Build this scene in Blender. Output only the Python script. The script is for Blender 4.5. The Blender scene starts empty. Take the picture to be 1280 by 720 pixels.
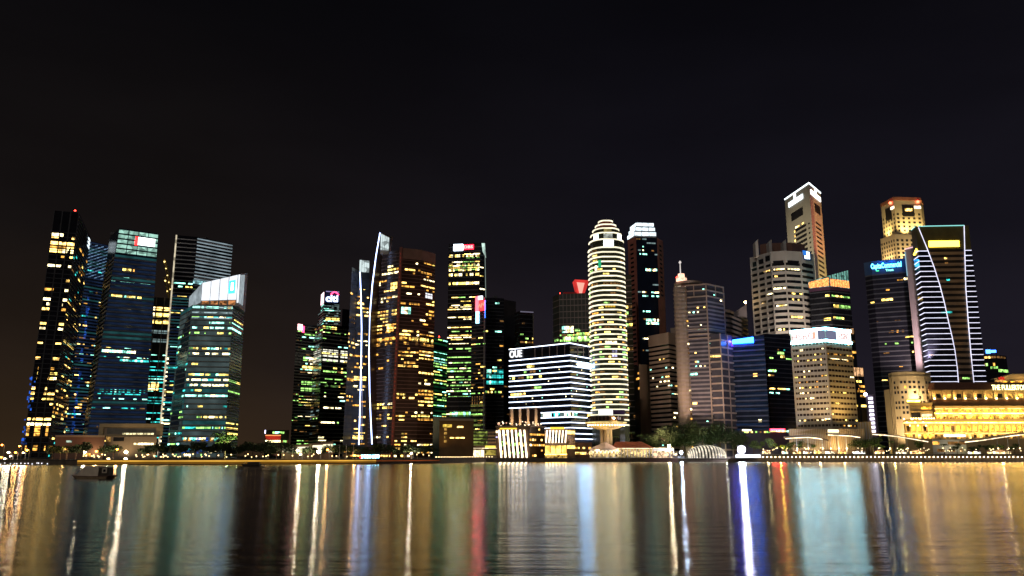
import bpy, math, random
from mathutils import Vector, Matrix
R = random.Random(7)
rad = math.radians
SC = bpy.context.scene
COL = SC.collection

# ------------------------------------------------------------------ camera
FPX = 1030.0
PITCH = math.atan(210 / FPX)
CAMZ = 4.0
cam = bpy.data.objects.new('camera', bpy.data.cameras.new('camera'))
COL.objects.link(cam)
cam.location = (0, 0, CAMZ)
cam.rotation_euler = (math.pi / 2 + PITCH, 0, 0)
cam.data.sensor_width = 36
cam.data.lens = FPX / 1280 * 36
cam.data.clip_start = 0.5
cam.data.clip_end = 9000
SC.camera = cam

# ------------------------------------------------------------------ sky: a night city sky, brown glow low down
W = bpy.data.worlds.new('World'); SC.world = W; W.use_nodes = True
nt = W.node_tree; nt.nodes.clear()
def wn(t, **k):
    n = nt.nodes.new(t)
    for a, b in k.items(): setattr(n, a, b)
    return n
tc = wn('ShaderNodeTexCoord'); sep = wn('ShaderNodeSeparateXYZ')
nt.links.new(tc.outputs['Generated'], sep.inputs[0])
rl = wn('ShaderNodeValToRGB'); rr = wn('ShaderNodeValToRGB')
def ramp(n, stops):
    e = n.color_ramp.elements
    while len(e) < len(stops): e.new(0.5)
    for k, (p, c) in zip(e, stops): k.position = p; k.color = (*c, 1)
ramp(rl, [(0.0, (.0310, .0180, .0088)), (.10, (.0175, .0112, .0074)), (.24, (.0075, .0058, .0056)), (.50, (.0028, .0026, .0034)), (1, (.0016, .0016, .0022))])
ramp(rr, [(0.0, (.0170, .0118, .0130)), (.10, (.0125, .0105, .0165)), (.24, (.0070, .0062, .0100)), (.50, (.0028, .0026, .0040)), (1, (.0016, .0016, .0022))])
nt.links.new(sep.outputs['Z'], rl.inputs[0]); nt.links.new(sep.outputs['Z'], rr.inputs[0])
mr = wn('ShaderNodeMapRange'); mr.inputs[1].default_value = -.35; mr.inputs[2].default_value = .15
nt.links.new(sep.outputs['X'], mr.inputs[0])
mx = wn('ShaderNodeMixRGB'); nt.links.new(mr.outputs[0], mx.inputs[0])
nt.links.new(rl.outputs[0], mx.inputs[1]); nt.links.new(rr.outputs[0], mx.inputs[2])
no = wn('ShaderNodeTexNoise'); no.inputs['Scale'].default_value = 3.2; no.inputs['Detail'].default_value = 4
mp = wn('ShaderNodeMapping'); mp.inputs['Scale'].default_value = (1, 1, 3.2)
nt.links.new(tc.outputs['Generated'], mp.inputs[0]); nt.links.new(mp.outputs[0], no.inputs['Vector'])
mr2 = wn('ShaderNodeMapRange'); mr2.inputs[1].default_value = .3; mr2.inputs[2].default_value = .75
mr2.inputs[3].default_value = .85; mr2.inputs[4].default_value = 1.2
nt.links.new(no.outputs[0], mr2.inputs[0])
mul = wn('ShaderNodeMixRGB', blend_type='MULTIPLY'); mul.inputs[0].default_value = 1
nt.links.new(mx.outputs[0], mul.inputs[1]); nt.links.new(mr2.outputs[0], mul.inputs[2])
bg = wn('ShaderNodeBackground'); bg.inputs[1].default_value = 1.0
wo = wn('ShaderNodeOutputWorld')
nt.links.new(mul.outputs[0], bg.inputs[0]); nt.links.new(bg.outputs[0], wo.inputs[0])

# added fill sun for the night sky and the city behind the camera
sun = bpy.data.objects.new('moonlight', bpy.data.lights.new('moonlight', 'SUN'))
COL.objects.link(sun)
sun.data.energy = 0.30; sun.data.color = (1, .88, .78); sun.data.angle = rad(12)
sun.rotation_euler = (rad(58), 0, rad(-24))

SC.view_settings.view_transform = 'Standard'
SC.view_settings.look = 'None'
SC.view_settings.exposure = 0
SC.view_settings.gamma = 1
SC.render.engine = 'CYCLES'
SC.cycles.use_denoising = True
SC.cycles.max_bounces = 4; SC.cycles.diffuse_bounces = 1; SC.cycles.glossy_bounces = 3
SC.cycles.sample_clamp_indirect = 6.0
SC.cycles.use_light_tree = True
SC.cycles.caustics_reflective = False; SC.cycles.caustics_refractive = False

# ------------------------------------------------------------------ where a pixel of the photo lies at a given distance
CP, SP = math.cos(PITCH), math.sin(PITCH)
def ratio(v):
    dy = (360 - v) / FPX
    return (SP + dy * CP) / (CP - dy * SP)
def Zv(v, D): return CAMZ + ratio(v) * D
def Xu(u, v, D):
    dy = (360 - v) / FPX
    return (u - 640) / FPX / (CP - dy * SP) * D
def Dz(v, z): return (z - CAMZ) / ratio(v)
def PT(u, v, D): return Vector((Xu(u, v, D), D, Zv(v, D)))

# ------------------------------------------------------------------ materials
MATS = {}
def nodes_of(m):
    m.use_nodes = True
    t = m.node_tree; t.nodes.clear(); return t
def mat_surface(name, c, rough=.7, spec=.4, metal=0, var=.25, scale=.15, streak=1.0, bump=0.0):
    if name in MATS: return MATS[name]
    m = bpy.data.materials.new(name); t = nodes_of(m); N, L = t.nodes, t.links
    o = N.new('ShaderNodeOutputMaterial'); p = N.new('ShaderNodeBsdfPrincipled')
    g = N.new('ShaderNodeNewGeometry'); mpn = N.new('ShaderNodeMapping')
    mpn.inputs['Scale'].default_value = (scale, scale, scale * streak)
    n = N.new('ShaderNodeTexNoise'); n.inputs['Scale'].default_value = 1; n.inputs['Detail'].default_value = 6
    r = N.new('ShaderNodeMapRange'); r.inputs[1].default_value = .25; r.inputs[2].default_value = .75
    r.inputs[3].default_value = 1 - var; r.inputs[4].default_value = 1 + var
    mm = N.new('ShaderNodeMixRGB'); mm.blend_type = 'MULTIPLY'; mm.inputs[0].default_value = 1
    mm.inputs[1].default_value = (*c, 1)
    L.new(g.outputs['Position'], mpn.inputs[0]); L.new(mpn.outputs[0], n.inputs['Vector'])
    L.new(n.outputs[0], r.inputs[0]); L.new(r.outputs[0], mm.inputs[2]); L.new(mm.outputs[0], p.inputs['Base Color'])
    p.inputs['Roughness'].default_value = rough; p.inputs['Metallic'].default_value = metal
    p.inputs['Specular IOR Level'].default_value = spec
    if bump:
        b = N.new('ShaderNodeBump'); b.inputs['Strength'].default_value = bump; b.inputs['Distance'].default_value = .3
        L.new(n.outputs[0], b.inputs['Height']); L.new(b.outputs[0], p.inputs['Normal'])
    L.new(p.outputs[0], o.inputs[0]); MATS[name] = m
    return m
def mat_emit(name, c, s, lo=1.0, hi=1.0, scale=.5, sampling='AUTO'):
    """a thing that gives off light; lo..hi is how unevenly the room or tube behind the pane is lit"""
    if name in MATS: return MATS[name]
    m = bpy.data.materials.new(name); t = nodes_of(m); N, L = t.nodes, t.links
    o = N.new('ShaderNodeOutputMaterial'); e = N.new('ShaderNodeEmission')
    e.inputs[0].default_value = (*c, 1); e.inputs[1].default_value = s
    if lo != hi:
        g = N.new('ShaderNodeNewGeometry')
        a = N.new('ShaderNodeTexNoise'); a.inputs['Scale'].default_value = scale; a.inputs['Detail'].default_value = 3
        b = N.new('ShaderNodeTexVoronoi'); b.inputs['Scale'].default_value = scale * .9
        L.new(g.outputs['Position'], a.inputs['Vector']); L.new(g.outputs['Position'], b.inputs['Vector'])
        ad = N.new('ShaderNodeMath'); ad.operation = 'ADD'
        L.new(a.outputs[0], ad.inputs[0])
        sx = N.new('ShaderNodeSeparateColor'); L.new(b.outputs['Color'], sx.inputs[0])
        if scale >= .25: L.new(sx.outputs[0], ad.inputs[1])
        else: ad.operation = 'MULTIPLY_ADD'; ad.inputs[1].default_value = 1.6; ad.inputs[2].default_value = .17
        r = N.new('ShaderNodeMapRange'); r.inputs[1].default_value = .55; r.inputs[2].default_value = 1.4
        r.inputs[3].default_value = lo * s; r.inputs[4].default_value = hi * s
        L.new(ad.outputs[0], r.inputs[0]); L.new(r.outputs[0], e.inputs[1])
    L.new(e.outputs[0], o.inputs[0]); MATS[name] = m
    try: m.cycles.emission_sampling = sampling
    except Exception: pass
    return m
def win(name, c, s, lo=.15, hi=1.5, scale=.45): return mat_emit(name, c, s, lo, hi, scale, 'NONE')

glass_black = mat_surface('black glass', (.012, .013, .018), .18, .5, var=.3)
glass_blue = mat_surface('blue black glass', (.014, .022, .045), .2, .5, var=.35)
glass_teal = mat_surface('teal glass', (.025, .045, .050), .22, .5, var=.35)
glass_green = mat_surface('green black glass', (.010, .024, .018), .2, .5, var=.35)
glass_brown = mat_surface('brown tinted glass', (.05, .032, .024), .25, .5, var=.3)
clad_grey = mat_surface('grey cladding', (.22, .23, .26), .5, .4, var=.2, streak=.15)
clad_dark = mat_surface('dark cladding', (.06, .065, .08), .5, .4, var=.3)
clad_navy = mat_surface('navy cladding', (.07, .09, .16), .45, .4, var=.3)
conc_beige = mat_surface('beige concrete', (.42, .33, .26), .85, .2, var=.16, streak=.12)
conc_grey = mat_surface('grey concrete', (.42, .40, .38), .85, .2, var=.16, streak=.12)
conc_white = mat_surface('pale concrete', (.60, .57, .55), .8, .2, var=.12, streak=.12)
conc_brown = mat_surface('brown granite', (.24, .13, .10), .6, .35, var=.25, streak=.2)
stone = mat_surface('cream stone', (.55, .44, .28), .85, .2, var=.15, streak=.2)
roof_tile = mat_surface('clay roof tiles', (.30, .085, .045), .8, .2, var=.3, scale=.6)
tile_dark = mat_surface('brown roof tiles', (.14, .06, .035), .8, .2, var=.3, scale=.6)
metal_dark = mat_surface('dark painted metal', (.05, .05, .055), .5, .5)
metal_pale = mat_surface('pale painted metal', (.5, .5, .5), .5, .5)
white_paint = mat_surface('white paint', (.75, .73, .70), .6, .4, var=.08)
paving = mat_surface('promenade paving', (.20, .17, .14), .85, .2, var=.25, scale=.4)
quay_stone = mat_surface('quay stone', (.19, .15, .11), .9, .2, var=.35, scale=.5, streak=.4)
earth = mat_surface('city ground', (.07, .065, .06), .95, .1, var=.3, scale=.05)
bark = mat_surface('bark', (.10, .07, .05), .95, .1, var=.4, scale=1.5)
leaf_dark = mat_surface('dark leaves', (.040, .062, .022), .7, .3, var=.5, scale=.35)
leaf_mid = mat_surface('green leaves', (.065, .11, .030), .7, .3, var=.5, scale=.35)
hull_paint = mat_surface('boat hull paint', (.46, .34, .20), .6, .4, var=.3, scale=.8)
canvas = mat_surface('boat canvas', (.80, .70, .54), .9, .1, var=.2, scale=.8)
red_paint = mat_surface('red paint', (.45, .03, .03), .5, .4)

Wm1 = win('warm room', (1, .47, .08), 1.6)
Wm2 = win('bright warm room', (1, .60, .15), 4.0)
Wy = win('yellow room', (1, .70, .15), 3.2)
Wg = win('green yellow room', (.46, 1, .22), 1.6)
Ww = win('white room', (1, .82, .42), 4.8)
Wc = win('cool white room', (.34, 1, .78), 3.2)
Wt = win('teal room', (.04, .62, .58), 1.7)
Wb = win('blue lit room', (.03, .16, .90), .65)
Wd = win('dim amber room', (1, .48, .14), .24)
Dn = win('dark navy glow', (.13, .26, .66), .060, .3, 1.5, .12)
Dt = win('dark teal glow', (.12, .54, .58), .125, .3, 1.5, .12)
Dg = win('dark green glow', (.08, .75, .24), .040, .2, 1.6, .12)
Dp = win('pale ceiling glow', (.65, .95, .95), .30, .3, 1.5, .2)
OFFICE = [Wy, Wm2, Ww, Wg, Wm1]
COOL = [Wc, Wc, Ww, Wt, Wg, Wy]
HOME = [Wm1, Wm2, Wm2, Wy, Ww, Wm1]

led_white = mat_emit('white light tube', (.78, .86, 1), 4.2, .8, 1.2, .15)
led_soft = mat_emit('soft white light tube', (.95, .97, .86), .85, .6, 1.3, .25)
led_violet = mat_emit('lilac light tube', (.80, .79, 1), 1.5, .75, 1.25, .15)
led_blue = mat_emit('blue white light tube', (.46, .58, 1), 6, .8, 1.2, .1)
led_gold = mat_emit('gold light strip', (1, .55, .08), 12, .5, 1.4, .5)
led_warm = mat_emit('warm light strip', (1, .80, .50), 2.6, .5, 1.4, .4)
sign_white = mat_emit('white sign light', (.92, .96, 1), 7)
sign_ice = mat_emit('ice white crown light', (.78, .92, 1), 1.9, .55, 1.3, .22)
sign_cyan = mat_emit('cyan sign light', (.08, .50, 1), 20)
sign_blue = mat_emit('blue sign light', (.02, .12, 1), 6)
sign_violet = mat_emit('violet sign light', (.05, .015, 1), 9)
sign_red = mat_emit('red sign light', (1, .015, .015), 8)
sign_pink = mat_emit('pink sign light', (1, .03, .09), 9)
sign_green = mat_emit('green sign light', (.1, 1, .45), 1.2)
sign_gold = mat_emit('yellow sign light', (1, .70, .06), 7)
sign_orange = mat_emit('orange sign light', (1, .30, .08), 2.2, .4, 1.4, 1.2)
bulb_warm = mat_emit('warm bulb', (1, .64, .26), 50)
bulb_orange = mat_emit('sodium bulb', (1, .24, .02), 55)
bulb_white = mat_emit('white bulb', (1, .78, .46), 75)
bulb_blue = mat_emit('blue white bulb', (.55, .72, 1), 60)
bulb_flood = mat_emit('stadium bulb', (.86, .82, 1), 170)
bulb_small = mat_emit('small warm bulb', (1, .70, .32), 16)
red_bulb = mat_emit('red beacon', (1, .03, .02), 14)

# ------------------------------------------------------------------ object helpers
def tag(o, label=None, cat=None, group=None, kind=None):
    if label: o['label'] = label
    if cat: o['category'] = cat
    if group: o['group'] = group
    if kind: o['kind'] = kind
    return o
def empty(name, loc):
    o = bpy.data.objects.new(name, None); COL.objects.link(o); o.location = loc
    o.empty_display_size = 1
    return o
class MB:
    def __init__(s): s.v = []; s.f = []; s.m = []
    def add(s, vs, fs, mi=0):
        b = len(s.v); s.v += [tuple(p) for p in vs]
        for f in fs: s.f.append(tuple(i + b for i in f)); s.m.append(mi)
    def quad(s, a, b, c, d, mi=0): s.add([a, b, c, d], [(0, 1, 2, 3)], mi)
    def box(s, c, h, rz=0, mi=0):
        M = Matrix.Rotation(rz, 3, 'Z'); c = Vector(c)
        vs = [c + M @ Vector((x * h[0], y * h[1], z * h[2])) for z in (-1, 1) for y in (-1, 1) for x in (-1, 1)]
        s.add(vs, [(0, 2, 3, 1), (4, 5, 7, 6), (0, 1, 5, 4), (2, 6, 7, 3), (0, 4, 6, 2), (1, 3, 7, 5)], mi)
    def prism(s, pts, z0, z1, mi=0):
        n = len(pts)
        zz1 = z1 if isinstance(z1, (list, tuple)) else [z1] * n
        zz0 = z0 if isinstance(z0, (list, tuple)) else [z0] * n
        vs = [(p[0], p[1], z) for p, z in zip(pts, zz0)] + [(p[0], p[1], z) for p, z in zip(pts, zz1)]
        fs = [(i, (i + 1) % n, n + (i + 1) % n, n + i) for i in range(n)]
        s.add(vs, fs + [tuple(range(n - 1, -1, -1)), tuple(range(n, 2 * n))], mi)
    def tube(s, pts, r, n=6, mi=0):
        pts = [Vector(p) for p in pts]; rings = []
        rs = r if isinstance(r, (list, tuple)) else [r] * len(pts)
        vs = []
        for i, p in enumerate(pts):
            d = (pts[min(i + 1, len(pts) - 1)] - pts[max(i - 1, 0)]).normalized()
            a = d.cross(Vector((0, 0, 1)))
            if a.length < .01: a = Vector((1, 0, 0))
            a.normalize(); b = d.cross(a)
            for k in range(n):
                t = 2 * math.pi * k / n
                vs.append(p + (a * math.cos(t) + b * math.sin(t)) * rs[i])
        fs = []
        for i in range(len(pts) - 1):
            for k in range(n):
                fs.append((i * n + k, i * n + (k + 1) % n, (i + 1) * n + (k + 1) % n, (i + 1) * n + k))
        fs.append(tuple(range(n - 1, -1, -1))); fs.append(tuple(range((len(pts) - 1) * n, len(pts) * n)))
        s.add(vs, fs, mi)
    def lathe(s, prof, c, n=32, mi=0, sx=1, sy=1):
        vs = []
        for (r, z) in prof:
            for k in range(n):
                t = 2 * math.pi * (k + .5) / n
                vs.append((c[0] + r * sx * math.cos(t), c[1] + r * sy * math.sin(t), c[2] + z))
        fs = [(i * n + k, i * n + (k + 1) % n, (i + 1) * n + (k + 1) % n, (i + 1) * n + k) for i in range(len(prof) - 1) for k in range(n)]
        if prof[0][0] > .01: fs.append(tuple(range(n - 1, -1, -1)))
        if prof[-1][0] > .01: fs.append(tuple(range((len(prof) - 1) * n, len(prof) * n)))
        s.add(vs, fs, mi)
    def ball(s, c, r, mi=0, n=8, m=5):
        s.lathe([(max(.001, r * math.sin(math.pi * i / m)), -r * math.cos(math.pi * i / m)) for i in range(m + 1)], c, n, mi)
    def build(s, name, mats, parent=None, origin=None):
        if not s.v: return None
        if not isinstance(mats, (list, tuple)): mats = [mats]
        og = Vector(origin) if origin is not None else (parent_loc(parent) if parent else Vector((0, 0, 0)))
        me = bpy.data.meshes.new(name)
        me.from_pydata([(p[0] - og.x, p[1] - og.y, p[2] - og.z) for p in s.v], [], s.f)
        for m in mats: me.materials.append(m)
        if len(mats) > 1: me.polygons.foreach_set('material_index', s.m)
        me.update()
        o = bpy.data.objects.new(name, me); COL.objects.link(o)
        if parent:
            o.parent = parent
            o.location = og - parent_loc(parent)
        else: o.location = og
        return o
def parent_loc(o):
    l = Vector(o.location)
    while o.parent is not None:
        o = o.parent; l = l + Vector(o.location)
    return l
def base_of(pts): return (sum(p[0] for p in pts) / len(pts), sum(p[1] for p in pts) / len(pts))

_font_cache = {}
def text_quads(body, bold=0.02):
    if body in _font_cache: return _font_cache[body]
    cu = bpy.data.curves.new('sign lettering', 'FONT'); cu.body = body; cu.size = 1; cu.extrude = .05; cu.offset = bold
    cu.resolution_u = 3
    o = bpy.data.objects.new('lettering', cu); COL.objects.link(o)
    dg = bpy.context.evaluated_depsgraph_get()
    me = bpy.data.meshes.new_from_object(o.evaluated_get(dg))
    vs = [v.co.copy() for v in me.vertices]; fs = [tuple(p.vertices) for p in me.polygons]
    bpy.data.objects.remove(o); bpy.data.curves.remove(cu); bpy.data.meshes.remove(me)
    x0, x1 = min(v.x for v in vs), max(v.x for v in vs); y0, y1 = min(v.y for v in vs), max(v.y for v in vs)
    vs = [((v.x - x0) / (x1 - x0) - .5, (v.y - y0) / (y1 - y0) - .5, v.z) for v in vs]
    _font_cache[body] = (vs, fs)
    return vs, fs

# ------------------------------------------------------------------ a tower from its plan: roof corners as seen in the photo, at real distance
GROUND = 2.5
class Tower:
    def __init__(s, name, label, cat, roof=None, D=600, k=0, z=None, xy=None, ztop=None, zbase=GROUND, depth=35, mat=glass_black, group=None, bottom=None, body='facade', shrink=.96):
        if xy is None:
            s.z1 = ztop if ztop else Zv(roof[k][1], D)
            s.xy = []
            for c in roof:
                d = c[2] if len(c) > 2 else Dz(c[1], s.z1)
                s.xy.append(Vector((Xu(c[0], c[1], d), d)))
        else:
            s.xy = [Vector(p) for p in xy]; s.z1 = ztop
        s.z0 = zbase
        s.bt = bottom or [0.0] * len(s.xy)            # sideways spread at the base in metres
        bx, by = base_of(s.xy)
        s.root = empty(name, (bx, by, zbase)); tag(s.root, label, cat, group)
        s.wins = []
        a, b = s.path(s.z0), s.path(s.z1)
        s.depth = depth; s.shrink = shrink
        m = MB(); n = len(a)
        def close(ch):
            L, Rr = ch[0], ch[-1]; mid = (L + Rr) / 2
            def back(p):
                q = mid + (p - mid) * s.shrink
                return q * ((q.length + depth) / q.length)
            return list(ch) + [back(Rr), back(L)]
        ca, cb = close(a), close(b); n = len(ca)
        s.closed = cb
        vs = [(p.x, p.y, s.z0) for p in ca] + [(p.x, p.y, s.z1) for p in cb]
        m.add(vs, [(i, (i + 1) % n, n + (i + 1) % n, n + i) for i in range(n)] + [tuple(range(n, 2 * n))])
        s.body = m.build(body, mat, s.root)
    def path(s, z):
        t = 0 if s.z1 == s.z0 else (s.z1 - z) / (s.z1 - s.z0)
        return [Vector((p.x + b * t, p.y)) for p, b in zip(s.xy, s.bt)]
    def nrm(s, i):
        d = s.xy[i + 1] - s.xy[i]; n = Vector((d.y, -d.x)).normalized()
        return -n if n.dot(s.xy[i]) > 0 else n
    def seglen(s, i): return (s.xy[i + 1] - s.xy[i]).length
    def pt(s, i, t, z, off=0):
        p = s.path(z); q = p[i].lerp(p[i + 1], t) + s.nrm(i) * off
        return Vector((q.x, q.y, z))
    def strip(s, mb, i0, i1, z0, z1, out, ta=0.0, tb=1.0, mi=0, zs=None):
        """a band of real depth that follows facades i0..i1-1 between heights z0 and z1"""
        def off(z):
            p = s.path(z); r = []
            for j in range(i0, i1 + 1):
                ns = [s.nrm(q) for q in (j - 1, j) if i0 <= q < i1]
                n = sum(ns, Vector((0, 0))); n = n / max(.3, n.dot(ns[0]))
                q = p[j]
                if j == i0 and ta: q = p[j].lerp(p[j + 1], ta)
                if j == i1 and tb < 1: q = p[j - 1].lerp(p[j], tb)
                r.append((q, q + n * out))
            return r
        A, B = off(z0), off(z1); n = len(A)
        for j in range(n - 1):
            a0, a1, b0, b1 = A[j][1], A[j + 1][1], B[j][1], B[j + 1][1]
            c0, c1, d0, d1 = A[j][0], A[j + 1][0], B[j][0], B[j + 1][0]
            mb.quad((*a0, z0), (*a1, z0), (*b1, z1), (*b0, z1), mi)
            mb.quad((*b0, z1), (*b1, z1), (*d1, z1), (*d0, z1), mi)
            mb.quad((*c0, z0), (*c1, z0), (*a1, z0), (*a0, z0), mi)
        for (q, z_) in ((0, 0), (n - 1, 0)):
            mb.quad((*A[q][0], z0), (*A[q][1], z0), (*B[q][1], z1), (*B[q][0], z1), mi)
    def bands(s, n, frac, out, mat, i0=0, i1=None, z0=None, z1=None, name='floor_bands', phase=0.0):
        i1 = len(s.xy) - 1 if i1 is None else i1
        z0 = s.z0 if z0 is None else z0; z1 = s.z1 if z1 is None else z1
        mb = MB(); h = (z1 - z0) / n
        for f in range(n):
            s.strip(mb, i0, i1, z0 + (f + phase) * h, z0 + (f + phase + frac) * h, out)
        return mb.build(name, mat, s.root)
    def fins(s, i, n, w, out, mat, z0=None, z1=None, name='mullions', ts=None):
        z0 = s.z0 if z0 is None else z0; z1 = s.z1 if z1 is None else z1
        mb = MB(); L = s.seglen(i)
        for t in (ts or [k / n for k in range(n + 1)]):
            a, b = max(0, t - w / 2 / L), min(1, t + w / 2 / L)
            q = [s.pt(i, a, z0), s.pt(i, b, z0), s.pt(i, b, z0, out), s.pt(i, a, z0, out)]
            p = [s.pt(i, a, z1), s.pt(i, b, z1), s.pt(i, b, z1, out), s.pt(i, a, z1, out)]
            mb.add(q + p, [(0, 1, 2, 3), (4, 7, 6, 5), (3, 2, 6, 7), (0, 3, 7, 4), (1, 5, 6, 2)])
        return mb.build(name, mat, s.root)
    def pane(s, i, a, b, z0, z1, mat, off=.07):
        s.wins.append(([s.pt(i, a, z0, off), s.pt(i, b, z0, off), s.pt(i, b, z1, off), s.pt(i, a, z1, off)], mat))
    def windows(s, i, floors, bays, pal, prow=.5, pcell=.5, run=(1, 3), hf=.55, z0=None, z1=None, sill=.3, off=.07, gap=.1, jitter=.0, seed=None, mask=None):
        r = random.Random(seed if seed is not None else R.random())
        z0 = s.z0 if z0 is None else z0; z1 = s.z1 if z1 is None else z1
        h = (z1 - z0) / floors
        for f in range(floors):
            pr = prow(f / floors) if callable(prow) else prow
            if r.random() > pr: continue
            base = r.choice(pal); pc = pcell * r.choice((.15, .5, .9, 1.2, 1.7, 2.4))
            b = 0
            while b < bays:
                if r.random() < pc and (mask is None or mask((b + .5) / bays, (f + .5) / floors)):
                    L = min(r.randint(*run), bays - b)
                    m = base if r.random() < .65 else r.choice(pal)
                    hh = hf * .8 * (1 - jitter * r.random())
                    s.pane(i, (b + gap) / bays, (b + L - gap) / bays, z0 + (f + sill) * h, z0 + (f + sill + hh) * h, m, off)
                    b += L
                else: b += 1
    def glow_rows(s, i, floors, mat, hf=.5, z0=None, z1=None, sill=.3, ta=0.0, tb=1.0, off=.04, p=1.0):
        z0 = s.z0 if z0 is None else z0; z1 = s.z1 if z1 is None else z1
        h = (z1 - z0) / floors
        for f in range(floors):
            if R.random() < p:
                m = R.choice(mat) if isinstance(mat, (list, tuple)) else mat
                s.pane(i, ta + .003, tb - .003, z0 + (f + sill) * h, z0 + (f + sill + hf) * h, m, off)
    def text(s, i, tc, zc, w, h, body, mat, off=.5, name='sign_lettering', parent=None):
        vs, fs = text_quads(body); mb = MB()
        p = s.pt(i, tc, zc, off); d = (s.xy[i + 1] - s.xy[i]).normalized(); n = s.nrm(i)
        if d.x < 0: d = -d
        mb.add([(p.x + d.x * x * w + n.x * z * h, p.y + d.y * x * w + n.y * z * h, zc + y * h) for x, y, z in vs], fs)
        return mb.build(name, mat, parent or s.root)
    def panel(s, i, a, b, z0, z1, mat, out=.4, name='sign_panel', zb=None):
        mb = MB()
        za, zb_ = z1, (zb if zb is not None else z1)
        q = [s.pt(i, a, z0, .02), s.pt(i, b, z0, .02), s.pt(i, b, z0, out), s.pt(i, a, z0, out)]
        p = [s.pt(i, a, z1, .02), s.pt(i, b, z1, .02), s.pt(i, b, z1, out), s.pt(i, a, z1, out)]
        for k, zz in zip(range(4), (za, zb_, zb_, za)): p[k].z = zz
        mb.add(q + p, [(0, 3, 2, 1), (4, 5, 6, 7), (3, 7, 6, 2), (0, 4, 7, 3), (1, 2, 6, 5), (0, 1, 5, 4)])
        return mb.build(name, mat, s.root)
    def volume(s, chain, z0, z1, mat, name, depth=20):
        """an extra block of the same building: chain is a list of (x, y)"""
        ch = [Vector(c) for c in chain]
        mid = (ch[0] + ch[-1]) / 2
        bk = []
        for p in (ch[-1], ch[0]):
            q = mid + (p - mid) * .96; bk.append(q * ((q.length + depth) / q.length))
        mb = MB(); mb.prism([tuple(p) for p in ch + bk], z0, z1 if not isinstance(z1, (list, tuple)) else list(z1) + [z1[-1], z1[0]])
        return mb.build(name, mat, s.root)
    def parapet(s, mat, h=1.6, out=.35, name='parapet'):
        mb = MB(); s.strip(mb, 0, len(s.xy) - 1, s.z1 - .6, s.z1 + h - .6, out); return mb.build(name, mat, s.root)
    def plant(s, mat=clad_dark, n=2, h=5):
        c = s.closed; cx = sum(p.x for p in c) / len(c); cy = sum(p.y for p in c) / len(c)
        wd = abs(s.xy[-1].x - s.xy[0].x)
        for k in range(n):
            mb = MB(); mb.box((cx + (k - (n - 1) / 2) * wd * .33, cy + R.uniform(-3, 3), s.z1 + h * .5 - .05), (wd * .13, 5, h * .5 * R.uniform(.6, 1)))
            mb.build('roof_plant', mat, s.root)
    def beacon(s, i, t, dz=1.2, r=.7):
        p = s.pt(i, t, s.z1, -1); mb = MB(); mb.tube([(p.x, p.y, s.z1), (p.x, p.y, s.z1 + dz)], .12)
        mb.build('beacon_mast', metal_dark, s.root)
        mb = MB(); mb.ball((p.x, p.y, s.z1 + dz + r * .8), r); mb.build('beacon', red_bulb, s.root)
    def done(s, name='lit_window', cap=96):
        ws = sorted(s.wins, key=lambda w: -((w[0][1] - w[0][0]).length * (w[0][3] - w[0][0]).length))
        for q, m in ws[:cap]:
            mb = MB(); mb.quad(*q); mb.build(name, m, s.root)
        if len(ws) > cap:
            mb = MB(); ms = []
            for q, m in ws[cap:]:
                if m not in ms: ms.append(m)
                mb.quad(*q, ms.index(m))
            o = mb.build('small_lit_windows', ms, s.root); o['kind'] = 'stuff'
        return s
def lamp(name, kind, loc, power, color, parent=None, size=None, target=None, spot=70, blend=.6):
    l = bpy.data.lights.new(name, kind); l.energy = power; l.color = color
    if kind == 'SPOT': l.spot_size = rad(spot); l.spot_blend = blend; l.shadow_soft_size = 1.0
    if kind == 'POINT': l.shadow_soft_size = .6
    if kind == 'AREA':
        l.shape = 'RECTANGLE'; l.size, l.size_y = size
    o = bpy.data.objects.new(name, l); COL.objects.link(o)
    pl = parent_loc(parent) if parent else Vector((0, 0, 0))
    if parent: o.parent = parent
    o.location = Vector(loc) - pl
    if target is not None:
        o.rotation_euler = (Vector(target) - Vector(loc)).to_track_quat('-Z', 'Y').to_euler()
    return o

# ================================================================== the setting
shore_px = [(-420, 372), (0, 384), (300, 396), (440, 420), (548, 470), (606, 566), (640, 574), (1700, 580)]
shore = [Vector((Xu(u, 575, d), d)) for u, d in shore_px]
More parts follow.
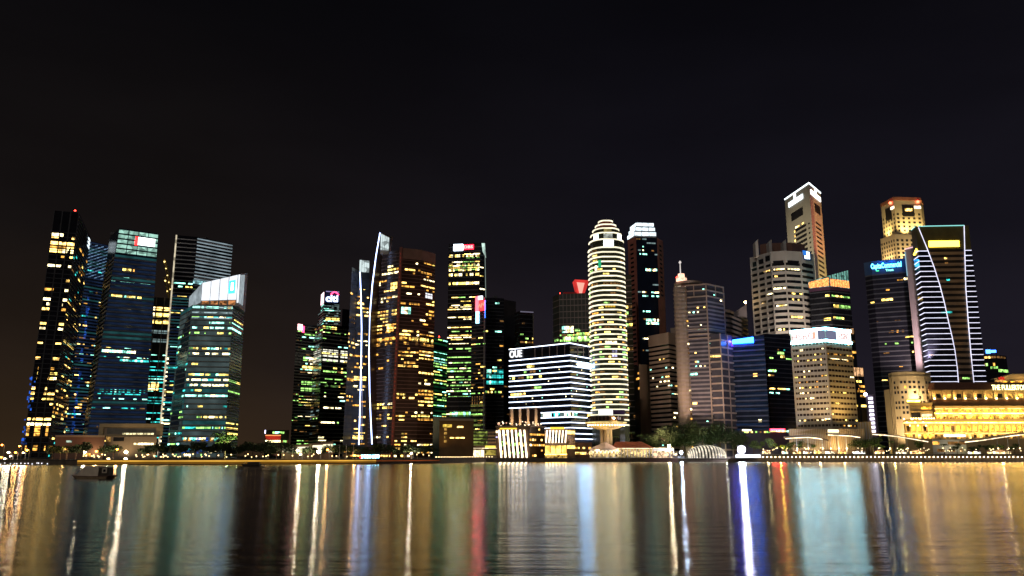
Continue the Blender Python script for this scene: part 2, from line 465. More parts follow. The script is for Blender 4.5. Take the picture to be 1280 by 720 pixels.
# water
def water_material():
    m = bpy.data.materials.new('bay water'); t = nodes_of(m); N, L = t.nodes, t.links
    o = N.new('ShaderNodeOutputMaterial'); g = N.new('ShaderNodeNewGeometry')
    def noise(sc, det, sx, sy):
        mp_ = N.new('ShaderNodeMapping'); mp_.inputs['Scale'].default_value = (sx, sy, 1)
        n_ = N.new('ShaderNodeTexNoise'); n_.inputs['Scale'].default_value = sc; n_.inputs['Detail'].default_value = det
        L.new(g.outputs['Position'], mp_.inputs[0]); L.new(mp_.outputs[0], n_.inputs['Vector']); return n_
    a = noise(1, 4, .42, 2.6); b = noise(1, 2, .07, .55); c = noise(1, 3, .006, .030)
    ad = N.new('ShaderNodeMath'); ad.operation = 'MULTIPLY_ADD'; ad.inputs[1].default_value = .45
    L.new(a.outputs[0], ad.inputs[0]); L.new(b.outputs[0], ad.inputs[2])
    bu = N.new('ShaderNodeBump'); bu.inputs['Strength'].default_value = 1; bu.inputs['Distance'].default_value = .105
    L.new(ad.outputs[0], bu.inputs['Height'])
    rg = N.new('ShaderNodeMapRange'); rg.inputs[1].default_value = .36; rg.inputs[2].default_value = .60
    rg.inputs[3].default_value = .155; rg.inputs[4].default_value = .19
    L.new(c.outputs[0], rg.inputs[0])
    gl = N.new('ShaderNodeBsdfAnisotropic'); gl.distribution = 'BECKMANN'
    gl.inputs['Color'].default_value = (1, 1, 1, 1); gl.inputs['Anisotropy'].default_value = .5
    tg = N.new('ShaderNodeCombineXYZ'); tg.inputs[0].default_value = 1; L.new(tg.outputs[0], gl.inputs['Tangent'])
    L.new(rg.outputs[0], gl.inputs['Roughness']); L.new(bu.outputs[0], gl.inputs['Normal'])
    df = N.new('ShaderNodeBsdfDiffuse'); df.inputs['Color'].default_value = (.010, .013, .012, 1)
    fr = N.new('ShaderNodeFresnel'); fr.inputs['IOR'].default_value = 1.42
    mx_ = N.new('ShaderNodeMixShader'); L.new(fr.outputs[0], mx_.inputs[0]); L.new(df.outputs[0], mx_.inputs[1]); L.new(gl.outputs[0], mx_.inputs[2])
    L.new(mx_.outputs[0], o.inputs[0]); return m
WATER = water_material()
mb = MB(); mb.quad((-1500, -80, 0), (1500, -80, 0), (1500, 620, 0), (-1500, 620, 0))
tag(mb.build('water', WATER), kind='structure')
mb = MB()
gpts = [(-4500, 360)] + [tuple(p) for p in shore] + [(4500, 590), (4500, 7000), (-4500, 7000)]
mb.v = [(x, y, 2.2) for x, y in gpts]; mb.f = [tuple(range(len(gpts)))]; mb.m = [0]
tag(mb.build('ground', earth), kind='structure')
def offset_line(pts, d):
    r = []
    for i, p in enumerate(pts):
        t = (pts[min(i + 1, len(pts) - 1)] - pts[max(i - 1, 0)]).normalized(); r.append(p + Vector((t.y, -t.x)) * d)
    return r
def ribbon(mb, a, b, z0, z1, mi=0):
    n = len(a)
    for i in range(n - 1):
        mb.quad((*a[i], z0), (*a[i + 1], z0), (*a[i + 1], z1), (*a[i], z1), mi)
        mb.quad((*a[i], z1), (*a[i + 1], z1), (*b[i + 1], z1), (*b[i], z1), mi)
        mb.quad((*b[i], z0), (*b[i], z1), (*b[i + 1], z1), (*b[i + 1], z0), mi)
def between(u0, u1):
    """shore line cut at two pixel columns"""
    def at(u):
        for (a, da), (b, db) in zip(shore_px, shore_px[1:]):
            if a <= u <= b:
                t = (u - a) / (b - a); pa, pb = Vector((Xu(a, 575, da), da)), Vector((Xu(b, 575, db), db))
                # parametrise by pixel column along the straight piece
                k = (u - 640) / FPX / (CP - (360 - 575) / FPX * SP)
                s_ = (k * pa.y - pa.x) / ((pb.x - pa.x) - k * (pb.y - pa.y)); return pa.lerp(pb, s_)
    return [at(u0)] + [Vector((Xu(u, 575, d), d)) for u, d in shore_px if u0 < u < u1] + [at(u1)]
def shore_at(u): return between(u, u + 1)[0]
# quays
def quay(name, u0, u1, top, label, mat=quay_stone, front=1.2, cap=None):
    a = between(u0, u1); f = offset_line(a, front); b = offset_line(a, -3)
    r = empty(name, (*a[0], 0)); tag(r, label, 'quay wall')
    mb = MB(); ribbon(mb, f, b, -1.5, top - .35); mb.build('wall_face', mat, r)
    mb = MB(); ribbon(mb, offset_line(a, front + .35), b, top - .35, top + .004); mb.build('coping', cap or paving, r)
    return r, a
qa, la = quay('quay_wall', -400, 98, 2.35, 'dark unlit quay wall at the western end of the waterfront')
qb, lb = quay('quay_wall', 98.2, 468, 2.5, 'long low quay wall washed in yellow light below the dark trees')
mb = MB(); ribbon(mb, offset_line(lb, 1.26), offset_line(lb, 1.21), 1.45, 2.05); mb.build('painted_wash', mat_emit('yellow wall wash', (1, .52, .07), .85, .55, 1.35, .05), qb)  # glowing ribbon paints the yellow light on the upper wall face
mb = MB(); ribbon(mb, offset_line(lb, 1.25), offset_line(lb, 1.21), .5, 1.44); mb.build('wash_glow', mat_emit('deep yellow wall wash', (1, .45, .05), .17, .6, 1.4, .05), qb)  # dimmer glow paints the wash of light lower down the wall
qc, lc = quay('quay_wall', 468.2, 606, 2.35, 'reddish dim quay wall in front of the curved brown apartment tower')
mb = MB(); ribbon(mb, offset_line(lc[:2], 1.26), offset_line(lc[:2], 1.21), 1.35, 1.8); mb.build('painted_wash', mat_emit('red brown wall wash', (1, .22, .05), .22, .4, 1.5, .06), qc)  # glowing ribbon paints a dim red wash on the wall
qd, ld = quay('quay_wall', 606.2, 944, 2.6, 'dark quay wall under the striped dome and the red roofed pavilion')
qe, le = quay('quay_wall', 944.2, 1600, 4.9, 'tall quay wall under the even row of small lamps', front=.4)
mb = MB(); ribbon(mb, offset_line(le, 2.6), offset_line(le, -3.2), 4.95, 5.45); mb.build('deck_edge', paving, qe)
mb = MB(); mb.tube([(*p, 6.5) for p in offset_line(le, 2.3)], .06, 5); mb.tube([(*p, 6.0) for p in offset_line(le, 2.3)], .05, 5)
L_ = (le[-1] - le[0]).length
for k in range(int(L_ / 3)):
    p = offset_line(le, 2.3)[0].lerp(offset_line(le, 2.3)[-1], k * 3 / L_); mb.box((p.x, p.y, 5.98), (.05, .05, .54))
mb.build('railing', metal_dark, qe)
mb = MB()
pd = offset_line(le, -3.0); pe = offset_line(le, -46)
mb.quad((*pd[0], 5.3), (*pd[-1], 5.3), (*pe[-1], 5.3), (*pe[0], 5.3))
tag(mb.build('promenade', paving), kind='structure')

for q_, l_, top_ in ((qb, lb, 2.5), (qd, ld, 2.6)):
    o_ = offset_line(l_, .9); mb = MB(); mb.tube([(*p, top_ + 1.05) for p in o_], .05, 5); mb.tube([(*p, top_ + .55) for p in o_], .04, 5)
    for a_, b_ in zip(o_, o_[1:]):
        for k in range(int((b_ - a_).length / 2.5)):
            p = a_.lerp(b_, k * 2.5 / (b_ - a_).length); mb.box((p.x, p.y, top_ + .53), (.05, .05, .52))
    mb.build('railing', metal_dark, q_)
# ================================================================== the towers
# --- western group
t = Tower('apartment_tower', 'dark apartment tower with yellow lit storeys and a red roof light, at the western edge', 'tower',
          [(68, 263), (99, 266), (113, 296)], D=640, k=1, mat=glass_black, bottom=[-3, -4.5, -4.5])
z1 = t.z1
t.windows(0, 46, 6, [Wm2, Wy, Wm1, Wm2, Ww], prow=lambda f: .66 if f > .4 else .40, pcell=.60, run=(2, 4), hf=.62, z1=z1 - 16, gap=.05, seed=11)
t.windows(0, 3, 4, [Wm2, Ww], prow=1, pcell=1.5, run=(2, 2), hf=.6, z0=z1 - 36, z1=z1 - 17, gap=.04, seed=5)
t.windows(1, 52, 12, [Wm1, Wm2, Wy, Wt, Wm2, Wd], prow=.7, pcell=.16, run=(1, 2), hf=.55, z1=z1 - 22, seed=12)
t.bands(60, .22, .5, mat_surface('pale louvres', (.30, .34, .38), .5, .4), 1, 2, name='louvres')
t.bands(48, .16, .25, clad_dark, 0, 1, z1=z1 - 14, name='floor_bands')
t.fins(0, 3, .9, .35, clad_dark)
for k, (a, b) in enumerate(((.0, .18), (.32, .62), (.78, .95))):
    t.pane(0, a + .04, b - .03, 19, 27, Wm1); t.pane(0, a + .07, b - .05, 8, 12, Wm1)
for k in range(40):
    zc = 12 + R.random() ** 1.4 * 60; t.pane(0, *(lambda a: (a, a + .06))(R.uniform(-.12, .10)), zc, zc + R.uniform(.8, 2.2), Wb)
t.beacon(0, .82); t.panel(1, .86, .99, z1 - 12, z1 - 3, sign_ice, name='crown_light')
t.plant(n=1); t.done()

t = Tower('residential_tower', 'apartment tower with a woven blue lit louvre face, beside the red and white signed tower', 'tower',
          [(111, 301), (137, 307)], D=745, mat=glass_blue, bottom=[-4, -3], depth=25)
t.bands(66, .34, .5, mat_surface('blue grey louvres', (.20, .26, .40), .45, .4), name='louvres')
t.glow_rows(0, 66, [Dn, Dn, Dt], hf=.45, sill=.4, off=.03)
t.windows(0, 60, 10, [Wm1, Wm2, Wd, Wc, Wm2, Wt], prow=.75, pcell=.17, run=(1, 2), hf=.55, z1=t.z1 - 26, seed=22)
for zc in range(20, 150, 3):
    if R.random() < .6: t.pane(0, .28 + R.uniform(-.04, .04), .36 + R.uniform(-.02, .06), zc, zc + 2.2, Wb)
mb = MB(); r_ = random.Random(3)
for f in range(10):
    for b in range(7):
        q0, q1 = t.pt(0, (b + .1) / 7, t.z1 - 4 - f * 3.2 - (b % 2) * 1.6, .62), t.pt(0, (b + .95) / 7, t.z1 - 2.9 - f * 3.2 - (b % 2) * 1.6, .62)
        mb.add([q0, q1, q1 + Vector((0, 0, .8)), q0 + Vector((0, 0, .8))], [(0, 1, 2, 3)])
mb.build('woven_light_screen', win('steel blue screen light', (.35, .62, 1), .32, .2, 1.6, .3), t.root)
t.done()

t = Tower('bank_tower', 'navy office tower with a lit pale green crown and a red and white sign', 'tower',
          [(137, 297), (149, 285), (198, 292)], D=655, k=1, mat=glass_blue, bottom=[-6, -10, 4], depth=30)
z1 = t.z1
t.bands(44, .36, .55, mat_surface('blue grey spandrel', (.17, .20, .28), .4, .5), z1=z1 - 22, name='spandrel_bands')
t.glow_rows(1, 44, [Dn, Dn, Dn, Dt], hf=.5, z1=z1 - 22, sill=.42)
t.windows(1, 44, 30, [Wc, Wt, Wy, Ww, Wc, Wd], prow=.42, pcell=.26, run=(1, 4), hf=.34, z1=z1 - 24, sill=.46, gap=.12, seed=33)
def row(t, i, z, h, a, b, n, pal, p=.85, seed=1):
    r = random.Random(seed)
    for k in range(n):
        if r.random() < p: t.pane(i, a + (b - a) * (k + .08) / n, a + (b - a) * (k + .92) / n, z, z + h, r.choice(pal))
row(t, 1, z1 - 35, 2.4, .22, .5, 7, [Wy, Wy, Wm1]); row(t, 1, z1 - 57, 2.4, .05, .72, 14, [Wy, Wm2, Wc], .8)
row(t, 1, z1 - 103, 2.6, .03, .7, 14, [Wc, Ww, Wc], .95); row(t, 1, z1 - 109, 2.6, .4, .98, 10, [Wt, Wc], .9)
row(t, 1, z1 - 134, 2.2, .1, .95, 22, [Wt, Wt, Wc], .7)
for f in range(5):
    for b in range(4):
        o = t.panel(1, (b + .04) / 4, (b + .96) / 4, z1 - 4 - f * 4.1, z1 - 1.2 - f * 4.1, mat_emit('pale green crown light', (.52, .95, .78), .62, .35, 1.5, .35), out=.3, name='crown_light')
t.panel(1, .43, .50, z1 - 12.5, z1 - 5.4, sign_red, 1.4, 'sign_emblem'); t.panel(1, .50, .92, z1 - 12, z1 - 5.6, mat_emit('white green sign light', (.85, 1, .92), 4.5), 1.4, 'sign_panel')
t.plant(n=2, h=3); t.done()

t = Tower('unfinished_tower', 'unfinished tower with bare lit floors near its top and a crane on its roof', 'tower',
          [(186, 371), (216, 373)], D=735, mat=clad_dark, depth=25, bottom=[-3, -2])
t.windows(0, 36, 5, [Wt, Wt, Wc, Wt], prow=.55, pcell=.7, run=(2, 3), hf=.5, z1=t.z1 - 46, seed=44)
row(t, 0, t.z1 - 12, 3.2, .05, .95, 3, [Ww, Wm2], 1); row(t, 0, t.z1 - 18, 4.2, .05, .95, 3, [Ww, Wy], 1, 2); row(t, 0, t.z1 - 24, 3.4, .05, .95, 3, [Wm2, Wy], 1, 3)
row(t, 0, t.z1 - 33, 3, .1, .95, 4, [Dp], 1); row(t, 0, t.z1 - 41, 3, .1, .95, 4, [Dp], 1, 5); row(t, 0, t.z1 - 84, 7, .1, .8, 2, [Wy, Wm2], 1)
t.bands(40, .2, .4, clad_dark, name='floor_slabs'); t.fins(0, 3, .8, .6, conc_grey, name='columns'); t.done()

t = Tower('office_tower', 'tall black tower striped with thin white lines, behind the white slanted crown', 'tower',
          [(222, 294), (246, 296), (291, 305)], D=730, mat=glass_black, depth=30, bottom=[-1, -1, -1])
z1 = t.z1
mb = MB()
stripe = mat_surface('white louvre stripes', (.62, .66, .70), .5, .4)
t.bands(52, .22, .5, stripe, name='louvres')
m_ = mat_emit('cool crown louvre light', (.70, .90, 1), .34, .4, 1.5, .08)
for f in range(13): t.panel(1, .02, .99, z1 - 2.2 - f * 3.15, z1 - 1.2 - f * 3.15, m_, .6, 'crown_light')
t.panel(1, 0, .96, z1 - 44, z1 - 40.6, win('teal crown foot light', (.45, .9, .95), .75), .5, 'crown_light')
t.glow_rows(0, 52, [Dn, Dt], hf=.45, sill=.4, z1=z1 - 55)
t.windows(0, 52, 8, [Wc, Ww, Wy, Wt, Wc], prow=.34, pcell=.5, run=(2, 6), hf=.45, z1=z1 - 40, sill=.36, seed=55)
t.windows(1, 52, 10, [Wg, Wc, Ww], prow=.25, pcell=.4, run=(2, 5), hf=.45, z1=z1 - 48, sill=.36, seed=56)
mb = MB()
p = t.path(0)[0]
n0 = t.nrm(0)
mb.box((p.x + n0.x * .8, p.y + n0.y * .8, (z1 + GROUND) / 2), (.55, .35, (z1 - GROUND) / 2)); mb.build('edge_light', mat_emit('cream edge light', (1, .86, .60), .55, .5, 1.5, .3), t.root)
for zc in range(12, 90, 4): t.pane(0, .02, .10, zc, zc + 1.6, Ww)
t.plant(n=1, h=3); t.done()

def zplan(pts): return [Vector((Xu(u, v, d), d)) for u, v, d in pts]
ft = zplan([(223.5, 420, 632), (238, 420, 602), (288.5, 420, 606), (303, 420, 640)])
t = Tower('glass_tower', 'teal glass tower under a white slanted crown with a blue square logo', 'tower', xy=ft, ztop=Zv(381, 602), mat=glass_teal, depth=25, bottom=[-2, -1, 1, 1.5])
z1 = t.z1
t.bands(29, .16, .25, mat_surface('pale blue floor edge', (.26, .30, .33), .4, .5), 0, 2, name='floor_bands'); t.bands(48, .3, .4, mat_surface('pale side louvres', (.42, .48, .52), .5, .4), 2, 3, name='side_louvres')
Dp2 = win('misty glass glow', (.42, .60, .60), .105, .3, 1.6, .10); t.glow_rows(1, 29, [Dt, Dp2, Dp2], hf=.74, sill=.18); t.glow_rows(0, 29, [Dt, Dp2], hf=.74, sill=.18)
t.windows(1, 29, 32, [Wc, Wg, Wy, Ww, Wc, Wt], prow=.62, pcell=.34, run=(1, 5), hf=.42, sill=.42, gap=.1, seed=66)
t.windows(0, 29, 10, [Wc, Wg, Wt], prow=.5, pcell=.3, run=(1, 4), hf=.42, sill=.42, seed=67)
t.windows(2, 29, 6, [Wc, Wg, Wy], prow=.32, pcell=.8, run=(3, 6), hf=.42, sill=.42, seed=68)
for b in range(9):
    t.pane(1, .04 + b * .1, .12 + b * .1, 6 + (b % 3), 9 + (b % 3), R.choice([Wb, Wb, Ww, Wm2])); 
    t.pane(1, .06 + b * .1, .12 + b * .1, 14, 17, R.choice([Wb, Wm1, Wy, Wt]))
for f in range(3): t.panel(1, 0, 1, z1 - 2.0 - f * 4, z1 - 1.2 - f * 4, win('cool rim light', (.7, .95, 1), .5), .4, 'rim_light'); 
# the slanted crown: tall white lantern panels on a set-back plan
cw = zplan([(236, 383, 626), (251, 378, 604), (298, 381, 608), (307, 381, 634)])
zt = [Zv(371, 626), Zv(353.5, 604), Zv(342.5, 608), Zv(341, 634)]
crown = t.volume(cw, z1, zt, metal_pale, 'crown_core', 14)
def cpt(i, s, off, top, lo=z1 + .3):
    a, b = cw[i], cw[i + 1]; d = b - a; n = Vector((d.y, -d.x)).normalized(); n = -n if n.dot(a) > 0 else n
    p = a.lerp(b, s) + n * off; z = zt[i] + (zt[i + 1] - zt[i]) * s
    return Vector((p.x, p.y, lo + (z - lo) * top))
pan = mat_emit('white crown panel', (.88, .93, 1), 1.25, .8, 1.2, .12)
def crown_panel(i, a, b, lo, hi, mat, name, off=.35):
    mb = MB(); mb.add([cpt(i, a, off, lo), cpt(i, b, off, lo), cpt(i, b, off, hi), cpt(i, a, off, hi), cpt(i, a, .02, lo), cpt(i, b, .02, lo), cpt(i, b, .02, hi), cpt(i, a, .02, hi)],
                      [(0, 1, 2, 3), (3, 2, 6, 7), (0, 3, 7, 4), (1, 5, 6, 2), (0, 4, 5, 1)]); return mb.build(name, mat, t.root)
for k in range(4): crown_panel(1, k * .235 + .01, k * .235 + .225, .0 if k > 3 else .20, .985, pan, 'crown_panel')
crown_panel(1, .95, .995, .1, .985, pan, 'crown_panel')
for k in range(5): crown_panel(0, k / 5 + .02, k / 5 + .18, .12, .96, mat_emit('dim crown panel', (.75, .88, .95), .45, .5, 1.4, .2), 'crown_panel')
crown_panel(2, .03, .55, .10, .96, mat_emit('dim crown panel', (.75, .88, .95), .45), 'crown_panel')
for k in range(4): crown_panel(1, k * .235 + .03, k * .235 + .21, .035, .165, win('amber crown window', (1, .40, .14), .55), 'crown_window', .3)
crown_panel(1, .72, .885, .40, .84, mat_emit('blue logo light', (.02, .33, 1), 7), 'logo_panel', .6)
crown_panel(1, .775, .835, .50, .76, mat_emit('white logo figure', (.9, 1, 1), 6), 'logo_figure', .75); 
t.done()

# --- Marina bay middle west
t = Tower('slim_tower', 'slim dark tower with a small red and white roof sign, beside the stepped bank tower', 'tower', [(371, 404), (378, 405), (396, 407)], D=760, k=1, mat=glass_black, depth=22)
t.bands(44, .3, .35, mat_surface('dim white louvres', (.24, .24, .24), .5, .4), name='floor_bands')
t.windows(1, 42, 6, [Wg, Wc, Ww, Wy, Wd], prow=.6, pcell=.38, run=(1, 3), hf=.5, z1=t.z1 - 8, seed=71)
t.windows(0, 42, 4, [Wd, Wg, Wd], prow=.5, pcell=.3, run=(1, 2), hf=.5, seed=72)
row(t, 1, t.z1 - 34, 4, .15, .9, 2, [Wg, Ww], 1); row(t, 1, t.z1 - 42, 4, .1, .9, 2, [Wy], 1); row(t, 1, t.z1 - 56, 3, .1, .9, 2, [Wg], 1); row(t, 1, t.z1 - 62, 3, .1, .9, 3, [Wg], 1)
t.panel(0, .2, .95, t.z1 - 6, t.z1 - .6, mat_emit('white red sign light', (1, .5, .5), 5), .8, 'sign_panel'); t.panel(1, .0, .14, t.z1 - 8, t.z1 - 2, sign_pink, .6, 'sign_emblem')
t.done()

t = Tower('stepped_bank_tower', 'stepped dark bank tower with a lit sign in lower case letters and a red arc', 'tower', [(393, 410), (404, 405), (438, 409)], D=745, k=1, mat=glass_black, depth=26)
# upper steps
def step(t, pts, D, vtop, mat, name, zb, depth=18):
    ch = [Vector((Xu(u, vtop, d), d)) for u, d in pts]; z = Zv(vtop, D); t.volume(ch, zb, z, mat, name, depth); return ch, z
zb = t.z1
c1, zA = step(t, [(398, 775), (405, 748), (426, 752)], 748, 386, glass_black, 'upper_storeys', zb)
c1b, zS = step(t, [(428, 752), (438, 757)], 752, 386, glass_black, 'shoulder', zb)
c2, zB = step(t, [(402, 766), (405.5, 749), (425, 753)], 749, 363.5, glass_black, 'upper_storeys', zA)
tw = Tower.__new__(Tower); tw.__dict__.update(t.__dict__); tw.xy = c1; tw.bt = [0] * 3; tw.z0, tw.z1 = zb, zA
tw2 = Tower.__new__(Tower); tw2.__dict__.update(t.__dict__); tw2.xy = c2; tw2.bt = [0] * 3; tw2.z0, tw2.z1 = zA, zB
lv = mat_surface('white balcony fronts', (.5, .5, .52), .5, .4)
for q, n in ((t, 34), (tw, 6)): q.bands(n, .26, .35, lv if q is not t else mat_surface('dim white louvres', (.24, .24, .24)), name='floor_bands')
for i, p in ((0, .8), (1, .55)):
    tw.windows(i, 6, 8, [Dp, Dp, Wc], prow=.9, pcell=p, run=(1, 3), hf=.4, seed=80 + i); tw2.windows(i, 4, 6, [Dp, Wc, Dp], prow=1, pcell=p, run=(1, 2), hf=.4, z1=zB - 12, seed=83 + i)
t.windows(1, 36, 14, [Wc, Wg, Ww, Wy, Wd, Wg], prow=.6, pcell=.3, run=(1, 4), hf=.5, z1=zb - 2, seed=84)
t.windows(0, 36, 6, [Dp, Wd, Wg, Dp], prow=.7, pcell=.35, run=(1, 2), hf=.45, seed=85)
for k, dz in enumerate((-25.5, -29.5, -33.5)):
    row(t, 1, zb + dz, 2.6, .02, .6, 3, [win('bright full floor', (1, .97, .78), 1.4, .6, 1.2)], 1); row(t, 1, zb + dz, 2.6, .66, .99, 2, [win('bright full floor', (1, .97, .78), 1.4)], 1)
    row(t, 0, zb + dz, 2.6, .02, .98, 2, [win('dim full floor', (1, .95, .75), .7)], 1)
row(t, 1, zb + 1 - 5, 2.4, .0, .5, 5, [Wy, Wg], 1)
row(tw, 1, zb + 4, 2.4, .1, .95, 5, [Wy, Wy, Wg], 1)
tw2.panel(1, .06, .98, zB - 11, zB - 1, mat_surface('dark blue sign board', (.03, .05, .2)), .5, 'sign_board_or_wall_glow')
tw2.text(1, .5, zB - 7, 11, 6.2, 'citi', mat_emit('ice blue letters', (.75, .88, 1), 4.5), .8)
mb = MB(); mb.tube([tw2.pt(1, .42 + .5 * k / 8, zB - 3.4 + 2.6 * math.sin(math.pi * k / 8), .9) for k in range(9)], .55, 6); mb.build('sign_arc', sign_pink, t.root)
tw2.panel(0, .1, .9, zB - 11, zB - 1, mat_emit('pink white side sign', (1, .62, .72), 3), .5, 'sign_panel')
tw2.panel(1, .1, .95, zB - .9, zB - .1, mat_emit('violet rim', (.6, .5, 1), .5), .4, 'rim_light')
t.beacon(1, .4); t.done()

# --- the twin curved towers with white light lines
def light_line(t, pts, D, mat, r=.45, name='light_line'):
    mb = MB(); mb.tube([PT(u, v, D) for u, v in pts], r, 6); return mb.build(name, mat, t.root)
t = Tower('slender_apartment_tower', 'slender grey apartment tower with one white light line and a small lit crest', 'tower', [(440, 334), (448, 338), (462, 340)], D=705, k=1, mat=mat_surface('grey tinted glass', (.07, .075, .07), .3, .5), depth=24, bottom=[-2, -1, 1])
t.windows(1, 46, 6, HOME, prow=.6, pcell=.32, run=(1, 2), hf=.5, z1=t.z1 - 12, seed=91)
t.windows(0, 46, 6, [Wd, Wm1, Wd, Wm2], prow=.5, pcell=.2, run=(1, 1), hf=.5, seed=92)
t.bands(46, .2, .3, clad_dark)
row(t, 1, t.z1 - 96, 3.4, .0, 1, 3, [Wm2, Wy], 1); row(t, 0, t.z1 - 98, 3, .1, 1, 2, [Wm1], 1); row(t, 1, t.z1 - 30, 2.6, .05, .6, 3, [Wm2], 1); row(t, 1, 18, 3, .1, .9, 3, [Wm2, Wy], 1)
ch = zplan([(449, 340, 702), (461.5, 340, 706)]); zc0, zc1 = Zv(340, 702), Zv(324.5, 702)
t.volume(ch, t.z1 - .5, zc1, metal_pale, 'crest', 5)
for k in range(4):
    a, b = ch[0].lerp(ch[1], k / 4 + .02), ch[0].lerp(ch[1], k / 4 + .23); mb = MB(); mb.prism([tuple(a), tuple(b), (b.x, b.y - .4), (a.x, a.y - .4)], zc0 + .3, zc1 - .4)
    mb.build('crest_panel', mat_emit('white crest panel', (.80, .95, .95), .62, .4, 1.5, .25), t.root)
light_line(t, [(450, 340), (451.2, 370), (452, 410), (451.5, 450), (450.5, 490), (449.4, 530), (448.5, 556)], 698, led_blue, .44)
light_line(t, [(453, 470), (452.6, 510), (452, 553)], 698, mat_emit('dim lilac line', (.6, .6, 1), .4), .3)
t.done()

sp = zplan([(464, 420, 702), (497, 420, 684), (500.5, 420, 683), (524, 420, 690), (542, 420, 704)])
t = Tower('curved_apartment_tower', 'broad brown apartment tower with a sail curve of white light and scattered warm windows', 'tower', xy=sp, ztop=Zv(312, 684), mat=glass_brown, depth=24, bottom=[0, -3, -3, 0, 1])
z1 = t.z1
t.bands(56, .18, .28, mat_surface('brown floor edges', (.16, .10, .08), .6, .3), name='floor_bands')
t.windows(0, 56, 9, HOME, prow=.72, pcell=.30, run=(1, 2), hf=.60, z1=z1 - 6, gap=.14, seed=101, mask=lambda a, f: a > .1)
t.windows(2, 56, 7, HOME, prow=.66, pcell=.33, run=(1, 2), hf=.60, z1=z1 - 10, gap=.14, seed=102)
t.windows(3, 56, 5, HOME, prow=.78, pcell=.52, run=(1, 2), hf=.60, z1=z1 - 8, gap=.14, seed=103)
row(t, 0, z1 - 29, 3, .06, .3, 3, [Ww], 1); 
for i in (0, 2, 3): row(t, i, z1 - 78, 3.0, .03, .95, 6 if i else 9, [Wm2, Wy, Wm1], .9, 3 + i); row(t, i, z1 - 81.5, 2.2, .1, .95, 6 if i else 9, [Wm1, Wd], .5, 8 + i)
row(t, 0, z1 - 70, 6.5, .62, .9, 3, [Wm2, Wm1], .9); row(t, 0, z1 - 34, 6.5, .7, .96, 3, [Wm2], .9); row(t, 3, z1 - 40, 4.6, .35, .85, 3, [mat_emit('white plant room', (.95, .95, 1), 1.2)], .9)
row(t, 2, z1 - 56, 6.6, .05, .55, 3, [Wc, Ww], 1, 4)
mb = MB(); t.strip(mb, 2, 4, z1 - 8, z1 + 1.2, .5); mb.build('roof_screen', mat_surface('brown roof screen', (.20, .13, .10), .6, .3), t.root)
mb = MB(); t.strip(mb, 1, 2, GROUND, z1 + 2, .9); mb.build('corner_rib', mat_surface('red brown rib', (.20, .075, .055), .6, .3), t.root)
mb = MB()
for k in range(56): p_ = t.pt(1, .5, z1 - 4 - k * 3.4, 1.0); mb.box((p_.x, p_.y, p_.z), (.25, .12, .5))
mb.build('rib_lights', mat_emit('dull red marker', (1, .12, .06), .35), t.root)
# the sail fin at the west edge, carrying the light line
fin = [(475, 291), (470, 320), (465.5, 355), (462.2, 395), (461.2, 440), (462.0, 490), (463.5, 525), (465, 556)]
mb = MB()
F0 = [PT(u, v, 690) for u, v in fin]; x1 = t.path(0)[0].x + 3
for k in range(len(F0) - 1):
    a, b = F0[k], F0[k + 1]
    mb.add([a, b, (b.x + 9, 703, b.z), (a.x + 9, 703, a.z), a + Vector((0, 3, 0)), b + Vector((0, 3, 0)), (b.x + 9, 706, b.z), (a.x + 9, 706, a.z)], [(0, 1, 2, 3), (4, 7, 6, 5), (0, 4, 5, 1), (0, 3, 7, 4), (1, 5, 6, 2)])
mb.build('sail_fin', glass_brown, t.root)
light_line(t, fin, 688.5, led_blue, .44)
zc0, zc1 = Zv(311, 690), Zv(294, 690)
xa, xb = Xu(475.5, 311, 690), Xu(486, 311, 690)
mb = MB(); mb.prism([(xa, 689.6), (xb, 692), (xb, 697), (xa, 697)], z1 - 2, [Zv(291.5, 690), Zv(296, 690), Zv(296, 690), Zv(291.5, 690)]); mb.build('crest', metal_pale, t.root)
for k in range(4):
    s0, s1 = k / 4 + .02, k / 4 + .22; mb = MB(); za, zb_ = (Zv(291.5 + 4.5 * s, 690) - .6 for s in (s0, s1))
    a, b = Vector((xa, 689.6)).lerp(Vector((xb, 692)), s0), Vector((xa, 689.6)).lerp(Vector((xb, 692)), s1)
    mb.prism([(a.x, a.y - .05), (b.x, b.y - .05), (b.x, b.y - .45), (a.x, a.y - .45)], zc0 - 1, [za, zb_, zb_, za]); mb.build('crest_panel', mat_emit('white crest panel', (.80, .95, .95), .62), t.root)
t.done()

lamp('street_fill', 'SPOT', (Xu(515, 550, 600), 610, 12), 75000, (1, .58, .34), t.root, target=(Xu(520, 480, 690), 690, 90), spot=110, blend=1)  # unseen spot added to warm the curved tower like street light
# --- office blocks between the apartment tower and the striped round tower
t = Tower('green_office_block', 'low green lit office block beside the broad brown apartment tower', 'tower', [(541, 421), (566, 427)], D=760, mat=glass_green, depth=26)
t.glow_rows(0, 30, [Dg], hf=.5, p=.8)
t.windows(0, 30, 8, [Wg, Wg, Wc, Wy], prow=.7, pcell=.42, run=(1, 3), hf=.5, z0=36, seed=111); t.beacon(0, .35); t.bands(30, .2, .3, clad_dark); t.done()

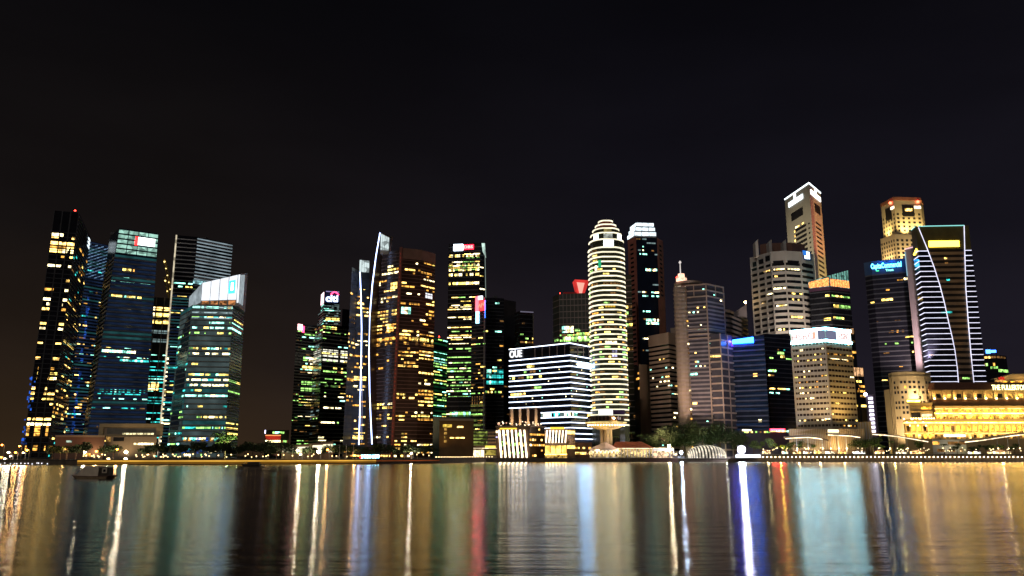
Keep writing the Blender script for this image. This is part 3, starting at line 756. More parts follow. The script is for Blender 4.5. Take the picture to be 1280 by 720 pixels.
t = Tower('office_tower', 'tall black office tower with a red and white roof sign and a lit roof fin', 'tower', [(561, 305), (600, 303.5), (607, 305)], D=720, k=1, mat=glass_black, depth=28)
z1 = t.z1
t.windows(0, 46, 18, [Ww, Wy, Wm2, Wg, Ww], prow=.66, pcell=.42, run=(2, 6), hf=.48, z0=z1 - 92, z1=z1 - 9, gap=.1, seed=121)
t.windows(0, 26, 18, [Wg, Wc, Ww, Wg], prow=.72, pcell=.4, run=(1, 5), hf=.48, z0=36, z1=z1 - 92, gap=.1, seed=122)
t.windows(1, 46, 3, [Ww, Wy], prow=.3, pcell=.6, run=(1, 3), hf=.48, z1=z1 - 9, seed=123)
for k in (12.5, 21, 25.5, 30, 38): row(t, 0, z1 - k, 2.2, .02, .98, 16, [Ww, Wy], .75, int(k))
row(t, 0, 38, 3.4, .1, .95, 10, [Wg, Wc], .9); t.bands(48, .2, .3, clad_dark)
t.panel(0, .16, .46, z1 - 6.6, z1 - .8, mat_emit('white star sign', (.72, .86, 1), 9), .9, 'sign_emblem'); t.panel(0, .47, .80, z1 - 5.8, z1 - 1.4, mat_emit('red sign board', (1, .010, .025), 9), .7, 'sign_panel')
t.text(0, .635, z1 - 3.6, 8.2, 2.6, 'DBS', mat_emit('pink sign letters', (1, .30, .25), 4), .9)
mb = MB(); q = [PT(602, 304, 716), PT(606, 304, 716), PT(607.5, 322, 716), PT(603.2, 314, 716)]; mb.add(q + [p + Vector((0, 2, 0)) for p in q], [(0, 3, 2, 1), (4, 5, 6, 7), (0, 1, 5, 4), (1, 2, 6, 5), (2, 3, 7, 6), (3, 0, 4, 7)])
mb.build('roof_fin', mat_emit('pale fin light', (.72, 1, .88), .9, .6, 1.3, .3), t.root)
mb = MB(); mb.tube([PT(606.2, 312, 715), PT(607.2, 372, 715)], .35, 5); mb.build('edge_light', mat_emit('dim edge light', (.8, 1, .9), .22), t.root)
t.done()

t = Tower('office_tower', 'dark office tower carrying the red white and blue upright sign', 'tower', [(589.5, 373), (607, 371)], D=680, k=1, mat=glass_black, depth=22)
z1 = t.z1
t.windows(0, 44, 6, [Wm1, Wy, Wd, Wm2, Wg], prow=.62, pcell=.3, run=(1, 2), hf=.5, z1=z1 - 26, seed=131); t.bands(44, .2, .3, clad_dark)
for k in range(7): t.pane(0, .02, .98, 20 + k * 4, 21.6 + k * 4, win('olive room', (.55, .7, .15), .25))
for k in range(5): t.pane(0, .1 + k * .17, .15 + k * .17, Zv(508, 680), Zv(495, 680), Wd)
t.panel(0, .33, .52, z1 - 12, z1 + 1, mat_emit('pink white strip', (1, .06, .08), 6), 1.2, 'sign_panel'); t.panel(0, .36, .56, z1 - 22, z1 - 12, mat_emit('ice blue strip', (.35, .72, 1), 4), 1.2, 'sign_panel')
mb = MB(); P_ = [t.pt(0, a_, z1 + b_, 1.5) for a_, b_ in ((.56, -9), (.66, -6), (.74, -9), (.82, -5.5), (.92, -7.5), (.98, -4.5))]; mb.tube(P_, .5, 6); mb.build('sign_script', mat_emit('pink script light', (1, .16, .10), 3), t.root); pr = t.pt(0, .7, z1 - 7, 5); lamp('sign_glow', 'POINT', tuple(pr), 6000, (1, .03, .05), t.root)
t.panel(0, .56, .98, z1 - 11.5, z1 - 3, sign_red, 1.0, 'sign_panel'); t.panel(0, .40, .80, z1 - 2, z1 + 1, mat_emit('white sign cap', (.9, .9, 1), 4), 1.1, 'sign_panel')
t.panel(0, .985, 1.0, z1 - 18, z1 - 3, sign_blue, .8, 'sign_panel'); t.fins(0, 1, .8, .5, clad_grey, ts=[.94], name='edge_pier'); t.done()

t = Tower('dark_tower', 'black tower with a few lit windows and teal storeys low down, beside the upright sign', 'tower', [(607.5, 372), (630, 373)], D=700, mat=glass_black, depth=26)
t.windows(0, 44, 8, [Wy, Wm1, Wd, Wc], prow=.35, pcell=.12, run=(1, 2), hf=.5, seed=141)
for v in (464, 470.5, 478): row(t, 0, Zv(v + 2, 700), 2.8, .05, .98, 7, [Wt, Wt, Wc], .9, v.__hash__() % 50)
row(t, 0, Zv(491, 700), 1.6, .0, .98, 10, [Wg, Wy], .7); t.bands(44, .16, .3, clad_dark); t.plant(n=1); t.done()
t = Tower('dark_tower', 'blank dark slab rising just behind the black tower with teal storeys', 'tower', [(628, 374), (645, 377)], D=760, mat=clad_dark, depth=22)
t.windows(0, 40, 6, [Wd, Wy], prow=.2, pcell=.2, z1=t.z1 - 45, seed=142); t.done()
t = Tower('dark_tower', 'small dark tower with a dim lit roof rim, just above the white lined office block', 'tower', [(643.5, 391), (650, 388.5), (667, 389.5)], D=740, k=1, mat=glass_black, depth=22)
t.windows(1, 36, 8, [Wy, Wm1, Wg, Wd], prow=.5, pcell=.3, run=(1, 2), hf=.5, z1=t.z1 - 6, seed=143)
t.panel(1, .02, .98, t.z1 - 1.2, t.z1 - .2, mat_emit('dim lilac rim', (.55, .5, .7), .25), .4, 'rim_light'); t.bands(34, .2, .3, clad_dark); t.panel(1, .94, .99, t.z1 - 40, t.z1 - 2, mat_surface('grey pier', (.3, .27, .25)), .5, 'edge_pier')
t.done()

# --- the white lined block
D1 = 600; zO = Zv(429, D1)
xyO = [Vector((Xu(676, 470, Dz(433.4, zO)), Dz(433.4, zO))), Vector((Xu(713, 470, D1), D1)), Vector((Xu(739, 470, 622), 622))]
t = Tower('white_lined_office_block', 'broad black office block ruled with white light lines, three white letters at its top corner', 'office block', xy=xyO, ztop=zO, mat=clad_navy, depth=34)
e0 = Vector((Xu(636.5, 470, Dz(437, zO)), Dz(437, zO)))
zH = Zv(511, Dz(437, zO))
t.volume([e0, xyO[0] + (xyO[0] - xyO[1]) * .001], zH, zO, clad_navy, 'overhanging_wing', 32)
up = Tower.__new__(Tower); up.__dict__.update(t.__dict__); up.xy = [e0, xyO[1], xyO[2]]; up.bt = [0] * 3
vl = [428.9, 444, 450.7, 457.4, 464.3, 471.3, 478, 485, 492, 499, 506.7, 514.4, 521, 528, 534.5, 541.8, 548.4]
for k, v in enumerate(vl):
    z = Zv(v, D1); q = up if k < 11 else t; mb = MB(); q.strip(mb, 0, 2, z - .23, z + .23, .55); mb.build('light_line', led_white, t.root)
glass_band = mat_surface('black ribbon glass', (.01, .012, .02), .15, .6)
for k in range(len(vl) - 1):
    q = up if k < 10 else t; za, zb_ = Zv(vl[k + 1], D1) + .7, Zv(vl[k], D1) - .7; mb = MB(); q.strip(mb, 0, 2, za, zb_ , .12); mb.build('ribbon_window', glass_band, t.root)
pier = mat_surface('pinkish pier', (.35, .25, .24), .6)
up.fins(0, 8, .5, .45, pier, Zv(443, D1), zO - .4, 'roof_piers', ts=[.44, .56, .68, .80, .92]); up.fins(1, 8, .5, .45, pier, Zv(443, D1), zO - .4, 'roof_piers', ts=[.35, .62, .9])
r_ = random.Random(15)
for (v, a, b, n, pal, p) in ((457, .1, .5, 8, [Wd, Wy, Wg], .5), (464, .05, .55, 10, [Wg, Wd, Wy], .8), (478, .25, .6, 6, [Wd, Wg], .6), (485.5, .02, .28, 5, [Wy, Wm2], 1), (492, .3, .55, 4, [Wy, Wg], .7), (450.5, .3, .5, 3, [Wy], .7)):
    row(up, 0, Zv(v, D1) - 2.9, 1.7, a, b, n, pal, p, int(v))
up.wins = t.wins
for k in range(26):
    f = r_.randint(1, 9); a = r_.random(); i = 1 if r_.random() < .55 else 0
    up.pane(i, a * .96, a * .96 + (.02 if i else .012), Zv(vl[f], D1) - 2.2, Zv(vl[f], D1) - 1.5, r_.choice([Ww, Wd, Wc]), .15)
row(t, 0, Zv(520, D1), 2.9, .0, 1, 14, [Wc, Ww, Dp, Wt], .85, 77); row(t, 1, Zv(520, D1), 2.7, .05, .3, 3, [Ww, Wc], .9); row(t, 1, Zv(520, D1), 2.7, .75, .98, 2, [Wm2], 1)
# offset the panes clear of the ribbon glass
t.wins = [([p + Vector((0, -.14, 0)) for p in q], m) for q, m in t.wins]
up.text(0, .125, Zv(442.0, 630), 12.2, 5.6, 'OUE', mat_emit('white letters', (.95, .97, 1), 1.6), .9)
up.panel(1, .36, .97, Zv(459, 612), Zv(453.4, 612), mat_emit('blue white sign', (.30, .60, 1), 34), .9, 'sign_panel')
for k, u in enumerate((640, 650, 660, 670)):
    a = Vector((Xu(u, 515, 634 - k * 2), 634 - k * 2)); mb = MB(); mb.box((a.x, a.y + .6, (zH + GROUND) / 2), (1.0, 1.0, (zH - GROUND) / 2)); mb.build('column', conc_beige, t.root)
    lamp('column_uplight', 'SPOT', (a.x + .3, a.y - 5, 21), 22000, (1, .66, .34), t.root, target=(a.x, a.y, 34), spot=40)
mb = MB(); bk0, bk1 = e0 * 1.035, xyO[0] * 1.03; mb.prism([tuple(bk0), tuple(bk1), tuple(bk1 * 1.02), tuple(bk0 * 1.02)], GROUND, zH - .01); mb.build('recessed_lobby', conc_brown, t.root)
t.done()

# --- the gridded tower with a red roof lantern
t = Tower('gridded_tower', 'gridded tower with a red funnel shaped roof lantern behind the white lined block', 'tower', [(691, 371), (699, 367.5), (741, 366)], D=690, k=1, mat=mat_surface('dusky glass', (.05, .06, .05), .3, .5), depth=28)
t.fins(1, 9, .35, .3, mat_surface('pinkish grid', (.32, .27, .25), .6)); t.bands(26, .12, .3, mat_surface('pinkish grid', (.32, .27, .25)), z0=GROUND)
t.windows(1, 26, 18, [Wg, Wy, Wg, Ww, Wd], prow=lambda f: .95 if f < .8 and f > .5 else .15, pcell=.42, run=(1, 3), hf=.5, z0=20, z1=t.z1 - 8, seed=161)
t.windows(0, 26, 5, [Wg, Wy], prow=.3, pcell=.3, z0=20, seed=162)
row(t, 1, Zv(416, 690), 5.5, .06, .42, 3, [Wc, Ww], 1); row(t, 1, Zv(420, 690), 2.4, .5, .98, 6, [Wy, Wg], .9); row(t, 1, Zv(425, 690), 2.6, .08, .98, 10, [Wg, Ww], .9)
mb = MB(); zl0, zl1 = t.z1 + .2, Zv(350.5, 692); a0, a1, b0, b1 = Xu(722, 363, 692), Xu(729, 363, 692), Xu(718, 350, 692), Xu(735, 350, 692)
vs = [(a0, 690, zl0), (a1, 690, zl0), (a1 + 1, 699, zl0), (a0 - 1, 699, zl0), (b0, 688, zl1), (b1, 688, zl1 - .8), (b1 + 1, 701, zl1 - .8), (b0 - 1, 701, zl1)]
mb.add(vs, [(0, 1, 5, 4), (1, 2, 6, 5), (2, 3, 7, 6), (3, 0, 4, 7), (4, 5, 6, 7), (3, 2, 1, 0)]); mb.build('roof_lantern', mat_emit('red lantern', (1, .06, .05), .75, .5, 1.3, .12), t.root)
mb = MB(); mb.add([(a0 + 1.2, 689.8, zl0 + .5), (a1 - 1.2, 689.8, zl0 + .5), (a1 + 1, 688.2, zl1 - 3), (a0 - 1, 688.2, zl1 - 2.4)], [(0, 1, 2, 3)]); mb.build('lantern_core', mat_emit('pink lantern core', (1, .45, .35), 1.1), t.root)
mb = MB(); mb.box((Xu(714, 365, 696), 700, t.z1 + 1.2), (7, 6, 1.2)); mb.build('roof_plant', red_paint, t.root)
t.beacon(1, .02, .4, .5); t.done()

# --- the round white ringed tower
D1 = 600; cx = Xu(760.5, 400, D1 + 13); cy = D1 + 13; RR = 13.6; zT = Zv(309, D1)
def ring_pts(r, n=16, a0=180, a1=360): return [Vector((cx + r * math.cos(rad(a0 + (a1 - a0) * k / n)), cy + r * math.sin(rad(a0 + (a1 - a0) * k / n)))) for k in range(n + 1)]
def facets(r): return [Vector((cx + r * x, cy + r * y)) for x, y in ((-1, .25), (-.985, -.16), (-.86, -.52), (-.62, -.80), (-.36, -.95), (.36, -.95), (.62, -.80), (.86, -.52), (.985, -.16), (1, .25))]
t = Tower('round_ringed_tower', 'tall round tower ringed with white light on every storey and a small domed top', 'tower', xy=facets(RR), ztop=zT, mat=mat_surface('olive tinted glass', (.05, .055, .035), .25, .5), depth=14)
zlo = Zv(531, D1); nfl = 36; hf = (zT - zlo) / nfl
band_glow = mat_emit('white spandrel glow', (1, .91, .64), 1.65, .55, 1.3, .12)
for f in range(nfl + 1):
    mb = MB(); t.strip(mb, 0, 9, zlo + f * hf - .46, zlo + f * hf + .46, .75); mb.build('glowing_band', band_glow, t.root)  # glowing bands stand for white spandrels lit along each floor
for i in range(9):
    nb = max(2, int(t.seglen(i) / 2.4))
    t.windows(i, nfl, nb, [Wy, Wd, Wd, Wm1, Wg, Wd, Wy], prow=lambda f: .85 if f < .62 else .3, pcell=.36, run=(1, 2), hf=.36, z0=zlo, z1=zT, sill=.30, seed=170 + i)
row(t, 4, Zv(384, D1), 2.4, .1, .9, 4, [mat_emit('amber storey', (1, .6, .05), .7)], 1); row(t, 4, Zv(370, D1) - 36, 2.4, .05, .95, 5, [Ww], 1)
for v in (441, 446): row(t, 4, Zv(v, D1), 2.2, .55, .95, 2, [win('lavender room', (.6, .6, 1), 1.2)], 1)
# stepped top
prof = [(RR * .97, zT, Zv(298, D1)), (RR * .86, Zv(298, D1), Zv(289, D1)), (RR * .74, Zv(289, D1), Zv(282.5, D1)), (RR * .58, Zv(282.5, D1), Zv(276.5, D1)), (RR * .40, Zv(276.5, D1), Zv(270.5, D1))]
for k, (r0, za, zb_) in enumerate(prof):
    t.volume([(p.x, p.y + (RR - r0) * .25) for p in facets(r0)], za, zb_, mat_surface('red brown drum', (.30, .07, .05)) if k >= 3 else t.body.data.materials[0], 'top_drum', 3)
    q = Tower.__new__(Tower); q.__dict__.update(t.__dict__); q.xy = [Vector((p.x, p.y + (RR - r0) * .25)) for p in facets(r0)]; q.bt = [0] * 10
    mb = MB(); q.strip(mb, 0, 9, zb_ - .9, zb_, .5); mb.build('glowing_band', band_glow, t.root)
    if k == 1:
        for i, (a, b) in ((2, (.0, 1)), (6, (.0, 1))): q.panel(i, a, b, za + .6, zb_ - 1.2, mat_emit('ice sign', (.55, .78, 1), 6) if i == 2 else mat_emit('pale sign', (.85, 1, .9), 6), .6, 'sign_panel')
        q.panel(4, .1, .9, za + 1, zb_ - 1, mat_emit('lit screen', (.8, .85, .75), .4, .2, 1.6, .5), .4, 'crown_light')
    if k == 0: q.panel(4, .12, .88, za + .8, zb_ - 1, mat_emit('white lit sign', (.88, 1, .97), 6), .6, 'sign_panel'); 
    if k == 2: q.panel(4, .1, .9, za + .6, zb_ - 1, win('gold gallery', (.7, .55, .2), .35), .4, 'crown_light')
t.pane(3, .2, .8, Zv(334, D1), Zv(325, D1), mat_emit('green scaffold light', (.05, .9, .4), .5), .8); t.pane(2, .6, .98, Zv(337, D1), Zv(331, D1), Ww, .8)
t.panel(5, .0, .5, Zv(531, D1), Zv(520, D1), mat_emit('white podium sign', (1, 1, .9), 1.4), 1.2, 'sign_panel') if False else None
t.done()

t = Tower('narrow_tower', 'narrow olive tower filling the gap behind the round ringed tower', 'tower', [(777, 344), (789, 343)], D=720, mat=mat_surface('olive tinted glass', (.05, .055, .035)), depth=20)
t.bands(30, .15, .3, mat_surface('pinkish grid', (.32, .27, .25))); t.windows(0, 30, 5, [Wd, Wy, Wg], prow=.6, pcell=.3, seed=181); t.done()

# --- the bevelled tower with a white crown
zq = Zv(296, 800)
t = Tower('crowned_tower', 'very tall dark tower with reddish edge piers and a blazing white stepped crown', 'tower', [(785, 303, 812), (795, 296, 800), (821, 294.5, 804), (828, 300, 818)], ztop=zq, mat=glass_blue, depth=34)
t.windows(1, 56, 14, [Wc, Ww, Dp, Wd], prow=.35, pcell=.16, run=(1, 3), hf=.45, seed=191)
for v in (338, 401, 405): row(t, 1, Zv(v, 800), 2.3, .35 if v > 400 else .4, .95, 8, [Ww, Wc], .85, v)
rb = mat_surface('reddish granite', (.42, .16, .12), .6, .3, var=.25)
for i in (0, 2):
    mb = MB(); t.strip(mb, i, i + 1, GROUND, zq, .4); mb.build('edge_pier', rb, t.root)
    for k in range(44): t.pane(i, .3, .7, zq - 8 - k * 4.6, zq - 6 - k * 4.6, glass_black, .48)
lo = t.volume(zplan([(786, 420, 806), (796.5, 420, 792)]), GROUND, Zv(375, 795), rb, 'lower_pier', 20); t.volume(zplan([(824.5, 420, 796), (832, 420, 806)]), GROUND, Zv(372, 800), rb, 'lower_pier', 20)
mb = MB()
for k in range(22):
    z = Zv(380, 795) - k * 4.4; mb.quad((*zplan([(787.6, 420, 803.4)])[0], z), (*zplan([(795.4, 420, 793)])[0], z), (*zplan([(795.4, 420, 793)])[0], z + 1.9), (*zplan([(787.6, 420, 803.4)])[0], z + 1.9))
    for v_ in mb.v[-4:]: pass
mb.v = [(x, y - .3, z) for x, y, z in mb.v]; mb.build('pier_windows', glass_black, t.root)
for k, (ins, va, vb) in enumerate(((0, 296, 289.5), (2.2, 289, 283), (4.6, 282.5, 276.5))):
    ch = [Vector((Xu(u, 296, d), d + ins)) for u, d in ((784.5 + ins * 1.0, 818), (793 + ins * .8, 801), (820.5 - ins * .35, 803))]
    t.volume(ch, Zv(va, 800), Zv(vb, 800) + .3, metal_pale, 'crown_step', 20)
    q = Tower.__new__(Tower); q.__dict__.update(t.__dict__); q.xy = ch; q.bt = [0] * 3
    za, zb_ = Zv(va, 800), Zv(vb, 800)
    for (i, n) in ((0, 2), (1, 3)):
        for j in range(n): q.panel(i, j / n + .02, (j + 1) / n - .02, za + 1.7, zb_ - .2, sign_ice, .5, 'crown_light')
t.done()

# --- centre and east
def clone(t, xy, z0, z1):
    q = Tower.__new__(Tower); q.__dict__.update(t.__dict__); q.xy = [Vector(p) for p in xy]; q.bt = [0.0] * len(xy); q.z0, q.z1 = z0, z1; return q
t = Tower('low_dark_block', 'low dark block with a blank beige end wall, under the white stepped crown', 'office block', [(786, 462), (799, 457)], D=700, k=1, mat=clad_dark, depth=22)
t.windows(0, 18, 6, [Wd, Wm1], prow=.3, pcell=.15, seed=201)
t.volume(zplan([(799, 470, 699), (812, 470, 703)]), GROUND, Zv(455.5, 700), conc_beige, 'end_wall', 20); t.done()

def banded(t, n, mats, frac=.5, out=.5, z0=None, z1=None, i0=0, i1=None): return t.bands(n, frac, out, mats, i0, i1, z0, z1, name='spandrel_bands')
t = Tower('striped_beige_block', 'brownish beige office block with plain horizontal stripes, behind the red tiled pavilion', 'office block', [(811, 421), (835, 416.5), (851, 420)], D=660, k=1, mat=glass_black, depth=30)
banded(t, 26, conc_beige, .55, .6, z1=t.z1 - 5); mb = MB(); t.strip(mb, 0, 2, t.z1 - 7, t.z1 + .6, .7); mb.build('attic_band', conc_beige, t.root)
t.windows(0, 26, 10, [Ww, Wm2, Wc], prow=.25, pcell=.14, run=(1, 1), hf=.36, sill=.6, z1=t.z1 - 5, off=.2, seed=211); t.windows(1, 26, 6, [Ww, Wc, Wm2], prow=.3, pcell=.25, run=(1, 1), hf=.36, sill=.6, z1=t.z1 - 5, off=.2, seed=213)
row(t, 1, Zv(492, 660), 2, .1, .7, 3, [Wc, Ww], 1); t.done()
t = Tower('beige_slab', 'plain brown beige slab between the striped block and the tower with the white spire', 'office block', [(838, 410), (857, 409)], D=720, mat=conc_beige, depth=25)
t.windows(0, 30, 3, [Wd], prow=.2, pcell=.2, seed=214); t.done()

# tower with the spire
t = Tower('spired_tower', 'grey lavender tower with a round corner drum, red lit roof and a white spire', 'tower', [(851, 357, 640), (883, 353, 632), (904, 358, 646)], ztop=Zv(354, 632), mat=mat_surface('lavender glass', (.085, .08, .105), .25, .5), depth=32)
z1 = t.z1; frame = mat_surface('pinkish frame', (.45, .35, .30), .7, .3); lav = mat_surface('lavender spandrel', (.27, .24, .27), .6, .3)
banded(t, 38, lav, .42, .35, z1=z1 - 12)
t.fins(0, 1, 1.2, .6, frame, name='corner_frame', ts=[.985]); t.fins(1, 1, 1.0, .6, frame, name='corner_frame', ts=[.985])
mb = MB()
for v in (355, 362.5, 370, 410.5, 417, 422): t.strip(mb, 0, 2, Zv(v, 632) - .5, Zv(v, 632) + .5, .65)
mb.build('frame_bands', frame, t.root); t.fins(0, 2, .6, .55, frame, Zv(370, 632), z1, 'frame_posts', ts=[.5]); t.fins(1, 2, .6, .55, frame, Zv(370, 632), z1, 'frame_posts', ts=[.5])
low = clone(t, zplan([(884, 440, 634), (902, 440, 627), (917, 440, 640)]), GROUND, Zv(417, 627))
t.volume([(p.x, p.y) for p in low.xy], GROUND, low.z1, t.body.data.materials[0], 'lower_wing', 20)
low.bands(17, .22, .6, frame, name='frame_bands'); low.fins(0, 1, .9, .65, frame, name='frame_posts', ts=[.03, .97]); low.fins(1, 2, .7, .65, frame, name='frame_posts', ts=[.5, .97])
drum = clone(t, [(Xu(852, 400, 640) + 5.2 * math.cos(rad(a)), 641 + 5.2 * math.sin(rad(a))) for a in range(180, 361, 30)], GROUND, Zv(358, 636))
t.volume([(p.x, p.y) for p in drum.xy], GROUND, drum.z1, frame, 'corner_drum', 4)
drum.bands(40, .4, .35, conc_beige, name='drum_slats')
for f in range(40): 
    if R.random() < .6: drum.pane(R.choice((4, 5)), .1, .9, GROUND + f * 3.6, GROUND + f * 3.6 + 1.2, R.choice([Wm1, Wd, Ww]), .42)
cxd, cyd = Xu(857, 352, 644), 644
mb = MB(); mb.lathe([(9.5, 0), (9.5, 3.2), (11.5, 3.6), (11.5, 5.4), (8.5, 6)], (cxd + 3, cyd + 4, z1 - 2), 20); mb.build('roof_drum', frame, t.root)
mb = MB(); mb.lathe([(9.8, 0), (9.8, 1.5)], (cxd + 2.6, cyd + 3.4, z1 - 1.6), 20); mb.build('drum_glow', mat_emit('cream ring light', (1, .85, .6), .85, .4, 1.4, .3), t.root)
xs, ys = Xu(850.5, 340, 640), 640
mb = MB(); mb.lathe([(4.2, 0), (4.2, 2.4), (2.6, 2.6), (2.6, 6), (1.2, 6.4)], (xs + 1, ys + 2, z1 + 3.6), 14); mb.build('roof_lantern', mat_emit('salmon lantern', (1, .55, .38), 1.9, .5, 1.3, .6), t.root)
mb = MB(); mb.ball((xs - 3.2, ys - 2, z1 + 6), .9); mb.build('beacon', red_bulb, t.root)
mb = MB(); mb.tube([(xs, ys, z1 + 8), (xs, ys, Zv(326, 640))], [.5, .3], 6); mb.ball((xs, ys, Zv(328, 640)), 1.1); mb.build('spire', mat_emit('white lit spire', (1, .9, .85), .8), t.root)
t.windows(0, 38, 12, [Wm2, Wc, Ww], prow=.3, pcell=.08, run=(1, 1), hf=.4, sill=.5, off=.1, seed=221); t.windows(1, 38, 8, [Wc, Ww], prow=.25, pcell=.1, run=(1, 1), hf=.4, sill=.5, off=.1, seed=222)
row(low, 0, Zv(446, 627), 2, .1, .95, 2, [Wy, Wm2], 1); low.wins = t.wins; row(t, 0, Zv(505, 632), 2.2, .25, .45, 1, [Wm2], 1); row(t, 0, Zv(468, 632), 2, .0, .5, 4, [Wc], .8)
t.done()

for (x_, y_, z_, tx, ty, tz, e_) in ((Xu(826, 540, 600), 604, 14, Xu(833, 480, 660), 660, 60, 60000), (Xu(872, 540, 590), 592, 16, Xu(880, 440, 632), 632, 90, 85000)):
    lamp('street_fill', 'SPOT', (x_, y_, z_), e_, (1, .68, .46), t.root, target=(tx, ty, tz), spot=110, blend=1)  # unseen spots added to stand in for street light on these facades
t = Tower('finned_tower', 'lavender grey tower with a raised slanting fin and a white lamp at its tip', 'tower', [(902, 386), (912, 387.5), (934, 397)], D=760, k=1, mat=lav, depth=24)
banded(t, 30, glass_blue, .45, .3); ch = zplan([(917, 390, 756), (933.5, 390, 764)])
t.volume(ch, t.z1 - 6, [Zv(392, 760), Zv(379.5, 760)], lav, 'roof_fin', 5)
mb = MB(); mb.ball((ch[1].x - .8, ch[1].y, Zv(376.8, 760)), 1.1); mb.build('roof_lamp', bulb_warm, t.root)
mb = MB(); mb.tube([(ch[1].x - .8, ch[1].y, Zv(382, 760)), (ch[1].x - .8, ch[1].y, Zv(377, 760))], .25, 5); mb.build('lamp_mast', metal_pale, t.root)
t.windows(0, 28, 4, [Wd], prow=.2, pcell=.3, seed=2); t.done()

t = Tower('navy_block', 'deep navy office block under a glowing cyan and violet roof sign', 'office block', [(911, 422), (955, 419)], D=640, mat=glass_blue, depth=26)
t.bands(24, .3, .3, clad_navy); t.glow_rows(0, 24, [Dn], hf=.4, p=.5)
t.windows(0, 24, 14, [Wd, Wm1, Wc], prow=.22, pcell=.08, run=(1, 2), hf=.35, seed=231); row(t, 0, Zv(472, 640), 2.4, .62, .76, 1, [Wm2], 1); row(t, 0, Zv(528, 640), 1.8, .7, .8, 1, [Ww], 1)
z1 = t.z1; mb = MB(); a, b = t.pt(0, .12, z1, .6), t.pt(0, .66, z1, .6)
t.panel(0, .03, .11, Zv(433, 640), Zv(426.5, 640), sign_violet, 1.2, 'sign_panel'); t.panel(0, .11, .70, Zv(430, 640), Zv(425.5, 640), mat_emit('cyan sign tube', (.025, .20, 1), 14), 1.2, 'sign_panel', zb=Zv(423.5, 640))
t.panel(0, .10, .7, Zv(431.4, 640), Zv(430.6, 640), mat_emit('sky blue sign edge', (.006, .08, 1), 6), 1.0, 'sign_edge')
for s_ in (.12, .4, .65):
    p = t.pt(0, s_, Zv(429, 640), 4.5); lamp('sign_glow', 'POINT', tuple(p), 1800, (.22, .10, 1) if s_ < .2 else (.02, .12, 1), t.root)
t.done()

t = Tower('teal_black_block', 'blue black office block with sparse lights, between the cyan sign and the cream bank block', 'office block', [(947, 419.5), (957, 417), (993, 420)], D=670, k=1, mat=glass_blue, depth=26)
t.windows(1, 28, 14, [Wg, Wc, Wd, Wt, Wm2], prow=.5, pcell=.14, run=(1, 2), hf=.4, seed=241); t.bands(28, .2, .3, clad_navy)
row(t, 1, Zv(441.5, 670), 2.4, .35, .6, 3, [Wg], .8); row(t, 1, Zv(464.5, 670), 2, .05, .3, 3, [Wg], 1); row(t, 1, Zv(446, 670), 2.2, .45, .62, 1, [Wy], 1)
t.plant(n=1, h=2); t.done()

# pale fluted tower
t = Tower('pale_fluted_tower', 'pale concrete tower with vertical piers and a blue and white square logo', 'tower', [(938.5, 328, 770), (964, 316, 746), (981, 313.5, 742), (1000, 315, 746), (1016, 319, 756)], ztop=Zv(313.5, 742), mat=glass_black, depth=34)
z1 = t.z1; fr = conc_white
banded(t, 32, fr, .5, .6, z1=z1 - 11); mb = MB(); t.strip(mb, 0, 4, z1 - 11, z1, .7); mb.build('attic_band', fr, t.root)
for i, ts in ((0, [.0, .34, .68, .99]), (1, [.99]), (2, [.99]), (3, [.99])): t.fins(i, 1, 2.0 if i != 0 else 1.4, 1.0, fr, name='piers', ts=ts)
for (i, a, b, v0, v1) in ((0, .12, .30, 327, 321), (0, .42, .64, 326, 320), (0, .74, .95, 325, 318), (1, .1, .85, 331, 326), (2, .1, .85, 331, 326), (3, .1, .8, 333, 328)):
    t.panel(i, a, b, Zv(v0, 744), Zv(v1, 744), glass_black, .85, 'top_window')
t.volume(zplan([(950, 310, 772), (962, 310, 766), (990, 310, 764), (1006, 310, 772)]), z1 - .3, Zv(303.5, 765), conc_brown, 'roof_storey', 14)
for u in (946, 963, 981): 
    p = zplan([(u, 310, 756)])[0]; mb = MB(); mb.prism([(p.x - 1.2, p.y), (p.x + 1.6, p.y), (p.x + 1.6, p.y + 8), (p.x - 1.2, p.y + 8)], z1 - 2, [Zv(303, 756), Zv(299, 756), Zv(299, 756), Zv(303, 756)]); mb.build('roof_pier', fr, t.root)
t.panel(3, .18, .78, Zv(325, 750), Zv(313.5, 750), mat_surface('blue logo board', (.03, .10, .45)), 1.2, 'logo_board')
t.panel(3, .40, .66, Zv(323.6, 750), Zv(314.6, 750), mat_emit('ice logo light', (.75, .92, 1), 2.6), 1.35, 'logo_figure'); t.panel(3, .24, .48, Zv(324, 750), Zv(320, 750), mat_emit('ice logo light', (.75, .92, 1), 2.6), 1.45, 'logo_figure')
t.panel(3, .18, .40, Zv(319.6, 750), Zv(314, 750), mat_emit('blue logo glow', (.03, .22, .8), 1), 1.3, 'logo_field')
for i, (a, b) in ((1, (0, 1)), (2, (0, 1)), (0, (0, 1)), (3, (0, 1))):
    t.windows(i, 32, 8 if i in (1, 2) else 6, [Ww, Wm2, Wy], prow=.16, pcell=.35, run=(1, 2), hf=.34, sill=.58, off=.12, z1=z1 - 11, seed=250 + i)
row(t, 1, Zv(337.5, 744), 1.8, .1, .9, 5, [Ww, Wm2], .8); row(t, 2, Zv(337.5, 744), 1.8, .1, .9, 4, [Ww], .8); row(t, 0, Zv(338, 746), 1.8, .6, .9, 2, [Wm2], 1)
row(t, 1, Zv(362, 744), 2, .0, .9, 4, [Ww], .9); row(t, 0, Zv(367, 746), 2.2, .7, .95, 1, [Ww], 1); row(t, 2, Zv(397.5, 744), 1.8, .1, .9, 4, [Wm2], .9)
t.done()

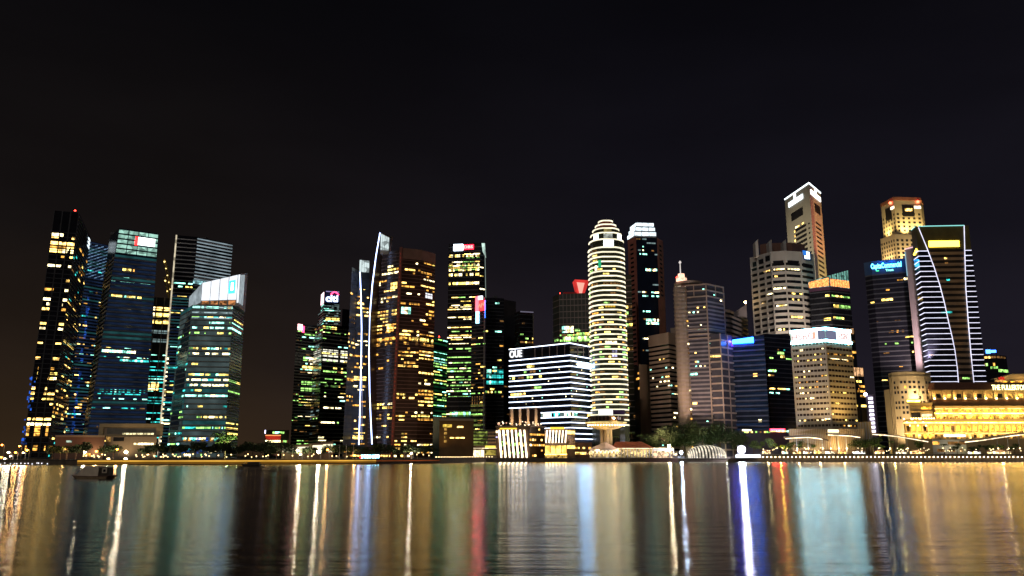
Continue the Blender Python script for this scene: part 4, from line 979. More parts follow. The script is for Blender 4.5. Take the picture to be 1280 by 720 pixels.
lamp('street_fill', 'SPOT', (Xu(1012, 400, 700), 690, 86), 170000, (1, .80, .62), t.root, target=(Xu(995, 350, 745), 745, 150), spot=120, blend=1)  # unseen fill spot added in mid air to lighten the fluted tower
# the tallest tower with two faces
t = Tower('tallest_tower', 'tallest tower, a square shaft with one grey and one orange lit face', 'tower', [(981, 249), (1011, 228.5), (1025.5, 241)], D=835, k=1, mat=mat_surface('warm grey cladding', (.36, .35, .33), .6, .3, var=.12, streak=.1), depth=30)
z1 = t.z1
mb = MB(); t.strip(mb, 0, 2, z1 - 1.0, z1 + .4, .6); mb.build('roof_light', mat_emit('white roof tube', (.85, .97, 1), 2.6), t.root)
t.panel(0, .16, .74, z1 - 12.5, z1 - 7.5, mat_emit('white sign bar', (.85, .96, 1), 3), .8, 'sign_panel', zb=z1 - 7.5); t.panel(0, .40, .46, z1 - 7.4, z1 - 1.2, mat_emit('white sign bar', (.85, .96, 1), 3), .8, 'sign_stem')
t.panel(1, .08, .92, z1 - 11.5, z1 - 6.5, mat_emit('cream sign bar', (1, .95, .86), 3), .8, 'sign_panel'); t.panel(1, .48, .56, z1 - 6.4, z1 - 1.2, mat_emit('cream sign bar', (1, .95, .86), 3), .8, 'sign_stem')
dk = mat_surface('dark slot', (.015, .015, .02), .4)
t.panel(0, .22, .7, z1 - 30, z1 - 21, dk, .12, 'dark_opening'); t.panel(1, .36, .85, z1 - 28, z1 - 18, dk, .12, 'dark_opening')
for k in range(36):
    zz = z1 - 44 - k * 5.2
    if zz < 20: break
    t.pane(0, .34, .78, zz, zz + 3.0, dk, .05); t.pane(0, .86, .92, zz, zz + 2.0, dk, .05)
    if k != 13 and k != 12: t.pane(1, .34, .82, zz + 3, zz + 5.2, dk, .05)
    t.pane(0, .29, .335, zz, zz + 2.4, Wm2 if R.random() < .8 else Wd, .05)
row(t, 0, z1 - 40, 1.6, .35, .8, 5, [Ww, Wm2], .7)
t.done()
a = t.pt(1, .5, 150); n = t.nrm(1)
lamp('facade_flood_or_fill', 'SPOT', (a.x + n.x * 70 + 5, a.y + n.y * 70, 118), 850000, (1, .66, .20), t.root, target=(a.x, a.y, 195), spot=75)
lamp('facade_flood_or_fill', 'SPOT', (a.x + n.x * 60 + 6, a.y + n.y * 60, 215), 190000, (1, .25, .10), t.root, target=(a.x, a.y, 240), spot=60)

a = t.pt(0, .5, 150); n = t.nrm(0)
lamp('facade_flood_or_fill', 'SPOT', (a.x + n.x * 90, a.y + n.y * 90, 170), 420000, (1, .82, .50), t.root, target=(a.x, a.y, 205), spot=75)  # unseen fill spot added in mid air to brighten the grey face

# tower with the lit lantern top
t = Tower('lantern_tower', 'dark tower with a pointed green and orange lit glass lantern on its roof', 'tower', [(1011, 361), (1037, 358), (1062, 361)], D=720, k=1, mat=glass_black, depth=26)
t.windows(1, 30, 10, [Wg, Wy, Wm2, Wc], prow=.4, pcell=.4, run=(2, 4), hf=.45, seed=261, z1=t.z1 - 30); t.windows(0, 30, 10, [Wd, Wg], prow=.25, pcell=.15, seed=262); t.bands(30, .2, .3, clad_dark)
row(t, 1, Zv(371.5, 720), 2.4, .05, .98, 5, [Wg, Wy], .9); row(t, 0, Zv(371, 720), 2.4, .75, .98, 1, [Wy], 1); row(t, 1, Zv(385, 720), 3.6, .1, .98, 3, [Wy, Wg], 1); row(t, 1, Zv(399, 720), 2.6, .05, .6, 4, [Wy, Wg], .9); row(t, 0, Zv(400, 720), 2.4, .6, .95, 3, [Wy], .8)
z1 = t.z1; a, m_, c = t.path(z1); la = mat_emit('green glass lantern', (.30, .75, .62), .42, .2, 1.7, .4); ora = sign_orange
t.volume([a + Vector((0, .3)), m_ + Vector((0, .3)), c + Vector((0, .3))], z1, [z1 + 6.2, Zv(344.5, 720), Zv(337, 728)], la, 'glass_lantern', 6)
t.z1 += 40
t.panel(0, .02, .98, z1 + .6, z1 + 6, ora, .3, 'news_band', zb=z1 + 8); t.panel(1, .05, .98, z1 + .6, z1 + 7, ora, .3, 'news_band')
t.z1 -= 40; mb = MB(); t.strip(mb, 0, 2, z1 - 3, z1, .4); mb.build('attic_band', mat_surface('dull violet band', (.10, .04, .09)), t.root)
for k in range(9):
    p = t.pt(1, k / 8, z1, .15); h_ = (Zv(344.5, 720) + (Zv(337, 728) - Zv(344.5, 720)) * k / 8) - z1; mb = MB(); mb.box((p.x, p.y, z1 + h_ / 2), (.2, .2, h_ / 2)); mb.build('lantern_post', metal_dark, t.root)
t.done()

# cream bank block
t = Tower('cream_bank_block', 'cream striped bank block under a blazing white roof sign band, its podium behind the palms', 'office block', [(989, 431), (1032.5, 427), (1064, 430.5)], D=600, k=1, mat=glass_brown, depth=34)
z1 = t.z1; cream = mat_surface('cream cladding', (.50, .44, .34), .8, .2, var=.15, streak=.2)
t.bands(16, .58, .5, cream, z0=Zv(537, 600), name='spandrel_bands'); t.fins(0, 10, .35, .3, cream, z0=Zv(537, 600)); t.fins(1, 8, .35, .3, cream, z0=Zv(537, 600)); t.fins(0, 1, 1.4, .8, cream, ts=[.985, .02], name='corner_pier')
for i in (0, 1): t.windows(i, 16, 14 - 2 * i, [Ww, Wm2, Wm1, Wy, Wd], prow=.8, pcell=.16, run=(1, 1), hf=.3, sill=.65, gap=.14, off=.15, z0=Zv(537, 600), seed=270 + i)
row(t, 0, Zv(430, 600) - 4, 1.9, .22, .34, 1, [Ww], 1); row(t, 1, Zv(448, 600), 1.5, .1, .8, 9, [Ww], .8); row(t, 0, Zv(524, 600), 1.6, .8, .98, 2, [Ww], 1)
hb = clone(t, t.xy, z1, Zv(409.5, 600)); t.volume([(p.x, p.y + .6) for p in t.xy], z1 + .02, hb.z1, cream, 'sign_storey', 26)
edge = mat_emit('ice blue sign edge', (.28, .80, 1), 30)
mb = MB(); hb.strip(mb, 0, 2, hb.z1 - 1.4, hb.z1 + .2, 1.0); mb.build('sign_edge', edge, t.root); mb = MB(); hb.strip(mb, 0, 2, z1 + .2, z1 + 1.6, 1.0); mb.build('sign_edge', edge, t.root)
bd = mat_emit('white sign board', (.74, .96, 1), 3.6)
hb.panel(0, .79, .985, z1 + 1.8, hb.z1 - 1.6, mat_emit('lavender wall glow', (.50, .52, .80), .35), .4, 'sign_board_or_wall_glow'); hb.panel(1, .015, .41, z1 + 1.8, hb.z1 - 1.6, mat_emit('lavender wall glow', (.5, .52, .8), .35), .4, 'sign_board_or_wall_glow')  # dim glowing panels paint the light on the bare wall between the signs
hb.panel(0, .03, .78, z1 + 1.8, hb.z1 - 1.6, bd, .5, 'sign_board_or_wall_glow'); hb.panel(1, .42, .98, z1 + 1.8, hb.z1 - 1.6, bd, .5, 'sign_board_or_wall_glow')
lt = mat_emit('pinkish sign letters', (1, .62, .58), .8)
hb.text(0, .36, (z1 + hb.z1) / 2, 17, 5.2, 'HSBC', lt, .62); hb.text(1, .70, (z1 + hb.z1) / 2, 12, 5.0, 'HSBC', lt, .62); hb.panel(0, .64, .73, z1 + 2.6, hb.z1 - 2.4, mat_emit('orange red emblem', (1, .32, .22), 1.8), .62, 'sign_emblem')
pod = clone(t, zplan([(986, 540, 594), (1034, 540, 588), (1080, 540, 596)]), GROUND, Zv(536, 592)); t.volume([tuple(p) for p in pod.xy], GROUND, pod.z1, mat_surface('brown cream podium', (.40, .27, .17), .8, .2), 'podium', 22)
pod.fins(0, 22, .5, .3, cream); pod.fins(1, 20, .5, .3, cream); pod.panel(1, .02, .30, Zv(540.5, 590), Zv(537, 590), mat_emit('cream podium sign', (1, .93, .62), 2.2), .5, 'sign_panel')
t.done()
for x_, e_ in ((-16, 1), (13, 1.4)):
    p = t.xy[1]; lamp('facade_flood_or_fill', 'SPOT', (p.x + x_, p.y - 10.5, 25.5), 30000 * e_, (1, .62, .18), t.root, target=(p.x + x_ * .8, p.y, 62), spot=140, blend=1)

t = Tower('columned_tower', 'slim tower behind the cream bank block, with warm lit columns at its setbacks', 'tower', [(1040, 412), (1068, 411)], D=690, mat=glass_black, depth=20)
t.windows(0, 24, 8, [Wd, Wm1], prow=.4, pcell=.2, seed=281)
for k in range(5): t.panel(0, k * .2 + .02, k * .2 + .15, Zv(411, 690) - 5, Zv(411, 690) - .4, mat_emit('peach arcade light', (1, .55, .26), .75, .4, 1.5, .3), .4, 'arcade_light')
t.volume(zplan([(1066, 470, 684), (1080, 470, 688)]), GROUND, Zv(459, 686), glass_black, 'lower_wing', 18)
q = clone(t, zplan([(1066, 470, 684), (1080, 470, 688)]), GROUND, Zv(459, 686)); q.wins = t.wins
for k in range(3): q.panel(0, k * .33 + .03, k * .33 + .27, q.z1 - 7.5, q.z1 - .4, mat_emit('peach arcade light', (1, .55, .26), .75), .4, 'arcade_light')
q.windows(0, 16, 4, [Wd, Wm1, Wy], prow=.5, pcell=.25, seed=282, z1=q.z1 - 10); t.done()

t = Tower('stair_tower', 'thin tower marked by a single column of white lamps, left of the cream stone building', 'tower', [(1082, 494), (1092, 493)], D=640, mat=mat_surface('lilac render', (.20, .17, .26), .7), depth=10)
for k in range(9): t.panel(0, .35, .85, Zv(500 + k * 5.1, 640), Zv(500 + k * 5.1, 640) + 1.8, mat_emit('white stair lamp', (.92, .85, 1), 3), .5, 'stair_lamp')
p = t.pt(0, .05, t.z1 + .6, .4); mb = MB(); mb.ball(p, 1.3); mb.build('roof_lamp', mat_emit('lilac lamp', (.85, .8, 1), 9), t.root); t.done()
t = Tower('small_cream_block', 'little cream block with lit columns at the foot of the cream bank block', 'building', [(1072, 528), (1089, 527)], D=612, mat=stone, depth=12)
t.fins(0, 5, .5, .4, conc_white, name='columns'); lamp('facade_flood_or_fill', 'SPOT', (*(t.xy[0] + Vector((6, -14))), 8), 5000, (1, .7, .35), t.root, target=(*(t.xy[0] + Vector((5, 0))), 24), spot=90); t.done()

t = Tower('navy_tower', 'dark office tower with a bright cyan roof sign, in front of the floodlit octagonal tower', 'tower', [(1080, 329), (1089, 327), (1144, 322)], D=790, k=1, mat=mat_surface('blackish glass', (.016, .017, .026), .2, .5), depth=30)
z1 = t.z1
t.windows(1, 40, 22, [Wy, Wm1, Wd, Wm2, Wg], prow=.55, pcell=.12, run=(1, 3), hf=.42, z1=z1 - 14, seed=291); t.bands(40, .25, .35, clad_dark); t.windows(0, 40, 3, [Wd, Wm2], prow=.2, pcell=.3, seed=292)
row(t, 1, Zv(353, 790), 3, .7, .85, 3, [Ww], 1); row(t, 1, Zv(377, 790), 2.6, .15, .42, 3, [Wy, Wm2], 1); row(t, 0, Zv(380, 790), 2.6, .4, 1, 1, [Wy], 1); row(t, 1, Zv(424, 790), 2.6, .6, .95, 3, [Wy, Wm2], .9); row(t, 1, Zv(417, 790), 2.2, .25, .6, 6, [Wd, Wm1], .7)
t.text(1, .33, Zv(334.2, 790), 27, 6.6, 'CapitaCommercial', mat_emit('cyan letters', (.10, .60, 1), 8), .9); t.text(1, .40, Zv(339.5, 790), 7, 2.2, 'Trust', mat_emit('cyan green letters', (.25, 1, .8), 3), .9); t.panel(1, .09, .16, Zv(340, 790), Zv(338.5, 790), sign_green, .8, 'sign_emblem')
mb = MB(); t.strip(mb, 0, 2, z1 - 13, z1 + .2, .4); mb.build('sign_storey', mat_surface('deep blue attic', (.02, .06, .16)), t.root)
for x_ in (.25, .5):
    p = t.pt(1, x_, z1 - 2, 5); lamp('sign_glow', 'POINT', tuple(p), 2500, (.02, .30, 1), t.root)
t.done()

# floodlit octagonal tower
z1 = Zv(247, 860); oc = [(1101, 256, 885), (1117, 247, 860), (1150, 247, 862), (1153.5, 252, 880)]
pale = mat_surface('pale gold stone', (.50, .43, .30), .75, .2, var=.10)
t = Tower('octagonal_tower', 'pale gold floodlit octagonal tower with small square windows and red roof beacons', 'tower', oc, ztop=z1, mat=pale, depth=32)
lowz = Zv(296, 862)
lw = clone(t, zplan([(1100.5, 300, 872), (1119, 300, 851), (1154, 300, 853), (1160, 300, 868)]), GROUND, lowz); t.volume([tuple(p) for p in lw.xy], GROUND, lowz, pale, 'lower_shaft', 24)
lw.wins = t.wins
for i in (0, 1):
    for f in range(10):
        for b in range(5):
            if f > 2: t.pane(i, (b + .28) / 5, (b + .72) / 5, z1 - 6 - f * 4.6, z1 - 3.6 - f * 4.6, dk, .06)
    for f in range(12):
        for b in range(6): lw.pane(i, (b + .25) / 6, (b + .75) / 6, lowz - 8 - f * 4.6, lowz - 5.4 - f * 4.6, dk, .06)
for f in range(10):
    for b in range(2): t.pane(2, (b + .25) / 2, (b + .75) / 2, z1 - 22 - f * 4.6, z1 - 19.4 - f * 4.6, dk, .06)
t.panel(0, .30, .75, z1 - 22, z1 - 8, dk, .15, 'dark_opening'); t.panel(1, .28, .72, z1 - 21, z1 - 8, dk, .15, 'dark_opening')
t.panel(1, .38, .66, z1 - 15, z1 - 12, Wm2, .3, 'lit_opening')
mb = MB(); t.strip(mb, 0, 3, z1 - 3, z1 + .6, .6); mb.build('parapet', mat_surface('reddish parapet', (.35, .14, .09)), t.root)
for i, s_ in ((0, .8), (1, .88)):
    p = t.pt(i, s_, z1 - 4.5, 1.2); mb = MB(); mb.ball(p, 1.6); mb.build('beacon', mat_emit('red flood beacon', (1, .10, .05), 9), t.root)
t.panel(1, .74, .99, z1 - 12, z1 - 9, led_warm, .4, 'ledge_light'); t.panel(0, .72, .98, z1 - 12, z1 - 9, led_warm, .4, 'ledge_light')
for (i, s_, zz, e_) in ((0, .4, lowz + 1, 1), (1, .3, lowz + 1, 1.2), (1, .8, lowz + 1, 1.0), (2, .5, lowz + 1, .7)):
    p = t.pt(i, s_, zz, 6.5); q = t.pt(i, s_, zz + 30); lamp('ledge_floodlight', 'SPOT', tuple(p), 62000 * e_, (1, .72, .27), t.root, target=tuple(q), spot=120, blend=1)
for (i, s_) in ((0, .5), (1, .3), (1, .7)):
    p = lw.pt(i, s_, Zv(328, 840), 8); q = lw.pt(i, s_, Zv(300, 840)); lamp('ledge_floodlight', 'SPOT', tuple(p), 52000, (1, .70, .32), t.root, target=tuple(q), spot=120, blend=1)
t.done()

# the arc-lined tower
DM = 725; zM = Zv(283, DM)
xm = zplan([(1155, 440, 738), (1161, 440, 725), (1228.5, 440, 722)])
t = Tower('arc_lined_tower', 'dark tower outlined by an arc of white light, with a yellow sign', 'tower', xy=xm, ztop=zM, mat=mat_surface('bronze glass', (.035, .028, .022), .25, .5), depth=30)
t.bands(36, .5, .4, mat_surface('bronze spandrel', (.30, .20, .12), .55, .4), 1, 2, z1=Zv(312, DM), name='spandrel_bands')
mb = MB(); t.strip(mb, 0, 2, Zv(312, DM), zM, .55); mb.build('attic_panel', mat_surface('olive attic panel', (.10, .085, .03), .6, .3), t.root)
def s_at(u, v): # place along the front face under a pixel of the photo
    k = (u - 640) / FPX / (CP - (360 - v) / FPX * SP); a, b = t.xy[1], t.xy[2]; return (k * a.y - a.x) / ((b.x - a.x) - k * (b.y - a.y))
arc = [(1147.5, 284.6), (1158, 310), (1167, 334), (1174, 356), (1180, 379), (1185, 402), (1189.5, 421), (1193, 438), (1196, 460), (1198, 486)]
rgt = [(1204.5, 282), (1205.5, 320), (1206.6, 360), (1209.5, 400), (1213, 442), (1217.5, 486)]
def fz(u, v): s_ = s_at(u, v); p = t.xy[1].lerp(t.xy[2], s_); return s_, CAMZ + ratio(v) * p.y
A_ = [fz(*p) for p in arc]; B_ = [fz(*p) for p in rgt]
def curve_s(C, z):
    for (s0, z0), (s1, z1_) in zip(C, C[1:]):
        if z1_ <= z <= z0: return s0 + (s1 - s0) * (z - z0) / (z1_ - z0)
    return C[-1][0] if z < C[-1][1] else C[0][0]
for C, nm in ((A_, 'light_arc'), (B_, 'light_line')):
    mb = MB(); mb.tube([t.pt(1, s_, z, 1.0) for s_, z in C], .34, 6); mb.build(nm, led_violet, t.root)
mb = MB(); mb.tube([t.pt(1, A_[0][0], zM - .2, 1.0), t.pt(1, B_[0][0], zM - .1, 1.0)], .42, 6); mb.build('roof_line', mat_emit('aqua light tube', (.35, .95, .90), 1.0), t.root)
mb = MB(); mb.tube([t.pt(0, .1, zM - .2, .8), t.pt(0, .99, zM - .1, .9)], .38, 6); mb.build('roof_line', mat_emit('aqua light tube', (.35, .95, .90), 1.0), t.root)
zl = Zv(484, DM); n_ = 27; step_ = (Zv(314, DM) - zl) / (n_ - 1)
gl_ = mat_surface('blue black bay glass', (.012, .014, .024), .15, .6)
for k in range(n_):
    z = zl + k * step_; sa, sb = max(.01, curve_s(A_, z)), curve_s(B_, z)
    mb = MB(); t.strip(mb, 0, 2, z - .20, z + .20, .95, tb=sa); mb.build('storey_light', led_violet, t.root)
    mb = MB(); t.strip(mb, 1, 2, z - .20, z + .20, .95, ta=sb + .015); mb.build('storey_light', led_violet, t.root)
    if k < n_ - 1:
        mb = MB(); t.strip(mb, 0, 2, z + .5, z + step_ - .5, .62, tb=sa); mb.build('bay_glass', gl_, t.root); mb = MB(); t.strip(mb, 1, 2, z + .5, z + step_ - .5, .62, ta=sb + .015); mb.build('bay_glass', gl_, t.root)
s0, z0 = fz(1161, 309); s1, z1_ = fz(1198, 301); t.panel(1, s0, s1, z0, z1_, sign_gold, 1.2, 'sign_panel')
mb = MB(); p0, p1 = t.pt(0, .25, Zv(315, DM), .8), t.pt(0, .85, Zv(311, DM), .8); mb.tube([p0, p1], 1.1, 6); mb.build('sign_panel', sign_gold, t.root)
for (u0, u1, v, m_) in ((1176, 1190, 391.5, Wt), (1180, 1184, 324, Wm2), (1181, 1185, 330, Wd), (1203, 1212, 474, Wg), (1183, 1187, 351, Wt)): 
    a = fz(u0, v); b = fz(u1, v); t.pane(1, a[0], b[0], a[1], a[1] + 1.6, m_, .5)
t.wins = [(q, m) for q, m in t.wins]
# the pale slab beside it
sl = zplan([(1143.5, 440, 760), (1154.2, 440, 752)]); t.volume(sl, GROUND, [Zv(313, 760), Zv(306, 752)], mat_surface('pinkish render', (.52, .44, .46), .8, .2, var=.08), 'service_slab', 24)
q = clone(t, sl, GROUND, Zv(313, 760)); mb = MB(); q.strip(mb, 0, 1, q.z1 + .6, q.z1 + 1.6, .4); mb.build('slab_light', mat_emit('pink slab light', (1, .6, .6), 1.2), t.root)
mb = MB(); mb.tube([q.pt(0, .03, z_, .4) for z_ in (Zv(315, 760), Zv(345, 760))], .35, 5); mb.build('slab_light', mat_emit('aqua slab light', (.4, .8, 1), .7), t.root)
t.done()
lamp('slab_floodlight', 'SPOT', (sl[0].x - 10, sl[0].y - 40, 88), 200000, (1, .74, .74), t.root, target=((sl[0].x + sl[1].x) / 2, sl[0].y, 120), spot=100)

t = Tower('low_dark_tower', 'low dark tower with a small bright blue sign, beyond the arc lined tower', 'tower', [(1222, 441), (1250, 437), (1262, 460)], D=800, k=1, mat=glass_black, depth=20) if False else None
t = Tower('low_dark_tower', 'low dark tower with a small bright blue sign, beyond the arc lined tower', 'tower', [(1222, 446, 800), (1246, 446, 792), (1258, 446, 800)], ztop=Zv(444, 795), mat=glass_black, depth=20)
t.windows(1, 16, 6, [Wd, Wg], prow=.5, pcell=.3, seed=301); t.windows(0, 16, 8, [Wd, Wm1, Wg], prow=.5, pcell=.25, seed=302); row(t, 0, t.z1 - 3, 2, .2, .98, 5, [Wd, Wm2], .9); row(t, 1, t.z1 - 3, 2, 0, .9, 3, [Wd], 1); row(t, 0, Zv(461, 795), 2, .6, 1, 3, [Wg], 1)
t.volume(zplan([(1231, 446, 800), (1248, 446, 798)]), t.z1, Zv(436, 798), clad_dark, 'roof_plant', 10); mb = MB(); q = clone(t, zplan([(1231, 446, 800), (1248, 446, 798)]), t.z1, Zv(436, 798))
bl = mat_emit('blue white sign light', (.05, .20, 1), 9); q.panel(0, .12, .45, Zv(441.5, 798), Zv(437, 798), bl, .6, 'sign_panel'); q.panel(0, .48, .86, Zv(440.5, 798), Zv(437.6, 798), bl, .6, 'sign_panel'); t.done()

# --- the cream stone building with a curved face
cs = [(1106, 1, 708), (1110, 1, 698), (1118, 1, 692), (1128, 1, 689), (1140, 1, 690), (1150, 1, 693), (1158, 1, 700)]
ch = zplan([(u + 8, 500, d) for u, _, d in cs])
t = Tower('curved_stone_building', 'cream stone building with a curved face, at the foot of the arc lined tower', 'building', xy=ch, ztop=Zv(466, 692), mat=stone, depth=18)
mb = MB(); t.strip(mb, 0, 6, t.z1 - 3.4, t.z1 - 2.6, .5); t.strip(mb, 0, 6, t.z1 - .5, t.z1 + .7, .5); mb.build('cornice', stone, t.root)
for i in range(1, 6):
    for f in range(9):
        for b in range(2): R.random() < .6 and t.pane(i, .12 + b * .46, .40 + b * .46, t.z1 - 9 - f * 4.2, t.z1 - 6.8 - f * 4.2, R.choice([dk, dk, dk, dk, dk, dk, Wm1, Wd]) if f < 5 and b else (dk if f < 7 else dk), .06)
t.fins(0, 2, .5, .3, stone, name='pilasters')
for i in range(6): t.fins(i, 1, .9, .35, stone, z1=t.z1 - 22, name='pilasters', ts=[.02])
t.volume(zplan([(1106, 500, 715), (1113, 500, 704)]), GROUND, Zv(487, 708), stone, 'side_wing', 10); t.done()
lamp('facade_flood_or_fill', 'SPOT', (ch[1].x - 16, ch[1].y - 30, 14), 120000, (1, .74, .42), t.root, target=(ch[2].x + 3, ch[2].y, 38), spot=80); lamp('facade_flood_or_fill', 'SPOT', (ch[4].x - 2, ch[4].y - 9, 50), 22000, (1, .76, .44), t.root, target=(ch[4].x, ch[4].y, 58), spot=150)

# ================================================================== the waterfront buildings
def block(name, label, cat, u0, u1, D, vtop, mat, vbase=None, zbase=None, depth=16, D2=None, vref=550, group=None):
    zb = zbase if zbase is not None else (Zv(vbase, D) if vbase else GROUND - .3)
    return Tower(name, label, cat, xy=zplan([(u0, vref, D), (u1, vref, D2 or D + 2)]), ztop=Zv(vtop, D), zbase=zb, mat=mat, depth=depth, group=group)
def wash(t, i, s, dz, out, e, col=(1, .70, .34), up=25, spot=110):
    p = t.pt(i, s, dz, out); q = t.pt(i, s, dz + up); lamp('facade_flood_or_fill', 'SPOT', tuple(p), e, col, t.root, target=tuple(q), spot=spot, blend=1)

# low podiums at the western end
t = block('brown_podium', 'long low brown podium with a dim sign, below the tower with the woven blue face', 'building', 69, 131, 560, 544.5, conc_brown, depth=20)
mb = MB(); t.strip(mb, 0, 1, t.z1 - 1, t.z1 + .3, .6); mb.build('roof_edge', conc_beige, t.root)
t.windows(0, 3, 16, [Wd, Wd, Wm1], prow=.8, pcell=.2, seed=401); t.panel(0, .23, .34, Zv(553, 560), Zv(550.6, 560), win('grey sign', (.8, 1, .8), .5), .4, 'sign_panel'); wash(t, 0, .6, 4, 12, 3000, (1, .5, .2)); wash(t, 0, .15, 4, 12, 2000, (1, .5, .2)); t.done()
t = block('cream_gallery', 'low cream gallery building with an upturned frame and a lit slot, below the bank tower', 'building', 123, 203, 570, 529.5, conc_beige, vbase=545, depth=22)
zt_ = t.z1; t.panel(0, .12, .88, Zv(542.5, 570), Zv(535, 570), mat_surface('grey slatted wall', (.25, .24, .22), .7, .3), .06, 'recess_wall')
mb = MB(); t.strip(mb, 0, 1, zt_ - 2.4, zt_, .9); mb.build('top_frame', stone, t.root)
mb = MB(); t.strip(mb, 0, 1, Zv(545, 570), Zv(543.5, 570), .9); mb.build('lower_frame', stone, t.root)
row(t, 0, Zv(543.2, 570), 1.1, .36, .86, 9, [win('pale slot light', (1, .86, .45), 1.3)], 1)
t.panel(0, .90, 1, t.z0, zt_ - 2.5, stone, .9, 'frame_pier'); t.panel(0, 0, .07, t.z0, zt_ - 2.5, stone, .9, 'frame_pier')
bx = zplan([(132, 550, 566), (196, 550, 568)]); t.volume(bx, GROUND - .3, Zv(545.5, 566), conc_beige, 'ground_storey', 18)
for s_ in (.05, .5, .9): wash(t, 0, s_, 4, 14, 4200, (1, .70, .34), 14)
q = clone(t, bx, GROUND, Zv(545.5, 566)); q.wins = t.wins; q.panel(0, .01, .10, Zv(552, 566), Zv(546, 566), win('gold foyer', (1, .55, .15), .8), .3, 'foyer_light'); q.panel(0, .15, .36, Zv(551.5, 566), Zv(546.5, 566), dk, .1, 'dark_opening'); row(q, 0, Zv(556, 566), 1.2, .55, .95, 6, [Ww], .9)
t.done()
t = block('far_showroom', 'small distant building with a red band and a lit ground floor', 'building', 331, 361, 860, 537.5, glass_green, depth=16)
t.panel(0, .02, .66, Zv(549.5, 860), Zv(545, 860), mat_surface('red cladding band', (.55, .06, .04), .6), .5, 'red_band'); t.panel(0, .02, .66, Zv(544.8, 860), Zv(543.6, 860), mat_emit('orange trim light', (1, .3, .1), 1.6), .6, 'trim_light')
row(t, 0, Zv(553, 860), 2.2, .02, .66, 7, [Ww], 1); row(t, 0, Zv(542, 860), 2, .3, .9, 6, [Wg, Wc], .8); row(t, 0, Zv(553, 860), 2, .7, .98, 4, [Wd, Wg], .8)
t.panel(0, -.02, .02, Zv(542, 860), Zv(537.5, 860), mat_emit('lilac sign', (.75, .7, 1), 3), .8, 'sign_panel'); wash(t, 0, .4, 4, 18, 30000, (1, .4, .25)); t.done()
t = block('white_wedge_hall', 'low bright white wedge shaped hall behind the dark trees, below the stepped bank tower', 'building', 353, 417, 480, 553, conc_brown, depth=20, D2=474)  # brown body colour keeps the lower wall of the white hall dark
t.body.hide_render = False
me = t.body.data
for v_ in me.vertices:                                       # the roof slopes down to the west
    if v_.co.z > 2: v_.co.z += -2.2 if v_.co.x < 0 else .6
wl = mat_emit('cream lit wall', (1, .90, .60), 1.5)  # wall panels glow in place of light falling on them
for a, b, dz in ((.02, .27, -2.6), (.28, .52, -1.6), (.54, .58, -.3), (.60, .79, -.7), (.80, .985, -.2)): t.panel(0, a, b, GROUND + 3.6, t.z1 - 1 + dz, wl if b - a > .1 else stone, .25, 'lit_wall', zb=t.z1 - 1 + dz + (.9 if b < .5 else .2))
t.done()
t = block('brown_car_park', 'plain brown block with an L shaped lit opening, beside the curved apartment tower', 'building', 549, 592, 560, 524, mat_surface('ochre wall', (.20, .12, .055), .8, .2), depth=20)
t.panel(0, .10, .36, Zv(534, 560), Zv(530.4, 560), win('yellow opening', (1, .66, .10), 1.0), .2, 'lit_opening'); 
for k in range(4): t.panel(0, .14, .22, Zv(553 - k * 5, 560), Zv(550 - k * 5, 560), win('ochre opening', (1, .55, .12), .5), .2, 'lit_opening')
row(t, 0, Zv(534.5, 560), 1, .5, .7, 2, [Wm2], 1); row(t, 0, Zv(548, 560), .8, .3, .75, 3, [Wm2], 1)
mb = MB(); t.strip(mb, 0, 1, t.z1 - 1, t.z1 + .4, .5); mb.build('roof_edge', conc_beige, t.root); wash(t, 0, .1, 6, 10, 2200, (1, .60, .16)); wash(t, 0, .7, 6, 12, 700, (1, .5, .16)); t.done()
t = block('dark_podium', 'dark green podium under the tower with the red and white star sign', 'building', 541, 588, 640, 521, mat_surface('dark green wall', (.03, .05, .04)), depth=16); t.done()
t = block('green_lit_block', 'low block with four olive lit storeys, left of the hotel with bright slanting columns', 'building', 590, 624, 600, 537, clad_dark, depth=14)
for k in range(5): t.panel(0, .0, .56, Zv(541.5 + k * 4.2, 600), Zv(539 + k * 4.2, 600), win('olive storey', (.50, .62, .12), .42), .2, 'lit_storey'); t.panel(0, .58, .99, Zv(541.5 + k * 4.2, 600), Zv(539.4 + k * 4.2, 600), mat_surface('tan balcony', (.35, .28, .2)), .4, 'balcony')
wash(t, 0, .7, 5, 10, 4000, (1, .6, .3)); t.done()
t = block('waterside_restaurant', 'low waterside restaurant with a row of cream lit arches, beside the brown block', 'restaurant', 566, 621, 577, 556.5, conc_beige, depth=12)
t.panel(0, .02, .72, Zv(570.5, 577), Zv(562.5, 577), win('cream arcade', (1, .80, .46), 3.2, .35, 1.3, .5), .2, 'arcade')
t.panel(0, .72, .98, Zv(569, 577), Zv(562.5, 577), win('olive arcade', (.8, .62, .12), .5), .2, 'arcade')
t.panel(0, .74, .97, Zv(560, 577), Zv(557.2, 577), mat_emit('yellow shop sign', (1, .78, .10), 1.6), .4, 'sign_panel')
for k in range(9):
    a = .02 + .70 * k / 8; t.panel(0, a - .006, a + .006, Zv(571, 577), Zv(561, 577), conc_brown, .5, 'pier')
mb = MB(); t.strip(mb, 0, 1, Zv(562, 577), Zv(560.6, 577), 1.4); mb.build('awning', conc_brown, t.root)
mb = MB(); mb.tube([t.pt(0, s_ / 12, Zv(560.3, 577), 1.5) for s_ in range(13)], .16, 5); mb.build('light_string', led_warm, t.root); t.done()

